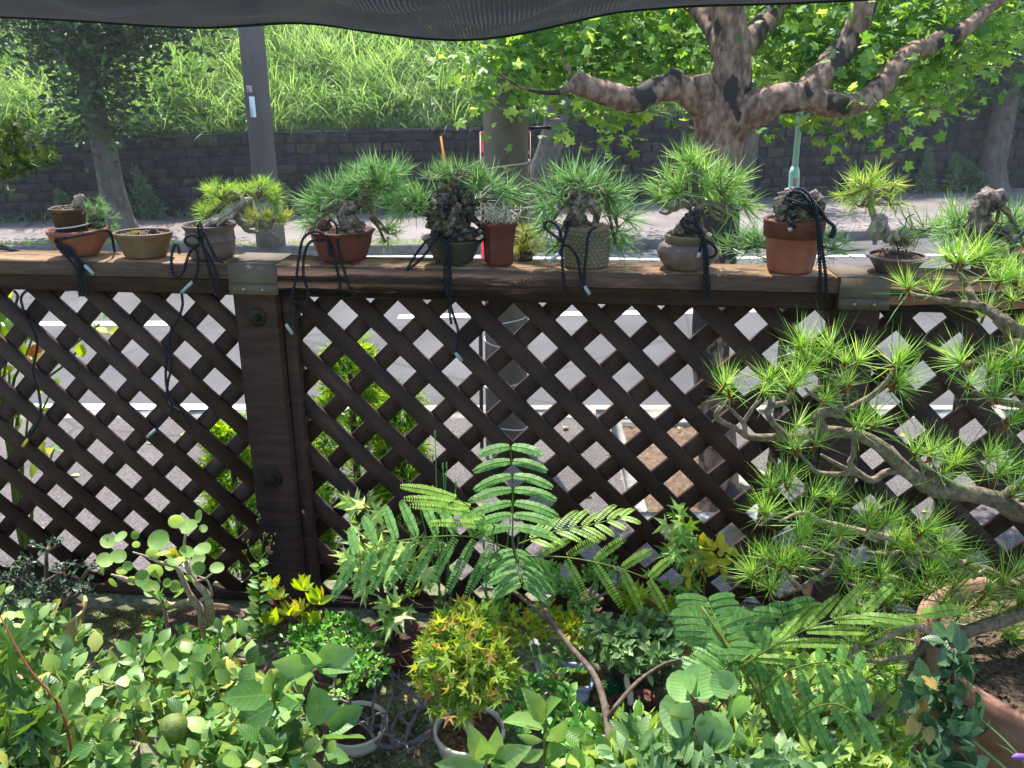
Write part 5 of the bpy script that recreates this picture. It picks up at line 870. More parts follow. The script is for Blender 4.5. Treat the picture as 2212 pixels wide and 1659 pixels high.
# --- left group
b = G0(80, 1395); plant('bonsai', 'dense shrub with tiny dark glossy leaves in a round cream pot at the left', 'bonsai', b, [(20, 1330, 1.5, 70, 50, .08, 560), (90, 1300, 1.52, 60, 40, .07, 420), (40, 1380, 1.45, 70, 40, .08, 400), (120, 1280, 1.55, 36, 24, .05, 130), (-60, 1320, 1.5, 70, 60, .08, 300), (0, 1420, 1.4, 70, 30, .06, 260), (130, 1230, 1.55, 30, 14, .03, 50), (60, 1215, 1.57, 36, 14, .03, 60), (100, 1185, 1.58, 40, 12, .03, 50), (190, 1225, 1.55, 30, 14, .03, 36), (30, 1245, 1.55, 40, 16, .04, 90), (190, 1260, 1.5, 30, 16, .03, 40)], SMALL, (.008, .015), LDK, M['twig'], dict(r=.125, h=.10, m=M['cream'], ey=.8), stem_r=.006, per=6)
b = G0(440, 1385); t = thing('bonsai', b, 'round-leaved bonsai with grey crooked branches in a shallow pale pot left of the post', 'bonsai'); Y = 1.5
tpot(t, b, .10, .055, M['tan'], ey=.75); R_ = lambda x, y, Y=1.5: (x * .387, 1016.5 + y * .387, Y)
stems(t, 'trunk', [([R_(1150, 930, 1.52), R_(1130, 850), R_(1110, 760), R_(1060, 690), R_(1020, 610), R_(985, 540), R_(900, 515), R_(820, 480), R_(740, 455)], [.009, .0075, .0065, .006, .005, .0045, .0035, .0025, .0015]), ([R_(1180, 900, 1.52), R_(1175, 780), R_(1150, 690), R_(1090, 620), R_(1045, 540), R_(1030, 420), R_(1040, 330)], [.010, .008, .007, .006, .005, .003, .002]),
 ([R_(1120, 720), R_(1180, 700), R_(1160, 620), R_(1110, 590)], [.004, .003, .002, .002]), ([R_(1110, 770), R_(1060, 730), R_(940, 750), R_(870, 690), R_(770, 630), R_(690, 600), R_(620, 580)], [.007, .006, .006, .006, .005, .004, .002]), ([R_(1090, 620), R_(1150, 600), R_(1200, 560)], [.003, .002, .0015]), ([R_(985, 540), R_(930, 500), R_(870, 590)], [.003, .002, .0015])], M['twigp'], 9, .2)
mb = MB(); L = []
for (x, y, r) in ((980, 280, 60), (1110, 258, 62), (1060, 315, 50), (1135, 325, 45), (600, 392, 62), (672, 372, 50), (752, 358, 45), (890, 388, 70), (662, 482, 72), (580, 500, 55), (712, 530, 55), (572, 550, 62), (850, 462, 55), (905, 465, 55), (1045, 455, 50), (1125, 440, 48), (1112, 496, 50), (978, 505, 55), (1012, 490, 50), (1110, 548, 52), (1207, 545, 48), (950, 525, 45), (865, 560, 55), (885, 600, 58), (852, 662, 60), (632, 622, 50), (790, 600, 50), (1012, 672, 48), (742, 610, 48), (935, 625, 45), (680, 560, 40), (820, 640, 45), (1060, 600, 36), (760, 410, 40), (1030, 280, 40), (975, 645, 40)):
    a = rng.uniform(0, 6.28); dx, dy = math.cos(a) * r * .9, math.sin(a) * r * .5; Y = 1.48 + rng.uniform(-.05, .06); L.append((*R_(x - dx, y - dy, Y), *R_(x + dx, y + dy, Y + rng.uniform(-.012, .012))))
leaves1(mb, L, ROUND, .5, (0, -.6, .75)); mb.build('leaves', LR, t); mb = MB(); leaves1(mb, [(*R_(950, 500), *R_(975, 440)), (*R_(955, 500), *R_(1000, 470))], ROUND, .3, (0, -.9, .5)); mb.build('yellow_leaf', LY, t)
b = G0(565, 1375); t = thing('herb', b, 'upright leafy weed with tiny green buds in front of the left post', 'herb'); S0 = [(570, 1390, 1.5), (562, 1330, 1.5), (558, 1250, 1.51), (560, 1165, 1.52)]
stems(t, 'stem', [(S0, [.003, .0025, .002, .001])] + [([(559, v, 1.51), (559 + s * w * .6, v - 18, 1.51), (559 + s * w, v - 40, 1.51)], [.0012, .001, .0006]) for v, s, w in ((1230, 1, 22), (1235, -1, 30), (1215, -1, 24), (1210, 1, 26), (1195, 1, 12))], M['gstem'], 6, 0)
mb = MB(); L = []
for i, v in enumerate(np.linspace(1215, 1375, 26)):
    s = -1 if i % 2 else 1; ln = 18 + 22 * (v - 1215) / 160; L.append((560, v, 1.5, 560 + s * ln * rng.uniform(.7, 1.1), v - rng.uniform(-2, 16), 1.5 + rng.uniform(-.03, .02)))
leaves1(mb, L, OVAL2, .4); mb.build('leaves', LG, t); mb = MB()
for v, s, w in ((1230, 1, 22), (1235, -1, 30), (1215, -1, 24), (1210, 1, 26), (1195, 1, 12), (1170, 0, 0)):
    for j in range(5): c = PY(559 + s * w + rng.normal(0, 5), v - 42 + rng.normal(0, 5), 1.51); mb.tube([c, c + [0, 0, .003], c + [0, 0, .005]], [.0012, .002, .0008], 6)
mb.build('buds', M['gstem'], t)
# moss mound with yellowing leaves
b = G0(640, 1370); t = thing('moss_ball', b, 'brown moss mound with yellow strap-like leaves just right of the herb', 'moss ball'); mb = MB(); c = b + [0, 0, .02]; P = rdir(3200, .5) * [.085, .05, .055] * rng.uniform(.85, 1.05, (3200, 1)) + c; mb.inst(LANCE, P, rdir(3200, .6), rdir(3200), .009); mb.build('moss', leafm('moss_brown', ['4a4014', '6e6420', '8a7a2c'], .2), t)
mb = MB(); L = []
for (u, v, r, n) in ((655, 1255, 34, 12), (690, 1285, 40, 13), (600, 1275, 30, 11), (625, 1310, 34, 12), (670, 1330, 34, 12), (585, 1330, 36, 12), (720, 1335, 28, 9), (590, 1250, 28, 9), (650, 1300, 30, 10)):
    for j in range(n): a = math.radians(rng.uniform(20, 160)); Y = 1.5 + rng.uniform(-.05, .05); L.append((u + rng.normal(0, 3), v + 20, Y, u + math.cos(a) * r * .9, v + 20 - math.sin(a) * r * 1.0, Y + rng.uniform(-.03, .02)))
leaves1(mb, L, oval(.3, .16, .15), .5, (0, -.8, .5)); mb.build('leaves', LYG, t); stems(t, 'stems', [([(630 + i * 12, 1360, 1.5), (600 + i * 20, 1310, 1.5), (585 + i * 20, 1290, 1.5)], .0015) for i in range(6)], M['rstem'], 6, 0)
GS = 'small leafy bonsai packed together on the terrace'
for lab, (u, v), cl_, tm, sz, lm, pt in (
 ('small bonsai with grey twisted twigs and sparse bright leaves under the round-leaved tree', (380, 1420), [(335, 1350, 1.45, 16, 10, .02, 30), (400, 1385, 1.42, 60, 16, .04, 90), (350, 1400, 1.4, 40, 14, .03, 60), (455, 1400, 1.42, 40, 20, .04, 80), (350, 1290, 1.48, 14, 8, .01, 14), (440, 1440, 1.36, 50, 14, .03, 60)], SMALL, (.012, .022), LS, None),
 ('spreading bonsai with bright glossy little leaves between moss mound and maple ball', (740, 1465), [(690, 1380, 1.42, 60, 26, .06, 330), (770, 1400, 1.4, 60, 26, .05, 300), (800, 1440, 1.35, 50, 22, .04, 160), (650, 1400, 1.4, 50, 20, .05, 200), (740, 1350, 1.46, 50, 14, .03, 150), (720, 1500, 1.3, 60, 16, .04, 80)], SMALL, (.010, .019), LS, dict(r=.085, h=.05, m=M['tan'])),
 ('small green-leaved bonsai with contorted trunk right of the silk tree stem', (1250, 1330), [(1220, 1270, 1.55, 24, 20, .03, 110), (1290, 1240, 1.56, 24, 22, .03, 120), (1310, 1215, 1.57, 18, 14, .02, 60), (1195, 1230, 1.55, 18, 14, .02, 60), (1250, 1300, 1.53, 40, 14, .03, 110), (1330, 1270, 1.55, 20, 14, .02, 50)], SMALL, (.010, .018), LS, dict(r=.06, h=.04, m=M['hexc'])),
 ('grey-green ivy-leaved bonsai right of the blue and white pot', (1370, 1460), [(1340, 1385, 1.42, 60, 30, .05, 210), (1400, 1410, 1.4, 60, 30, .05, 210), (1300, 1360, 1.45, 36, 20, .04, 90), (1440, 1370, 1.45, 40, 24, .04, 110), (1390, 1360, 1.46, 40, 16, .03, 80)], OVAL, (.016, .028), LG2, dict(r=.06, h=.05, m=M['greyc'])),
 ('small bonsai of yellow-green maple-like leaves behind the ivy-leaved bonsai', (1440, 1370), [(1420, 1330, 1.52, 40, 24, .04, 90), (1370, 1300, 1.54, 30, 20, .03, 60), (1480, 1330, 1.5, 40, 26, .04, 90)], MAPLE, (.022, .036), LYG, dict(r=.06, h=.05, m=M['orangec'])),
 ('low heap of yellow and rust coloured leaves behind the maple ball', (1050, 1400), [(1060, 1330, 1.52, 60, 20, .05, 420), (1130, 1350, 1.5, 50, 20, .05, 320), (1010, 1360, 1.5, 50, 20, .05, 260), (1190, 1340, 1.5, 50, 22, .05, 300), (1240, 1360, 1.47, 40, 24, .04, 180)], SMALL, (.010, .020), LYG, None),
 ('leafy bonsai with arching bright green leaves at the foot of the silk tree', (1190, 1530), [(1150, 1500, 1.28, 30, 20, .03, 70), (1210, 1540, 1.22, 40, 22, .04, 110), (1120, 1540, 1.22, 30, 20, .03, 60), (1260, 1570, 1.18, 30, 24, .04, 90), (1200, 1470, 1.3, 40, 14, .03, 50), (1240, 1620, 1.12, 40, 24, .04, 100)], OVAL, (.014, .026), LS, None),
 ('small pot of red-tinged dark foliage under the long silk tree frond at the right', (1560, 1420), [(1540, 1395, 1.48, 50, 20, .04, 160), (1480, 1400, 1.46, 40, 22, .04, 110), (1600, 1400, 1.48, 40, 18, .04, 110)], SMALL, (.014, .024), LRU, dict(r=.06, h=.05, m=M['terra']))):
    b = G0(u, v); plant('bonsai', lab, 'bonsai', b, cl_, tm, sz, lm, M['twigp'], pt, stem_r=.004, group=GS, per=5)
# maple left of centre
b = G0(850, 1420); t = plant('maple', 'pale green star-leaved maple seedling in a red clay pot before the lattice', 'maple', b, [(820, 1200, 1.5, 50, 26, .05, 26), (870, 1185, 1.5, 50, 20, .05, 24), (790, 1165, 1.52, 30, 16, .03, 12), (800, 1250, 1.48, 46, 24, .04, 22), (880, 1240, 1.48, 40, 24, .04, 20), (850, 1310, 1.42, 30, 20, .03, 16), (770, 1210, 1.5, 26, 20, .03, 16), (790, 1100, 1.54, 36, 12, .02, 10), (820, 1130, 1.54, 16, 18, .02, 8)], MAPLE, (.028, .046), LM, M['stem'], dict(r=.07, h=.06, m=M['redclay']), per=3, face=(0, -.8, .5), up=-.3, stem_r=.004)
stems(t, 'red_twigs', [([(820, 1200, 1.52), (815, 1150, 1.53), (805, 1110, 1.54), (785, 1090, 1.54)], .0015), ([(815, 1150, 1.53), (822, 1120, 1.53), (825, 1085, 1.54)], .0012)], M['rstem'], 6, 0)
# maple ball in white bowl
b = G0(1015, 1625); t = thing('bonsai', b, 'round ball of drooping green and red maple leaves in a white bowl', 'bonsai'); ml, ms = MB(), MB()
tips = scat(ml, [(1000, 1400, 1.26, 92, 66, .10, 560), (1000, 1450, 1.24, 95, 50, .10, 420), (1010, 1350, 1.28, 60, 26, .07, 160), (1060, 1440, 1.24, 50, 50, .07, 180), (950, 1420, 1.25, 46, 50, .07, 160)], MAPLE, (.015, .028), up=-.7, face=(0, -.9, .45), per=3, out=.2)
hub = [PY(1005, 1480, 1.26), PY(1000, 1420, 1.27), PY(1040, 1440, 1.27), PY(960, 1440, 1.27)]; ms.tube([b + [0, .0, .05], b + [-.005, .01, .10], hub[0], hub[1]], [.013, .010, .008, .004], 10, .2, 5); [ms.tube([hub[0], h], [.006, .004], 7) for h in hub[2:]]; twigs_to(ms, hub[0], tips, .0012, .8, hub); ms.build('trunk', M['twigp'], t, smooth=True); ml.build('leaves', LMR, t)
pot(t, b, [(.050, .002), (.062, .015), (.068, .045), (.072, .052), (.072, .060)], M['whitec'], th=.007); mb = MB(); soil_disc(mb, b, .063, .05); mb.build('soil', M['soil'], t)
# small pots
def rectpot(name, label, cat, c, w, d, h, m, th=.006, ang=.2, sm='moss'):
    t = thing(name, c, label, cat); mb = MB(); ca, sa = math.cos(ang), math.sin(ang); R = np.array([[ca, -sa, 0], [sa, ca, 0], [0, 0, 1]])
    def ringp(wx, dy, z, r=.3): 
        P = []
        for i in range(32):
            a = (i + .5) / 32 * 2 * math.pi; s = 1 / max(abs(math.cos(a)), abs(math.sin(a))); s = min(s, 1.27); P.append((math.cos(a) * s * wx, math.sin(a) * s * dy, z))
        return np.array(P) @ R.T + c
    rings = [ringp(w * .40, d * .40, .004), ringp(w * .42, d * .42, .003), ringp(w * .45, d * .45, h * .5), ringp(w * .47, d * .47, h * .86), ringp(w * .5, d * .5, h * .88), ringp(w * .5, d * .5, h), ringp(w * .5 - th, d * .5 - th, h), ringp(w * .47 - th, d * .47 - th, h * .7)]
    n = 32; mb.add(np.concatenate(rings), np.array([[r * n + i, r * n + (i + 1) % n, (r + 1) * n + (i + 1) % n, (r + 1) * n + i] for r in range(7) for i in range(n)])); mb.build('pot', m, t)
    mb = MB(); V = [c + [0, 0, h * .9]]; 
    for f in (.35, .7, 1.): V += list(ringp((w * .5 - th) * f, (d * .5 - th) * f, h * (.82 + .06 * (1 - f))) + rv(32, .001))
    mb.add(V, [np.array([[0, 1 + i, 1 + (i + 1) % 32] for i in range(32)]), np.array([[1 + j * 32 + i, 1 + (j + 1) * 32 + i, 1 + (j + 1) * 32 + (i + 1) % 32, 1 + j * 32 + (i + 1) % 32] for j in range(2) for i in range(32)])]); mb.build('soil', M[sm], t)
    mb = MB()
    for sx in (-1, 1):
        for sy in (-1, 1): mb.box(c + R @ np.array([sx * w * .32, sy * d * .32, .002]), (w * .14, d * .14, .007), R, bev=.001)
    mb.build('feet', m, t); return t
c = G0(1225, 1500); t = rectpot('bonsai_pot', 'rectangular blue and white glazed pot with moss beside the silk tree stem', 'pot', c, .115, .085, .055, M['bluec'], ang=-.2)
stems(t, 'trunk', [([c + [-.03, 0, .04], c + [-.035, 0, .08], c + [-.06, -.01, .10], c + [-.09, -.02, .10]], [.009, .007, .006, .003]), ([c + [-.035, 0, .075], c + [.0, .01, .095], c + [.02, .01, .12]], [.005, .004, .002])], M['twigp'], 10, .25)
mb = MB(); P = c + rv(60, .022) * [1.6, 1, .5] + [-.04, 0, .11]; mb.inst(OVAL, P, rdir(60), nrm(rv(60, .5) + [0, -.4, 1]), rng.uniform(.012, .022, 60)); mb.build('leaves', LS, t)
c = G0(1372, 1560); t = rectpot('bonsai_pot', 'small square red-brown pot with dark soil and a white stub of trunk', 'pot', c, .10, .085, .045, M['redclay'], ang=.35, sm='soil')
stems(t, 'trunk', [([c + [-.01, .01, .035], c + [-.012, .015, .065], c + [-.02, .02, .09], c + [-.018, .02, .11]], [.007, .0065, .006, .004])], M['whitec'], 10, .15)
c = G0(520, 1475); t = rectpot('bonsai_pot', 'shallow pale terracotta rectangular pot between the leafy shrub and the moss mound', 'pot', c, .12, .08, .035, M['orangec'], ang=-.1, sm='soil')
c = G0(770, 1600); t = thing('bonsai_pot', c, 'round cream rimmed bowl half hidden by the serrated-leaved tree', 'pot'); tpot(t, c, .065, .045, M['whitec'])
c = G0(1165, 1440); t = thing('tray_edge', c, 'pale grey plastic strip standing among small pots left of the blue pot', 'strip'); mb = MB(); mb.box(c + [-.005, 0, .03], (.016, .22, .03), [[1, -.15, 0], [.15, 1, 0], [0, 0, 1]], bev=.002); mb.build('strip', M['tray'], t)
mb = MB(); c = G0(1330, 1500); P = c + rv(1400, .018) * [1, 1, .15] + [0, 0, .004]; mb.inst(SMALL, P, rdir(1400, .5), rdir(1400), .006); o = mb.build('netting', M['fgreen'], None, loc=c); tag(o, 'crumpled bright green mesh scrap beside the blue and white pot', 'mesh scrap')
c = G0(1660, 1405); t = rectpot('plant_tray', 'long dark red slatted tray under the long silk tree frond', 'tray', c, .30, .07, .04, M['bricks'], ang=-.08, sm='soil')
c = G0(1730, 1510); t = thing('sponge_block', c, 'pale yellow block lying among leaves right of centre', 'block'); mb = MB(); mb.box(c + [0, 0, .02], (.22, .12, .04), [[.95, .3, 0], [-.3, .95, 0], [0, 0, 1]], bev=.006); mb.build('block', M['sponge'], t)
c = PY(1990, 1445, 1.3); t = thing('cloth', c, 'crumpled white cloth scrap left of the big terracotta pot', 'cloth'); mb = MB(); n = 18; gx, gz = np.meshgrid(np.linspace(-.04, .04, n), np.linspace(-.06, .05, n)); V = np.stack([gx + .006 * np.sin(gz * 90), .012 * np.sin(gx * 130 + gz * 60) + .008 * np.sin(gz * 170), gz], -1).reshape(-1, 3) + c; mb.add(V, np.array([[r * n + q_, r * n + q_ + 1, (r + 1) * n + q_ + 1, (r + 1) * n + q_] for r in range(n - 1) for q_ in range(n - 1)])); mb.build('cloth', M['cloth'], t, smooth=True)
# tall onion-like shoots
b = G0(1080, 1400); t = thing('rush_plant', b, 'clump of tall thin round green shoots rising behind the maple ball', 'plant'); ms = MB()
for (u, v) in ((940, 942), (957, 1012), (965, 1010), (985, 1050), (1000, 1200), (1065, 1140), (1072, 1130), (1110, 1060), (1045, 1180), (1120, 1170), (1030, 1240), (905, 1090), (1085, 1200), (1140, 1150)):
    x0 = 1070 + rng.normal(0, 22) if u > 1010 else 965 + rng.normal(0, 18); ms.tube([PY(x0, 1380, 1.5), PY(x0 * .6 + u * .4, 1290, 1.5), PY(u, v, 1.52)], [.0026, .002, .0009], 6, 0, 5); e = PY(u, v, 1.52); ms.tube([e - [0, 0, .006], e, e + [0, 0, .007], e + [0, 0, .012]], [.0012, .0024, .002, .0005], 6)
ms.build('shoots', leafm('shoot', ['4a7a3c', '5c8f48'], .3), t, smooth=True)
# deadwood twigs
b = G0(870, 1620); t = thing('bonsai', b, 'leafless bonsai of purple-grey branching twigs left of the white bowl', 'bonsai'); ms = MB()
def br(p, d, L, r, n):
    e = p + d * L; m = (p + e) / 2 + rv(1, L * .12)[0]; ms.tube([p, m, e], [r, r * .8, r * .6], 7, .15, 3)
    if n > 0:
        for _ in range(2 + (rng.random() < .5)): br(e, nrm(d + rv(1, .55)[0] + [0, 0, .05]), L * rng.uniform(.6, .85), r * .62, n - 1)
for dd in ([-.7, -.1, .5], [.7, 0, .45], [-.2, -.4, .7], [-.9, .3, .3], [.3, .5, .5]): br(b + [0, 0, .01], nrm(dd), .075, .0065, 3)
ms.build('branches', surf('purple_twig', ['4a4248', '6e646a', '8f868a'], 80, .9, .5), t, smooth=True)
# --- bottom-left mass of oval leaves
b = np.array([-.42, 1.0, BZ]); QC = []
for v, Y, us in ((1370, 1.36, range(-40, 120, 60)), (1430, 1.28, range(-60, 560, 78)), (1490, 1.19, range(-60, 600, 75)), (1550, 1.10, range(-60, 640, 75)), (1610, 1.02, range(-60, 660, 75)), (1670, .96, range(-60, 640, 85))):
    for u in us: QC.append((u + rng.normal(0, 16), v + rng.normal(0, 12), Y, 48, 38, .09, 50))
t = plant('quince_shrub', 'broad mass of oval grey-green leaves filling the lower left corner', 'shrub', b, QC, OVALW, (.019, .041), LQ, M['twigp'], None, stem_r=.005, per=5, tilt=.75, face=(0, -.5, .85)); tpot(t, b, .2, .09, M['terra'])
c = PY(375, 1572, 1.0); mb = MB(); mb.lathe([(.0, -.02), (.010, -.019), (.018, -.010), (.021, 0), (.018, .011), (.008, .018), (.0, .017)], c, 24); mb.build('fruit', surf('quince_fruit', ['3a4a1c', '566628', '6a7634'], 60, .6, .3), t, smooth=True)
# serrated leaved tree with bent dark stem
b = np.array([-.2, .95, BZ]); t = thing('sapling', b, 'sapling with a bent dark stem and large pointed leaves at the bottom left of centre', 'sapling'); R_ = lambda x, y, Y=1.05: (x * .387, 1016.5 + y * .387, Y)
stems(t, 'stem', [([(700, 1800, 1.0), R_(1765, 1659), R_(1790, 1560), R_(1810, 1450), R_(1730, 1350), R_(1700, 1290), R_(1720, 1200), R_(1760, 1110)], [.011, .009, .0075, .007, .006, .005, .005, .003])], M['stem'], 10, .12)
stems(t, 'shoots', [([R_(1690, 1640), R_(1600, 1450), R_(1520, 1250), R_(1560, 1120)], [.003, .0025, .002, .001])], M['gstem'], 7, 0)
mb = MB(); L = [(1755, 1090, 1520, 1080), (1750, 1085, 1680, 960), (1770, 1080, 1960, 1110), (1760, 1090, 1980, 1010), (1760, 1100, 1900, 1050), (1690, 1280, 1440, 1500), (1700, 1300, 1880, 1330), (1520, 1250, 1230, 1270), (1530, 1240, 1480, 1120), (1545, 1220, 1600, 1130), (1710, 1310, 1600, 1210), (1810, 1440, 2035, 1320), (1800, 1470, 1970, 1420), (1790, 1520, 2040, 1470), (1790, 1580, 1960, 1610), (1690, 1340, 1550, 1420), (1550, 1300, 1290, 1440), (1600, 1450, 1490, 1520), (1600, 1480, 1620, 1380), (1640, 1560, 1450, 1580), (1700, 1250, 1580, 1260), (1730, 1200, 1660, 1090), (1760, 1600, 1640, 1640), (1800, 1500, 1880, 1570)]
leaves1(mb, [(*R_(a, b_, 1.05), *R_(c_, d_, 1.05 + rng.uniform(-.06, .04))) for a, b_, c_, d_ in L], OVAL, .5, (.1, -.6, .8)); mb.build('leaves', leafm('leaf_sapling', ['4a7838', '668f4c', '88ac62'], .4, .4), t)
# maple at left edge front
b = np.array([-.5, .95, BZ]); t = plant('maple', 'darker maple with red stems in the lower left corner', 'maple', b, [(10, 1460, 1.05, 30, 20, .03, 4), (110, 1540, 1.0, 30, 20, .03, 5), (30, 1420, 1.1, 40, 16, .03, 5), (10, 1560, 1.0, 40, 30, .03, 4), (150, 1600, .98, 20, 16, .02, 3)], MAPLE7, (.04, .065), leafm('leaf_maple_dark', ['2c4c20', '44682c', '6a8c3c'], .35), M['rstem'], None, per=2, face=(0, -.6, .8), up=-.3, stem_r=.0025, trunk=[([(165, 1720, .98), (150, 1600, .98), (125, 1520, 1.0), (60, 1440, 1.03), (0, 1330, 1.08)], [.0022, .002, .0018, .0015, .001])])
# front centre oval leaves
for lab, L, base in (
 ('sprig of large oval leaves in front of the white bowl', [(1050, 1650, 1010, 1560), (1055, 1650, 1080, 1570), (1045, 1660, 930, 1650), (1060, 1655, 1150, 1610), (1050, 1665, 1000, 1700), (1060, 1640, 1120, 1660), (1052, 1680, 1100, 1690), (1052, 1640, 1040, 1600)], (1050, 1655)),
 ('sprig of long oval leaves leaning over the right side of the white bowl', [(1175, 1560, 1130, 1480), (1175, 1575, 1085, 1545), (1178, 1600, 1230, 1560), (1176, 1620, 1120, 1650), (1178, 1560, 1200, 1500), (1178, 1640, 1220, 1610), (1172, 1600, 1110, 1590)], (1176, 1600))):
    p = PY(*base, 1.0); g = np.array([p[0], 1.02, BZ]); t = thing('seedling', g, lab, 'seedling'); mb = MB(); leaves1(mb, [(a, b_, 1.0, c_, d_, 1.0 + rng.uniform(-.04, .03)) for a, b_, c_, d_ in L], oval(.44, .16, .22), .45, (0, -.6, .8), ks=.9); mb.build('leaves', leafm('leaf_sprig', ['587f38', '759850', '93b06a'], .36, .4), t)
    ms = MB(); ms.tube([g, (g + p) / 2, p, PY(L[0][0], L[0][1], 1.0)], [.003, .0025, .002, .0015], 7, 0, 4); ms.build('stem', M['gstem'], t, smooth=True)
# --- silk tree
def pinna(mb, p0, p1, side, droop, wid, n=22, mi=0):
    """a feather of leaflets along a drooping midrib from p0 to p1"""
    s = np.linspace(0, 1, n + 1)[1:]; P = p0 + np.outer(s, p1 - p0); L = np.linalg.norm(p1 - p0); P[:, 2] += droop * L * (.9 * s - s ** 2 * .9); Tn = nrm(np.gradient(P, axis=0)); side = nrm(side - Tn * (Tn @ side)[:, None]); nor = np.cross(Tn, side); w = wid * .8 * (np.sin(np.clip(s * .92 + .06, 0, 1) * math.pi) ** .32)
    for sg in (1, -1):
        d = side * sg + Tn * .38 + nor * -.10 + rv(n, .03); mb.inst(LEAFLET, P + d * .0004, d, nor + rv(n, .06), w * rng.uniform(.92, 1.05, n), mi)
    return P
def frond(ml, ms, rach, pairs, A, B, wid, nor, droop=.25, n=20, mi=0, fwd=.18):
    R = np.array([PY(*p) for p in rach]); Q, _ = crom(R, np.ones(len(R)), 12); ms.tube(Q, np.linspace(.0016, .0008, len(Q)), 6); f = np.linspace(.12, 1, pairs)
    L = np.concatenate([[0], np.cumsum(np.linalg.norm(np.diff(Q, axis=0), axis=1))]); L /= L[-1]; k = px(R[0])
    for t_ in f:
        c = np.array([np.interp(t_, L, Q[:, i]) for i in range(3)]); sc = .72 + .5 * math.sin(min(1, t_ * .9 + .1) * math.pi) * .6
        for D in (A, B):
            if D is None: continue
            v = np.array([D[0] * k, D[2], -D[1] * k]) * sc * rng.uniform(.92, 1.06) + rv(1, .004)[0]; tdir = nrm(Q[-1] - Q[0]) * np.linalg.norm(v) * fwd; P = pinna(ml, c, c + v + tdir, np.cross(nor, v), droop, wid, n, mi); ms.tube(P[::4], .0005, 4)
b = np.array([PY(1315, 1800, 1.0)[0], 1.0, BZ]); t = thing('silk_tree', b, 'young silk tree with feathery bipinnate fronds and a slim forked brown stem at the centre', 'tree')
tpot(t, b, .09, .06, M['hexc'])
stems(t, 'trunk', [([b + np.array([0, 0, .04]), (1318, 1659, 1.02), (1312, 1560, 1.08), (1300, 1500, 1.13), (1278, 1450, 1.18), (1235, 1400, 1.23), (1190, 1340, 1.29), (1165, 1290, 1.34), (1140, 1240, 1.38), (1112, 1190, 1.41), (1106, 1150, 1.42)], [.008, .007, .0062, .0056, .005, .0046, .0042, .0038, .0033, .0026, .0016]),
 ([(1316, 1550, 1.08), (1335, 1520, 1.08), (1370, 1480, 1.12), (1400, 1455, 1.16), (1440, 1432, 1.2), (1490, 1420, 1.22)], [.0042, .0036, .0032, .0028, .0024, .0018]), ([(1195, 1350, 1.29), (1150, 1310, 1.32), (1095, 1265, 1.36), (1050, 1225, 1.38)], [.004, .0035, .003, .002])], M['sstem'], 12, .08)
stems(t, 'green_shoot', [([(1690, 1600, 1.05), (1640, 1500, 1.08), (1585, 1415, 1.12), (1515, 1310, 1.18)], [.004, .0035, .003, .002]), ([(1690, 1600, 1.05), (1600, 1700, 1.0), (1450, 1850, 1.0)], [.004, .005, .006])], M['gstem'], 10, .03)
ml, ms = MB(), MB(); UPC = np.array([0, -.55, .83]); FR = np.array([0, -.95, .3])
frond(ml, ms, [(1107, 1160, 1.42), (1108, 1060, 1.41), (1103, 965, 1.42)], 7, (92, 8, -.03), (-90, 14, -.02), .0125, np.array([0, -.62, .78]), .32, 24, fwd=.0)
frond(ml, ms, [(1100, 1185, 1.42), (1020, 1160, 1.40), (930, 1160, 1.37), (830, 1175, 1.34), (770, 1200, 1.32)], 8, (-42, 104, -.04), (-26, -26, .10), .0135, np.array([-.3, -.9, .4]), .12, 21)
frond(ml, ms, [(1108, 1180, 1.42), (1118, 1215, 1.38), (1128, 1262, 1.33)], 7, (74, 36, .0), (-80, 28, .0), .0115, UPC, .35, 20)
frond(ml, ms, [(1120, 1175, 1.42), (1190, 1150, 1.42), (1270, 1135, 1.43), (1340, 1118, 1.44)], 8, (40, 12, -.03), (36, -6, .05), .0095, np.array([0, -.25, .95]), .3, 15, 1)
frond(ml, ms, [(1130, 1200, 1.40), (1230, 1205, 1.38), (1330, 1225, 1.36), (1400, 1250, 1.35)], 5, (30, 84, -.03), (60, -16, .06), .012, np.array([.2, -.85, .5]), .15, 18, 1)
frond(ml, ms, [(1085, 1150, 1.42), (1030, 1105, 1.40), (985, 1075, 1.38)], 4, (-130, -18, -.02), (-36, 34, .04), .012, np.array([0, -.6, .8]), .16, 26, 1)
frond(ml, ms, [(1490, 1420, 1.22), (1530, 1395, 1.2), (1590, 1405, 1.15), (1640, 1430, 1.1)], 7, (20, 70, -.03), (30, -36, .06), .011, UPC, .2, 18)
frond(ml, ms, [(1585, 1415, 1.12), (1560, 1370, 1.15), (1530, 1300, 1.2)], 8, (88, 6, 0), (-92, 10, 0), .012, np.array([0, -.8, .6]), .28, 22)
frond(ml, ms, [(1600, 1430, 1.1), (1660, 1380, 1.14), (1700, 1310, 1.2)], 7, (80, -12, 0), (-80, 10, 0), .012, np.array([0, -.7, .7]), .25, 22)
frond(ml, ms, [(1600, 1440, 1.1), (1690, 1385, 1.1), (1780, 1345, 1.1), (1860, 1330, 1.1)], 5, (120, -6, -.02), (90, -22, .07), .011, np.array([0, -.5, .85]), .1, 26, 1)
frond(ml, ms, [(1860, 1350, 1.12), (1920, 1335, 1.12), (1985, 1328, 1.12)], 2, (110, -8, .0), None, .013, np.array([0, -.7, .7]), .08, 26, 1)
frond(ml, ms, [(1640, 1500, 1.08), (1700, 1450, 1.06), (1790, 1430, 1.04), (1850, 1450, 1.0)], 6, (22, 110, -.03), (40, 30, .06), .012, np.array([.1, -.8, .6]), .12, 22)
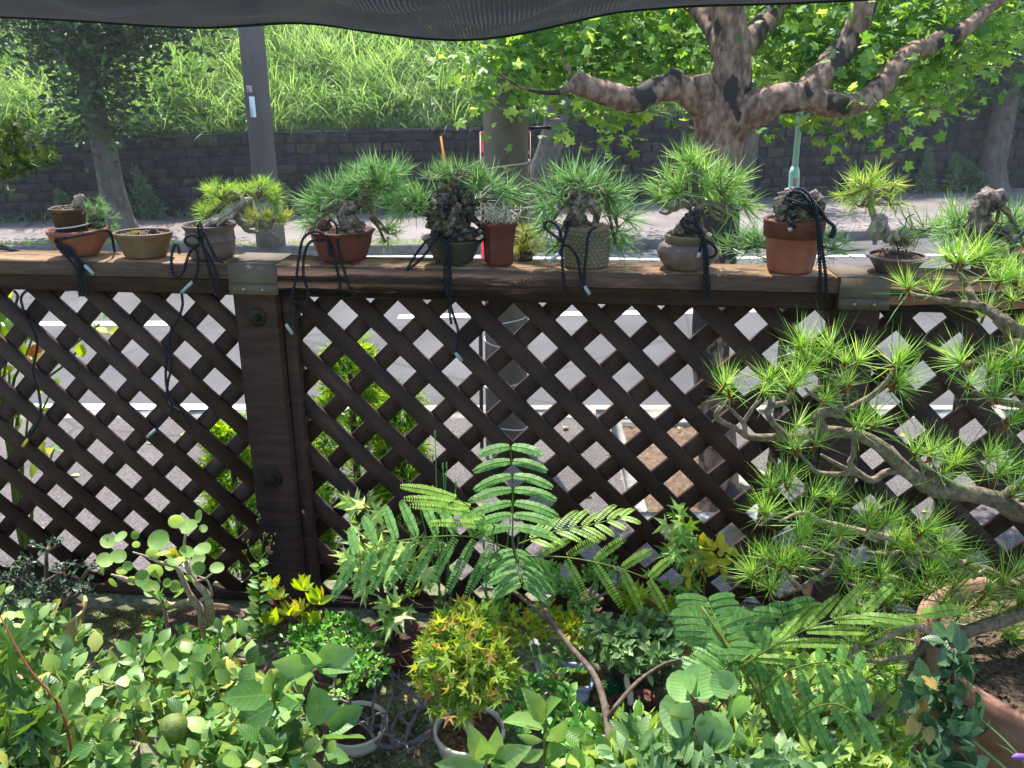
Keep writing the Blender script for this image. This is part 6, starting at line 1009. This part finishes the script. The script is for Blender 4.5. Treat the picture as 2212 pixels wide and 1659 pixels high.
frond(ml, ms, [(1690, 1600, 1.05), (1740, 1540, 1.02), (1800, 1520, 1.0), (1850, 1540, .98)], 5, (44, 100, -.02), (70, 10, .04), .012, np.array([.1, -.7, .7]), .15, 22)
frond(ml, ms, [(1590, 1420, 1.12), (1560, 1450, 1.1), (1520, 1460, 1.08)], 5, (-20, 60, -.02), (-50, -20, .03), .010, UPC, .25, 16)
ms.build('leaf_stalks', M['gstem'], t, smooth=True); ml.build('leaves', [LSK, LSY], t)
# --- right group
b = G0(1470, 1400); plant('maple', 'slender green maple seedling standing upright before the lattice right of centre', 'maple', b, [(1475, 1120, 1.52, 36, 12, .03, 10), (1480, 1150, 1.5, 26, 14, .03, 8), (1465, 1180, 1.5, 30, 12, .02, 8), (1500, 1190, 1.5, 20, 12, .02, 6), (1480, 1220, 1.5, 36, 14, .03, 9), (1460, 1250, 1.5, 30, 14, .03, 8), (1500, 1270, 1.5, 30, 14, .03, 8)], MAPLE, (.028, .042), LG, M['gstem'], None, per=3, face=(0, -.8, .6), up=-.4, trunk=[([(1480, 1400, 1.5), (1478, 1250, 1.5), (1474, 1115, 1.52)], [.0025, .002, .001])], stem_r=.002)
b = G0(1530, 1380); plant('seedling', 'bright yellow-leaved seedling right of the slender maple', 'seedling', b, [(1530, 1185, 1.5, 26, 14, .02, 12), (1555, 1200, 1.5, 24, 20, .02, 12), (1520, 1215, 1.5, 30, 14, .02, 10), (1560, 1240, 1.5, 16, 12, .02, 6), (1500, 1215, 1.5, 20, 14, .02, 6)], OVAL, (.022, .038), LY, M['gstem'], None, per=3, face=(0, -.8, .5), trunk=[([(1525, 1380, 1.5), (1520, 1260, 1.5), (1530, 1185, 1.5)], [.002, .0015, .001])], stem_r=.002)
b = np.array([PY(1500, 1700, 1.02)[0], 1.02, BZ]); t = thing('sapling', b, 'stem with a few very large round yellow-green leaves at the bottom right of centre', 'sapling'); Y = 1.02
stems(t, 'stem', [([b, (1540, 1659, Y), (1535, 1590, Y), (1532, 1560, Y), (1505, 1520, Y), (1490, 1500, Y)], [.004, .0035, .003, .0025, .002, .001]), ([(1532, 1560, Y), (1555, 1525, Y), (1580, 1500, Y)], [.002, .0015, .001]), ([(1535, 1580, Y), (1500, 1575, Y), (1480, 1570, Y)], [.002, .0015, .001])], M['rstem'], 8, .05)
mb = MB(); leaves1(mb, [(1500, 1515, Y, 1452, 1455, Y + .03), (1498, 1512, Y, 1520, 1440, Y + .04), (1582, 1508, Y, 1548, 1452, Y + .02), (1495, 1572, Y, 1430, 1520, Y), (1480, 1570, Y, 1445, 1620, Y - .02), (1500, 1578, Y, 1580, 1580, Y - .03), (1580, 1505, Y, 1610, 1540, Y), (1500, 1500, Y, 1470, 1480, Y + .05)], ROUND, .2, (0, -.75, .65), ks=.98); mb.build('leaves', LR if 0 else leafm('leaf_big_round', ['6c9852', '84ae66', 'a0c280'], .4, .4), t); mb = MB(); leaves1(mb, [(1490, 1560, Y, 1455, 1530, Y + .02)], ROUND, .2, (0, -.5, .8), ks=1.4); mb.build('yellow_leaf', LY, t)
# filler plants bottom right
for lab, cl_, tm, sz, lm in (
 ('low shrub of long narrow green leaves along the bottom edge right of the round-leaved stem', [(u, v, Y, 56, 30, .05, 40) for v, Y in ((1640, 1.0), (1690, .95)) for u in range(1380, 1800, 80)], OVAL2, (.026, .046), LG2),
 ('mixed bright green foliage under the silk tree fronds at the lower right', [(u, v, Y, 60, 28, .05, 40) for v, Y, us in ((1480, 1.25, (1640, 1760, 1880)), (1540, 1.16, (1600, 1700, 1790, 1880)), (1600, 1.08, (1350, 1620, 1720, 1830, 1930)), (1440, 1.35, (1700, 1790))) for u in us], OVAL, (.015, .032), LG),
 ('shrub of light green lobed leaves along the bottom edge near the right', [(u, 1640, 1.0, 50, 26, .05, 30) for u in (1620, 1700, 1790, 1880, 1960)], MAPLE, (.022, .038), LYG2),
 ('small-leaved shrub on the terrace left of the terracotta pot', [(u, v, Y, 50, 20, .04, 70) for u, v, Y in ((1760, 1420, 1.42), (1840, 1430, 1.38), (1650, 1440, 1.4), (1920, 1440, 1.35), (1860, 1480, 1.28), (1590, 1460, 1.36))], SMALL, (.014, .026), LS),
 ('low leafy plant between white bowl and square red-brown pot', [(u, v, Y, 40, 24, .04, 60) for u, v, Y in ((1330, 1590, 1.12), (1400, 1600, 1.1), (1440, 1640, 1.02), (1280, 1640, 1.04), (1250, 1690, .98), (1340, 1660, 1.0))], OVAL, (.022, .04), LG)):
    c = PY(cl_[0][0] + 40, cl_[0][1], cl_[0][2]); b = np.array([c[0], c[1] + .02, BZ]); plant('shrub', lab, 'shrub', b, cl_, tm, sz, lm, M['twig'], None, stem_r=.003, per=4)
b = np.array([PY(2050, 1700, 1.0)[0], 1.0, BZ]); t = plant('holly_shrub', 'upright stem with spiny dark blue-green leaves in front of the terracotta pot', 'shrub', b, [(2060, 1395, 1.05, 22, 20, .02, 14), (2085, 1430, 1.05, 36, 16, .02, 14), (2040, 1460, 1.05, 34, 20, .02, 14), (2090, 1520, 1.03, 40, 20, .02, 16), (2005, 1500, 1.03, 30, 30, .02, 18), (2020, 1560, 1.02, 34, 30, .02, 20), (1985, 1600, 1.0, 30, 26, .02, 14), (2070, 1590, 1.0, 36, 24, .02, 16), (2040, 1650, 1.0, 50, 20, .02, 26)], OVAL, (.024, .04), leafm('leaf_holly', ['26452c', '3a5e3c', '648258'], .25, .35), M['stem'], None, per=4, face=(0, -.8, .5), trunk=[([(2030, 1750, 1.0), (2045, 1600, 1.02), (2055, 1500, 1.04), (2062, 1390, 1.06)], [.004, .0035, .003, .002])], stem_r=.003)
mb = MB(); leaves1(mb, [(2000, 1510, 1.0, 1985, 1545, 1.0), (1985, 1540, 1.0, 1960, 1590, .98), (2000, 1560, 1.0, 2010, 1610, .98), (1990, 1460, 1.02, 2030, 1490, 1.0)], OVALW, .4, (0, -.8, .5)); mb.build('yellow_leaves', leafm('leaf_spotted', ['8f8a48', 'a07c3c'], .3), t)
b = np.array([PY(2190, 1640, 1.0)[0], 1.0, BZ]); t = thing('crocus', b, 'thin grassy leaves and a pale purple bud in the lower right corner', 'flower'); mb = MB(); leaves1(mb, [(2250, 1690, .98, 2120, 1530, 1.0), (2240, 1720, .97, 2060, 1560, 1.0), (2260, 1700, .98, 2180, 1600, .98), (2230, 1720, .98, 2100, 1640, .96)], blade(.012, .3), .2, (0, -.6, .8)); mb.build('leaves', LG2, t)
mb = MB(); p = PY(2205, 1636, .98); mb.tube([p + [.03, 0, -.02], p + [.012, 0, -.003], p + [.004, 0, 0], p + [-.006, 0, .001], p + [-.013, 0, 0]], [.0012, .0015, .005, .0048, .001], 10, 0, 4); mb.build('bud', M['purple'], t, smooth=True); ms = MB(); ms.tube([b, p + [.03, 0, -.02]], .0015, 6); ms.build('stem', M['gstem'], t)
# big terracotta pot with the foreground pine
pb = PY(2345, 1500, 1.12); pb = np.array([pb[0], 1.18, BZ]); t = thing('black_pine', pb, 'foreground black pine reaching in from the right over the lattice, in a big terracotta pot', 'pine')
hz = PY(2200, 1480, 1.1)[2] - BZ; hz = max(.12, hz)
mb = MB(); mb.lathe([(.001, .01), (.17, .01), (.175, 0), (.20, hz * .8), (.215, hz * .82), (.225, hz), (.218, hz + .004), (.205, hz), (.195, hz - .03), (.19, hz - .05)], pb, 64, mi=0); o = mb.build('pot', M['orangec'], t, smooth=True)
mb = MB(); soil_disc(mb, pb, .195, hz - .03, n=48, dome=.008); N = 900; a = rng.uniform(0, 6.28, N); rr = .19 * np.sqrt(rng.random(N)); tv = np.array([(1, 0, 0), (-1, 0, 0), (0, 1, 0), (0, -1, 0), (0, 0, 1.)]); mb.inst((tv, [np.array([[0, 2, 4], [2, 1, 4], [1, 3, 4], [3, 0, 4]])]), np.stack([np.cos(a) * rr, np.sin(a) * rr, np.full(N, hz - .026)], -1) + pb, rdir(N), rdir(N), rng.uniform(.002, .005, N)); mb.build('soil', M['gritd'], t)
C3 = lambda x, y, Y=1.3: (1355 + x * .387, 610 + y * .387, Y); C4 = lambda x, y, Y=1.25: (1355 + x * .387, 1084 + y * .387, Y); D4 = lambda x, y, Y=1.45: (1559 + x * .2953, 305 + y * .2953, Y)
TR = [pb + [0, 0, hz - .03], pb + [.03, .02, hz + .1], pb + [-.02, .04, hz + .25], PY(2330, 1109, 1.3), PY(2300, 900, 1.34), PY(2330, 780, 1.4)]
stems(t, 'trunk', [(TR, [.045, .038, .032, .028, .022, .016])], M['bark'], 20, .22)
BR = [([TR[3], C3(2212, 1290), C3(2050, 1210), C3(1880, 1175), C3(1700, 1155), C3(1560, 1050), C3(1430, 930), C3(1280, 850), C3(1100, 832), C3(950, 862), C3(700, 862), C3(620, 825), C3(500, 755), C3(520, 690)], [.020, .017, .015, .014, .0125, .012, .0115, .0095, .009, .007, .006, .005, .004, .003]),
 ([C3(1090, 830), C3(1065, 760), C3(1110, 725), C3(1190, 735), C3(1215, 715), C3(1350, 640), C3(1440, 565), C3(1490, 480)], [.009, .0085, .008, .007, .005, .0045, .004, .003]), ([C3(1195, 730), C3(1180, 640), C3(1150, 555), C3(1130, 510)], [.005, .004, .003, .002]), ([C3(1155, 555), C3(1210, 510), C3(1280, 460)], [.003, .0025, .002]), ([C3(1195, 715), C3(1060, 650), C3(990, 590)], [.004, .003, .002]),
 ([C3(880, 860), C3(800, 770), C3(790, 700), C3(890, 670), C3(905, 640), C3(940, 590)], [.006, .005, .005, .0045, .004, .003]), ([C3(800, 700), C3(795, 620), C3(790, 540)], [.004, .003, .002]), ([C3(660, 850), C3(650, 790), C3(600, 730), C3(560, 690)], [.004, .004, .003, .002]), ([C3(650, 780), C3(700, 700), C3(750, 650)], [.004, .003, .002]), ([C3(1265, 870), C3(1262, 960), C3(1245, 1020), C3(1330, 1090), C3(1380, 1100), C3(1450, 1060), C3(1530, 1050)], [.004, .004, .005, .006, .006, .006, .006]),
 ([C3(1330, 1090), C3(1200, 1030), C3(1080, 960)], [.005, .004, .002]), ([C3(1300, 1060), C3(1180, 1070), C3(1060, 1060), C3(1000, 1000), C3(950, 940)], [.005, .004, .004, .003, .002]), ([C3(1830, 1160), C3(1760, 1070), C3(1650, 1020), C3(1600, 940)], [.006, .005, .004, .003]), ([C3(1800, 1165), C3(1700, 1190), C3(1750, 1080)], [.005, .004, .003]), ([C3(2050, 1210), C3(2150, 1160), C3(2212, 1150)], [.007, .006, .005]),
 ([TR[5], C3(2212, 285, 1.38), C3(2080, 200, 1.4), C3(1990, 140, 1.42), C3(1930, 125, 1.42), C3(1850, 115, 1.42), C3(1700, 90, 1.43), C3(1570, 60, 1.44), C3(1550, 15, 1.44)], [.013, .011, .010, .008, .0075, .006, .005, .004, .003]), ([C3(1960, 135, 1.42), C3(1910, 60, 1.43), C3(1900, 20, 1.44), C3(1860, -40, 1.45), C3(1840, -90, 1.45), C3(1790, -130, 1.45)], [.007, .006, .005, .005, .004, .003]), ([C3(1900, 20, 1.44), C3(1960, -10, 1.44), C3(2010, -60, 1.44)], [.004, .003, .002]), ([C3(1845, -90, 1.45), C3(1870, -150, 1.45)], [.003, .002]),
 ([TR[4], C3(2212, 360, 1.33), C3(2100, 385, 1.33), C3(1960, 435, 1.33), C3(1880, 460, 1.33)], [.009, .007, .006, .005, .003]), ([C3(2050, 210, 1.4), C3(2150, 320, 1.38), C3(2212, 330, 1.36)], [.005, .004, .004]), ([TR[4], C3(2212, 690, 1.3), C3(2050, 660, 1.3), C3(1930, 610, 1.3)], [.008, .006, .005, .003]),
 ([TR[2], C4(2212, 455, 1.28), C4(2000, 380, 1.28), C4(1800, 335, 1.28), C4(1610, 280, 1.28), C4(1450, 295, 1.28), C4(1330, 280, 1.28)], [.012, .010, .0085, .0075, .006, .005, .003]), ([C4(1610, 280, 1.28), C4(1500, 210, 1.28), C4(1390, 185, 1.28), C4(1250, 150, 1.28), C4(1080, 110, 1.28), C4(980, 60, 1.28), C4(850, 110, 1.28)], [.007, .0065, .006, .006, .005, .004, .002]), ([C4(1260, 160, 1.28), C4(1185, 260, 1.27), C4(1150, 370, 1.26), C4(1050, 430, 1.25), C4(970, 480, 1.25), C4(870, 515, 1.25)], [.006, .0055, .005, .0045, .004, .003]), ([C4(970, 480, 1.25), C4(900, 410, 1.25), C4(870, 370, 1.25)], [.004, .003, .002]), ([C4(1930, 430, 1.27), C4(1960, 400, 1.27), C4(2000, 380, 1.27)], [.003, .004, .004]),
 ([TR[1], C4(1900, 720, 1.2), C4(1730, 745, 1.2), C4(1650, 820, 1.2), C4(1610, 870, 1.2), C4(1560, 985, 1.2)], [.012, .010, .009, .008, .007, .004]), ([C4(1720, 745, 1.2), C4(1600, 690, 1.2), C4(1480, 740, 1.2), C4(1380, 800, 1.2)], [.007, .006, .005, .003]), ([C4(1620, 870, 1.2), C4(1500, 870, 1.2), C4(1380, 890, 1.2), C4(1250, 860, 1.2), C4(1160, 800, 1.2)], [.006, .005, .004, .004, .003]), ([C4(1280, 790, 1.2), C4(1290, 960, 1.2), C4(1370, 1020, 1.2)], [.003, .003, .002])]
for P, R in BR: stems(t, 'branch', [(P, R)], M['twigp'] if P[0][1] > 1150 and not isinstance(P[0], np.ndarray) else M['twig'], 9, .16)
TU = [(540, 560, 0, 1.1), (580, 630, -.3, .8), (780, 530, 0, .9), (750, 600, -.2, .8), (905, 570, .1, 1.1), (950, 500, .1, 1.1), (1000, 420, 0, 1.1), (980, 350, 0, .9), (1130, 350, .2, 1.0), (1280, 430, .2, 1.0), (1210, 440, 0, .7), (1490, 440, .3, 1.0), (1500, 545, .7, 1.0), (1110, 640, 0, .8), (940, 800, -.1, .9), (1290, 800, .2, 1.1), (1380, 780, .5, .9), (950, 915, -.3, .9), (1050, 890, .3, .7), (880, 1100, 0, 1.0), (800, 1130, -.4, .9), (1030, 1190, .1, 1.1), (770, 1270, -.3, 1.0), (980, 1310, .1, 1.0), (1140, 1240, .2, .9), (1360, 1270, .2, .9), (1590, 1460, .2, 1.1), (850, 1560, 0, 1.1), (700, 1590, -.6, .9), (1170, 1460, 0, .8), (1480, 1450, .1, .9),
 (1610, 940, 0, 1.2), (1750, 1060, .2, 1.3), (1700, 960, .2, 1.0), (1830, 1000, .3, .9), (2080, 1050, .3, 1.3), (2180, 1130, .3, 1.0), (2000, 960, -.1, .9), (2020, 490, 0, 1.0), (1900, 560, -.3, .9), (1870, 430, -.6, 1.0), (1990, 170, .2, 1.1), (2150, 90, .2, 1.2), (1700, 50, 0, 1.0), (1560, 20, -.4, 1.0), (1850, -130, -.2, 1.3), (1780, -160, -.4, 1.0), (2010, -60, .3, 1.0), (2100, -30, .4, 1.1), (2180, 260, .3, .9), (2060, 620, .1, .9), (2180, 600, .3, 1.0), (2140, 740, .4, .9), (1240, 560, -.1, .6), (2200, 0, .3, 1.2), (1950, -160, .2, 1.1), (2110, 470, .2, .9), (2190, 440, .2, .9)]
TU4 = [(1230, 400, 0, 1.0), (1400, 420, .2, 1.1), (1690, 400, .1, 1.2), (1670, 480, .2, 1.2), (1560, 520, 0, 1.0), (1820, 460, .4, 1.0), (2100, 440, 0, 1.2), (1950, 560, .2, 1.0), (2050, 650, .3, 1.0), (2120, 740, .3, 1.1), (1270, 770, -.2, 1.0), (1390, 900, 0, 1.1), (1500, 950, 0, 1.1), (1560, 830, .2, 1.0), (1320, 980, -.2, 1.0), (1180, 180, 0, .9), (1430, 120, .2, .9), (1640, 170, .2, 1.2), (1560, 250, 0, 1.0), (1100, 230, -.2, .9), (960, 180, -.1, .9), (860, 340, 0, 1.1), (700, 400, -.5, .9), (800, 480, -.3, .9), (760, 300, -.4, .9), (960, 300, .2, .9), (1780, 330, .2, 1.1), (1900, 330, .3, 1.0), (2180, 380, .3, 1.1), (1450, 560, 0, .9), (1300, 600, -.1, .9), (1750, 560, 0, 1.0), (1850, 620, 0, 1.0), (1990, 480, .2, 1.0), (2190, 560, .2, 1.0), (1480, 700, 0, .8), (1420, 820, .1, .9)]
TU4 += [(rng.uniform(750, 2212), rng.uniform(120, 620), rng.normal(0, .3), rng.uniform(.8, 1.05)) for _ in range(4)]
mn, mbud = MB(), MB(); mtw = MB()
for LST, F_, Yd in ((TU, C3, 1.3), (TU4, C4, 1.25)):
    for x, y, ax, sc in LST:
        Y = 1.42 if (F_ is C3 and y < 300) else Yd; sc *= .86 if Y == 1.42 else 1; Y += rng.uniform(-.03, .03); u_, v_, _ = F_(x, y); c = PY(u_, v_ + 6, Y); n = 2 if rng.random() < .8 else 1
        for j in range(n):
            cc = c + rv(1, .006)[0] * (j > 0); A = nrm(np.array([ax + rng.normal(0, .25), -.35 + rng.normal(0, .2), .9])); L = .056 * sc
            if j: mn.tube([c - [0, 0, .02], (c + cc) / 2 - [0, 0, .01], cc], [.0016, .0013, .001], 5, mi=3)
            elif y > 100 and F_ is C4: mn.tube([c + [.05 * rng.uniform(.3, 1), .01, -.03], c - A * .02, c], [.0025, .002, .0015], 6, .1, 3, mi=3)
            L = L * rng.uniform(.9, 1.1)
            tufts(mn, [cc + A * .006], [A], 38, L, .62, needle(.0105), 0); tufts(mn, [cc], [A], 9, L * 1.5, .75, needle(.007), 1); mn.tube([cc - A * .014, cc, cc + A * .006], [.0022, .0026, .001], 6, mi=2)
mn.build('needles', [leafm('pine_needles', ['679c3a', '90bc54', 'b4d284'], .42), leafm('pine_needles_old', ['2a5c24', '3f7c30'], .3), M['pinebud'], M['twigp']], t)
# thin haze volume added to lift far darks like lens glare
mb = MB(); mb.box((2, 20, 5.5), (64, 66, 15.5)); hz_ = mb.build('glare_haze', bpy.data.materials.new('glare_haze')); m = hz_.data.materials[0]; m.use_nodes = True; tt = m.node_tree
tt.nodes.remove(tt.nodes['Principled BSDF']); vo = tt.nodes.new('ShaderNodeVolumePrincipled'); vo.inputs['Density'].default_value = .0013; vo.inputs['Color'].default_value = (.9, .93, 1, 1); vo.inputs['Anisotropy'].default_value = .35
tt.links.new(vo.outputs[0], tt.nodes['Material Output'].inputs['Volume']); tag(hz_, 'thin added haze over road and bank', 'glare_haze', kind='stuff')
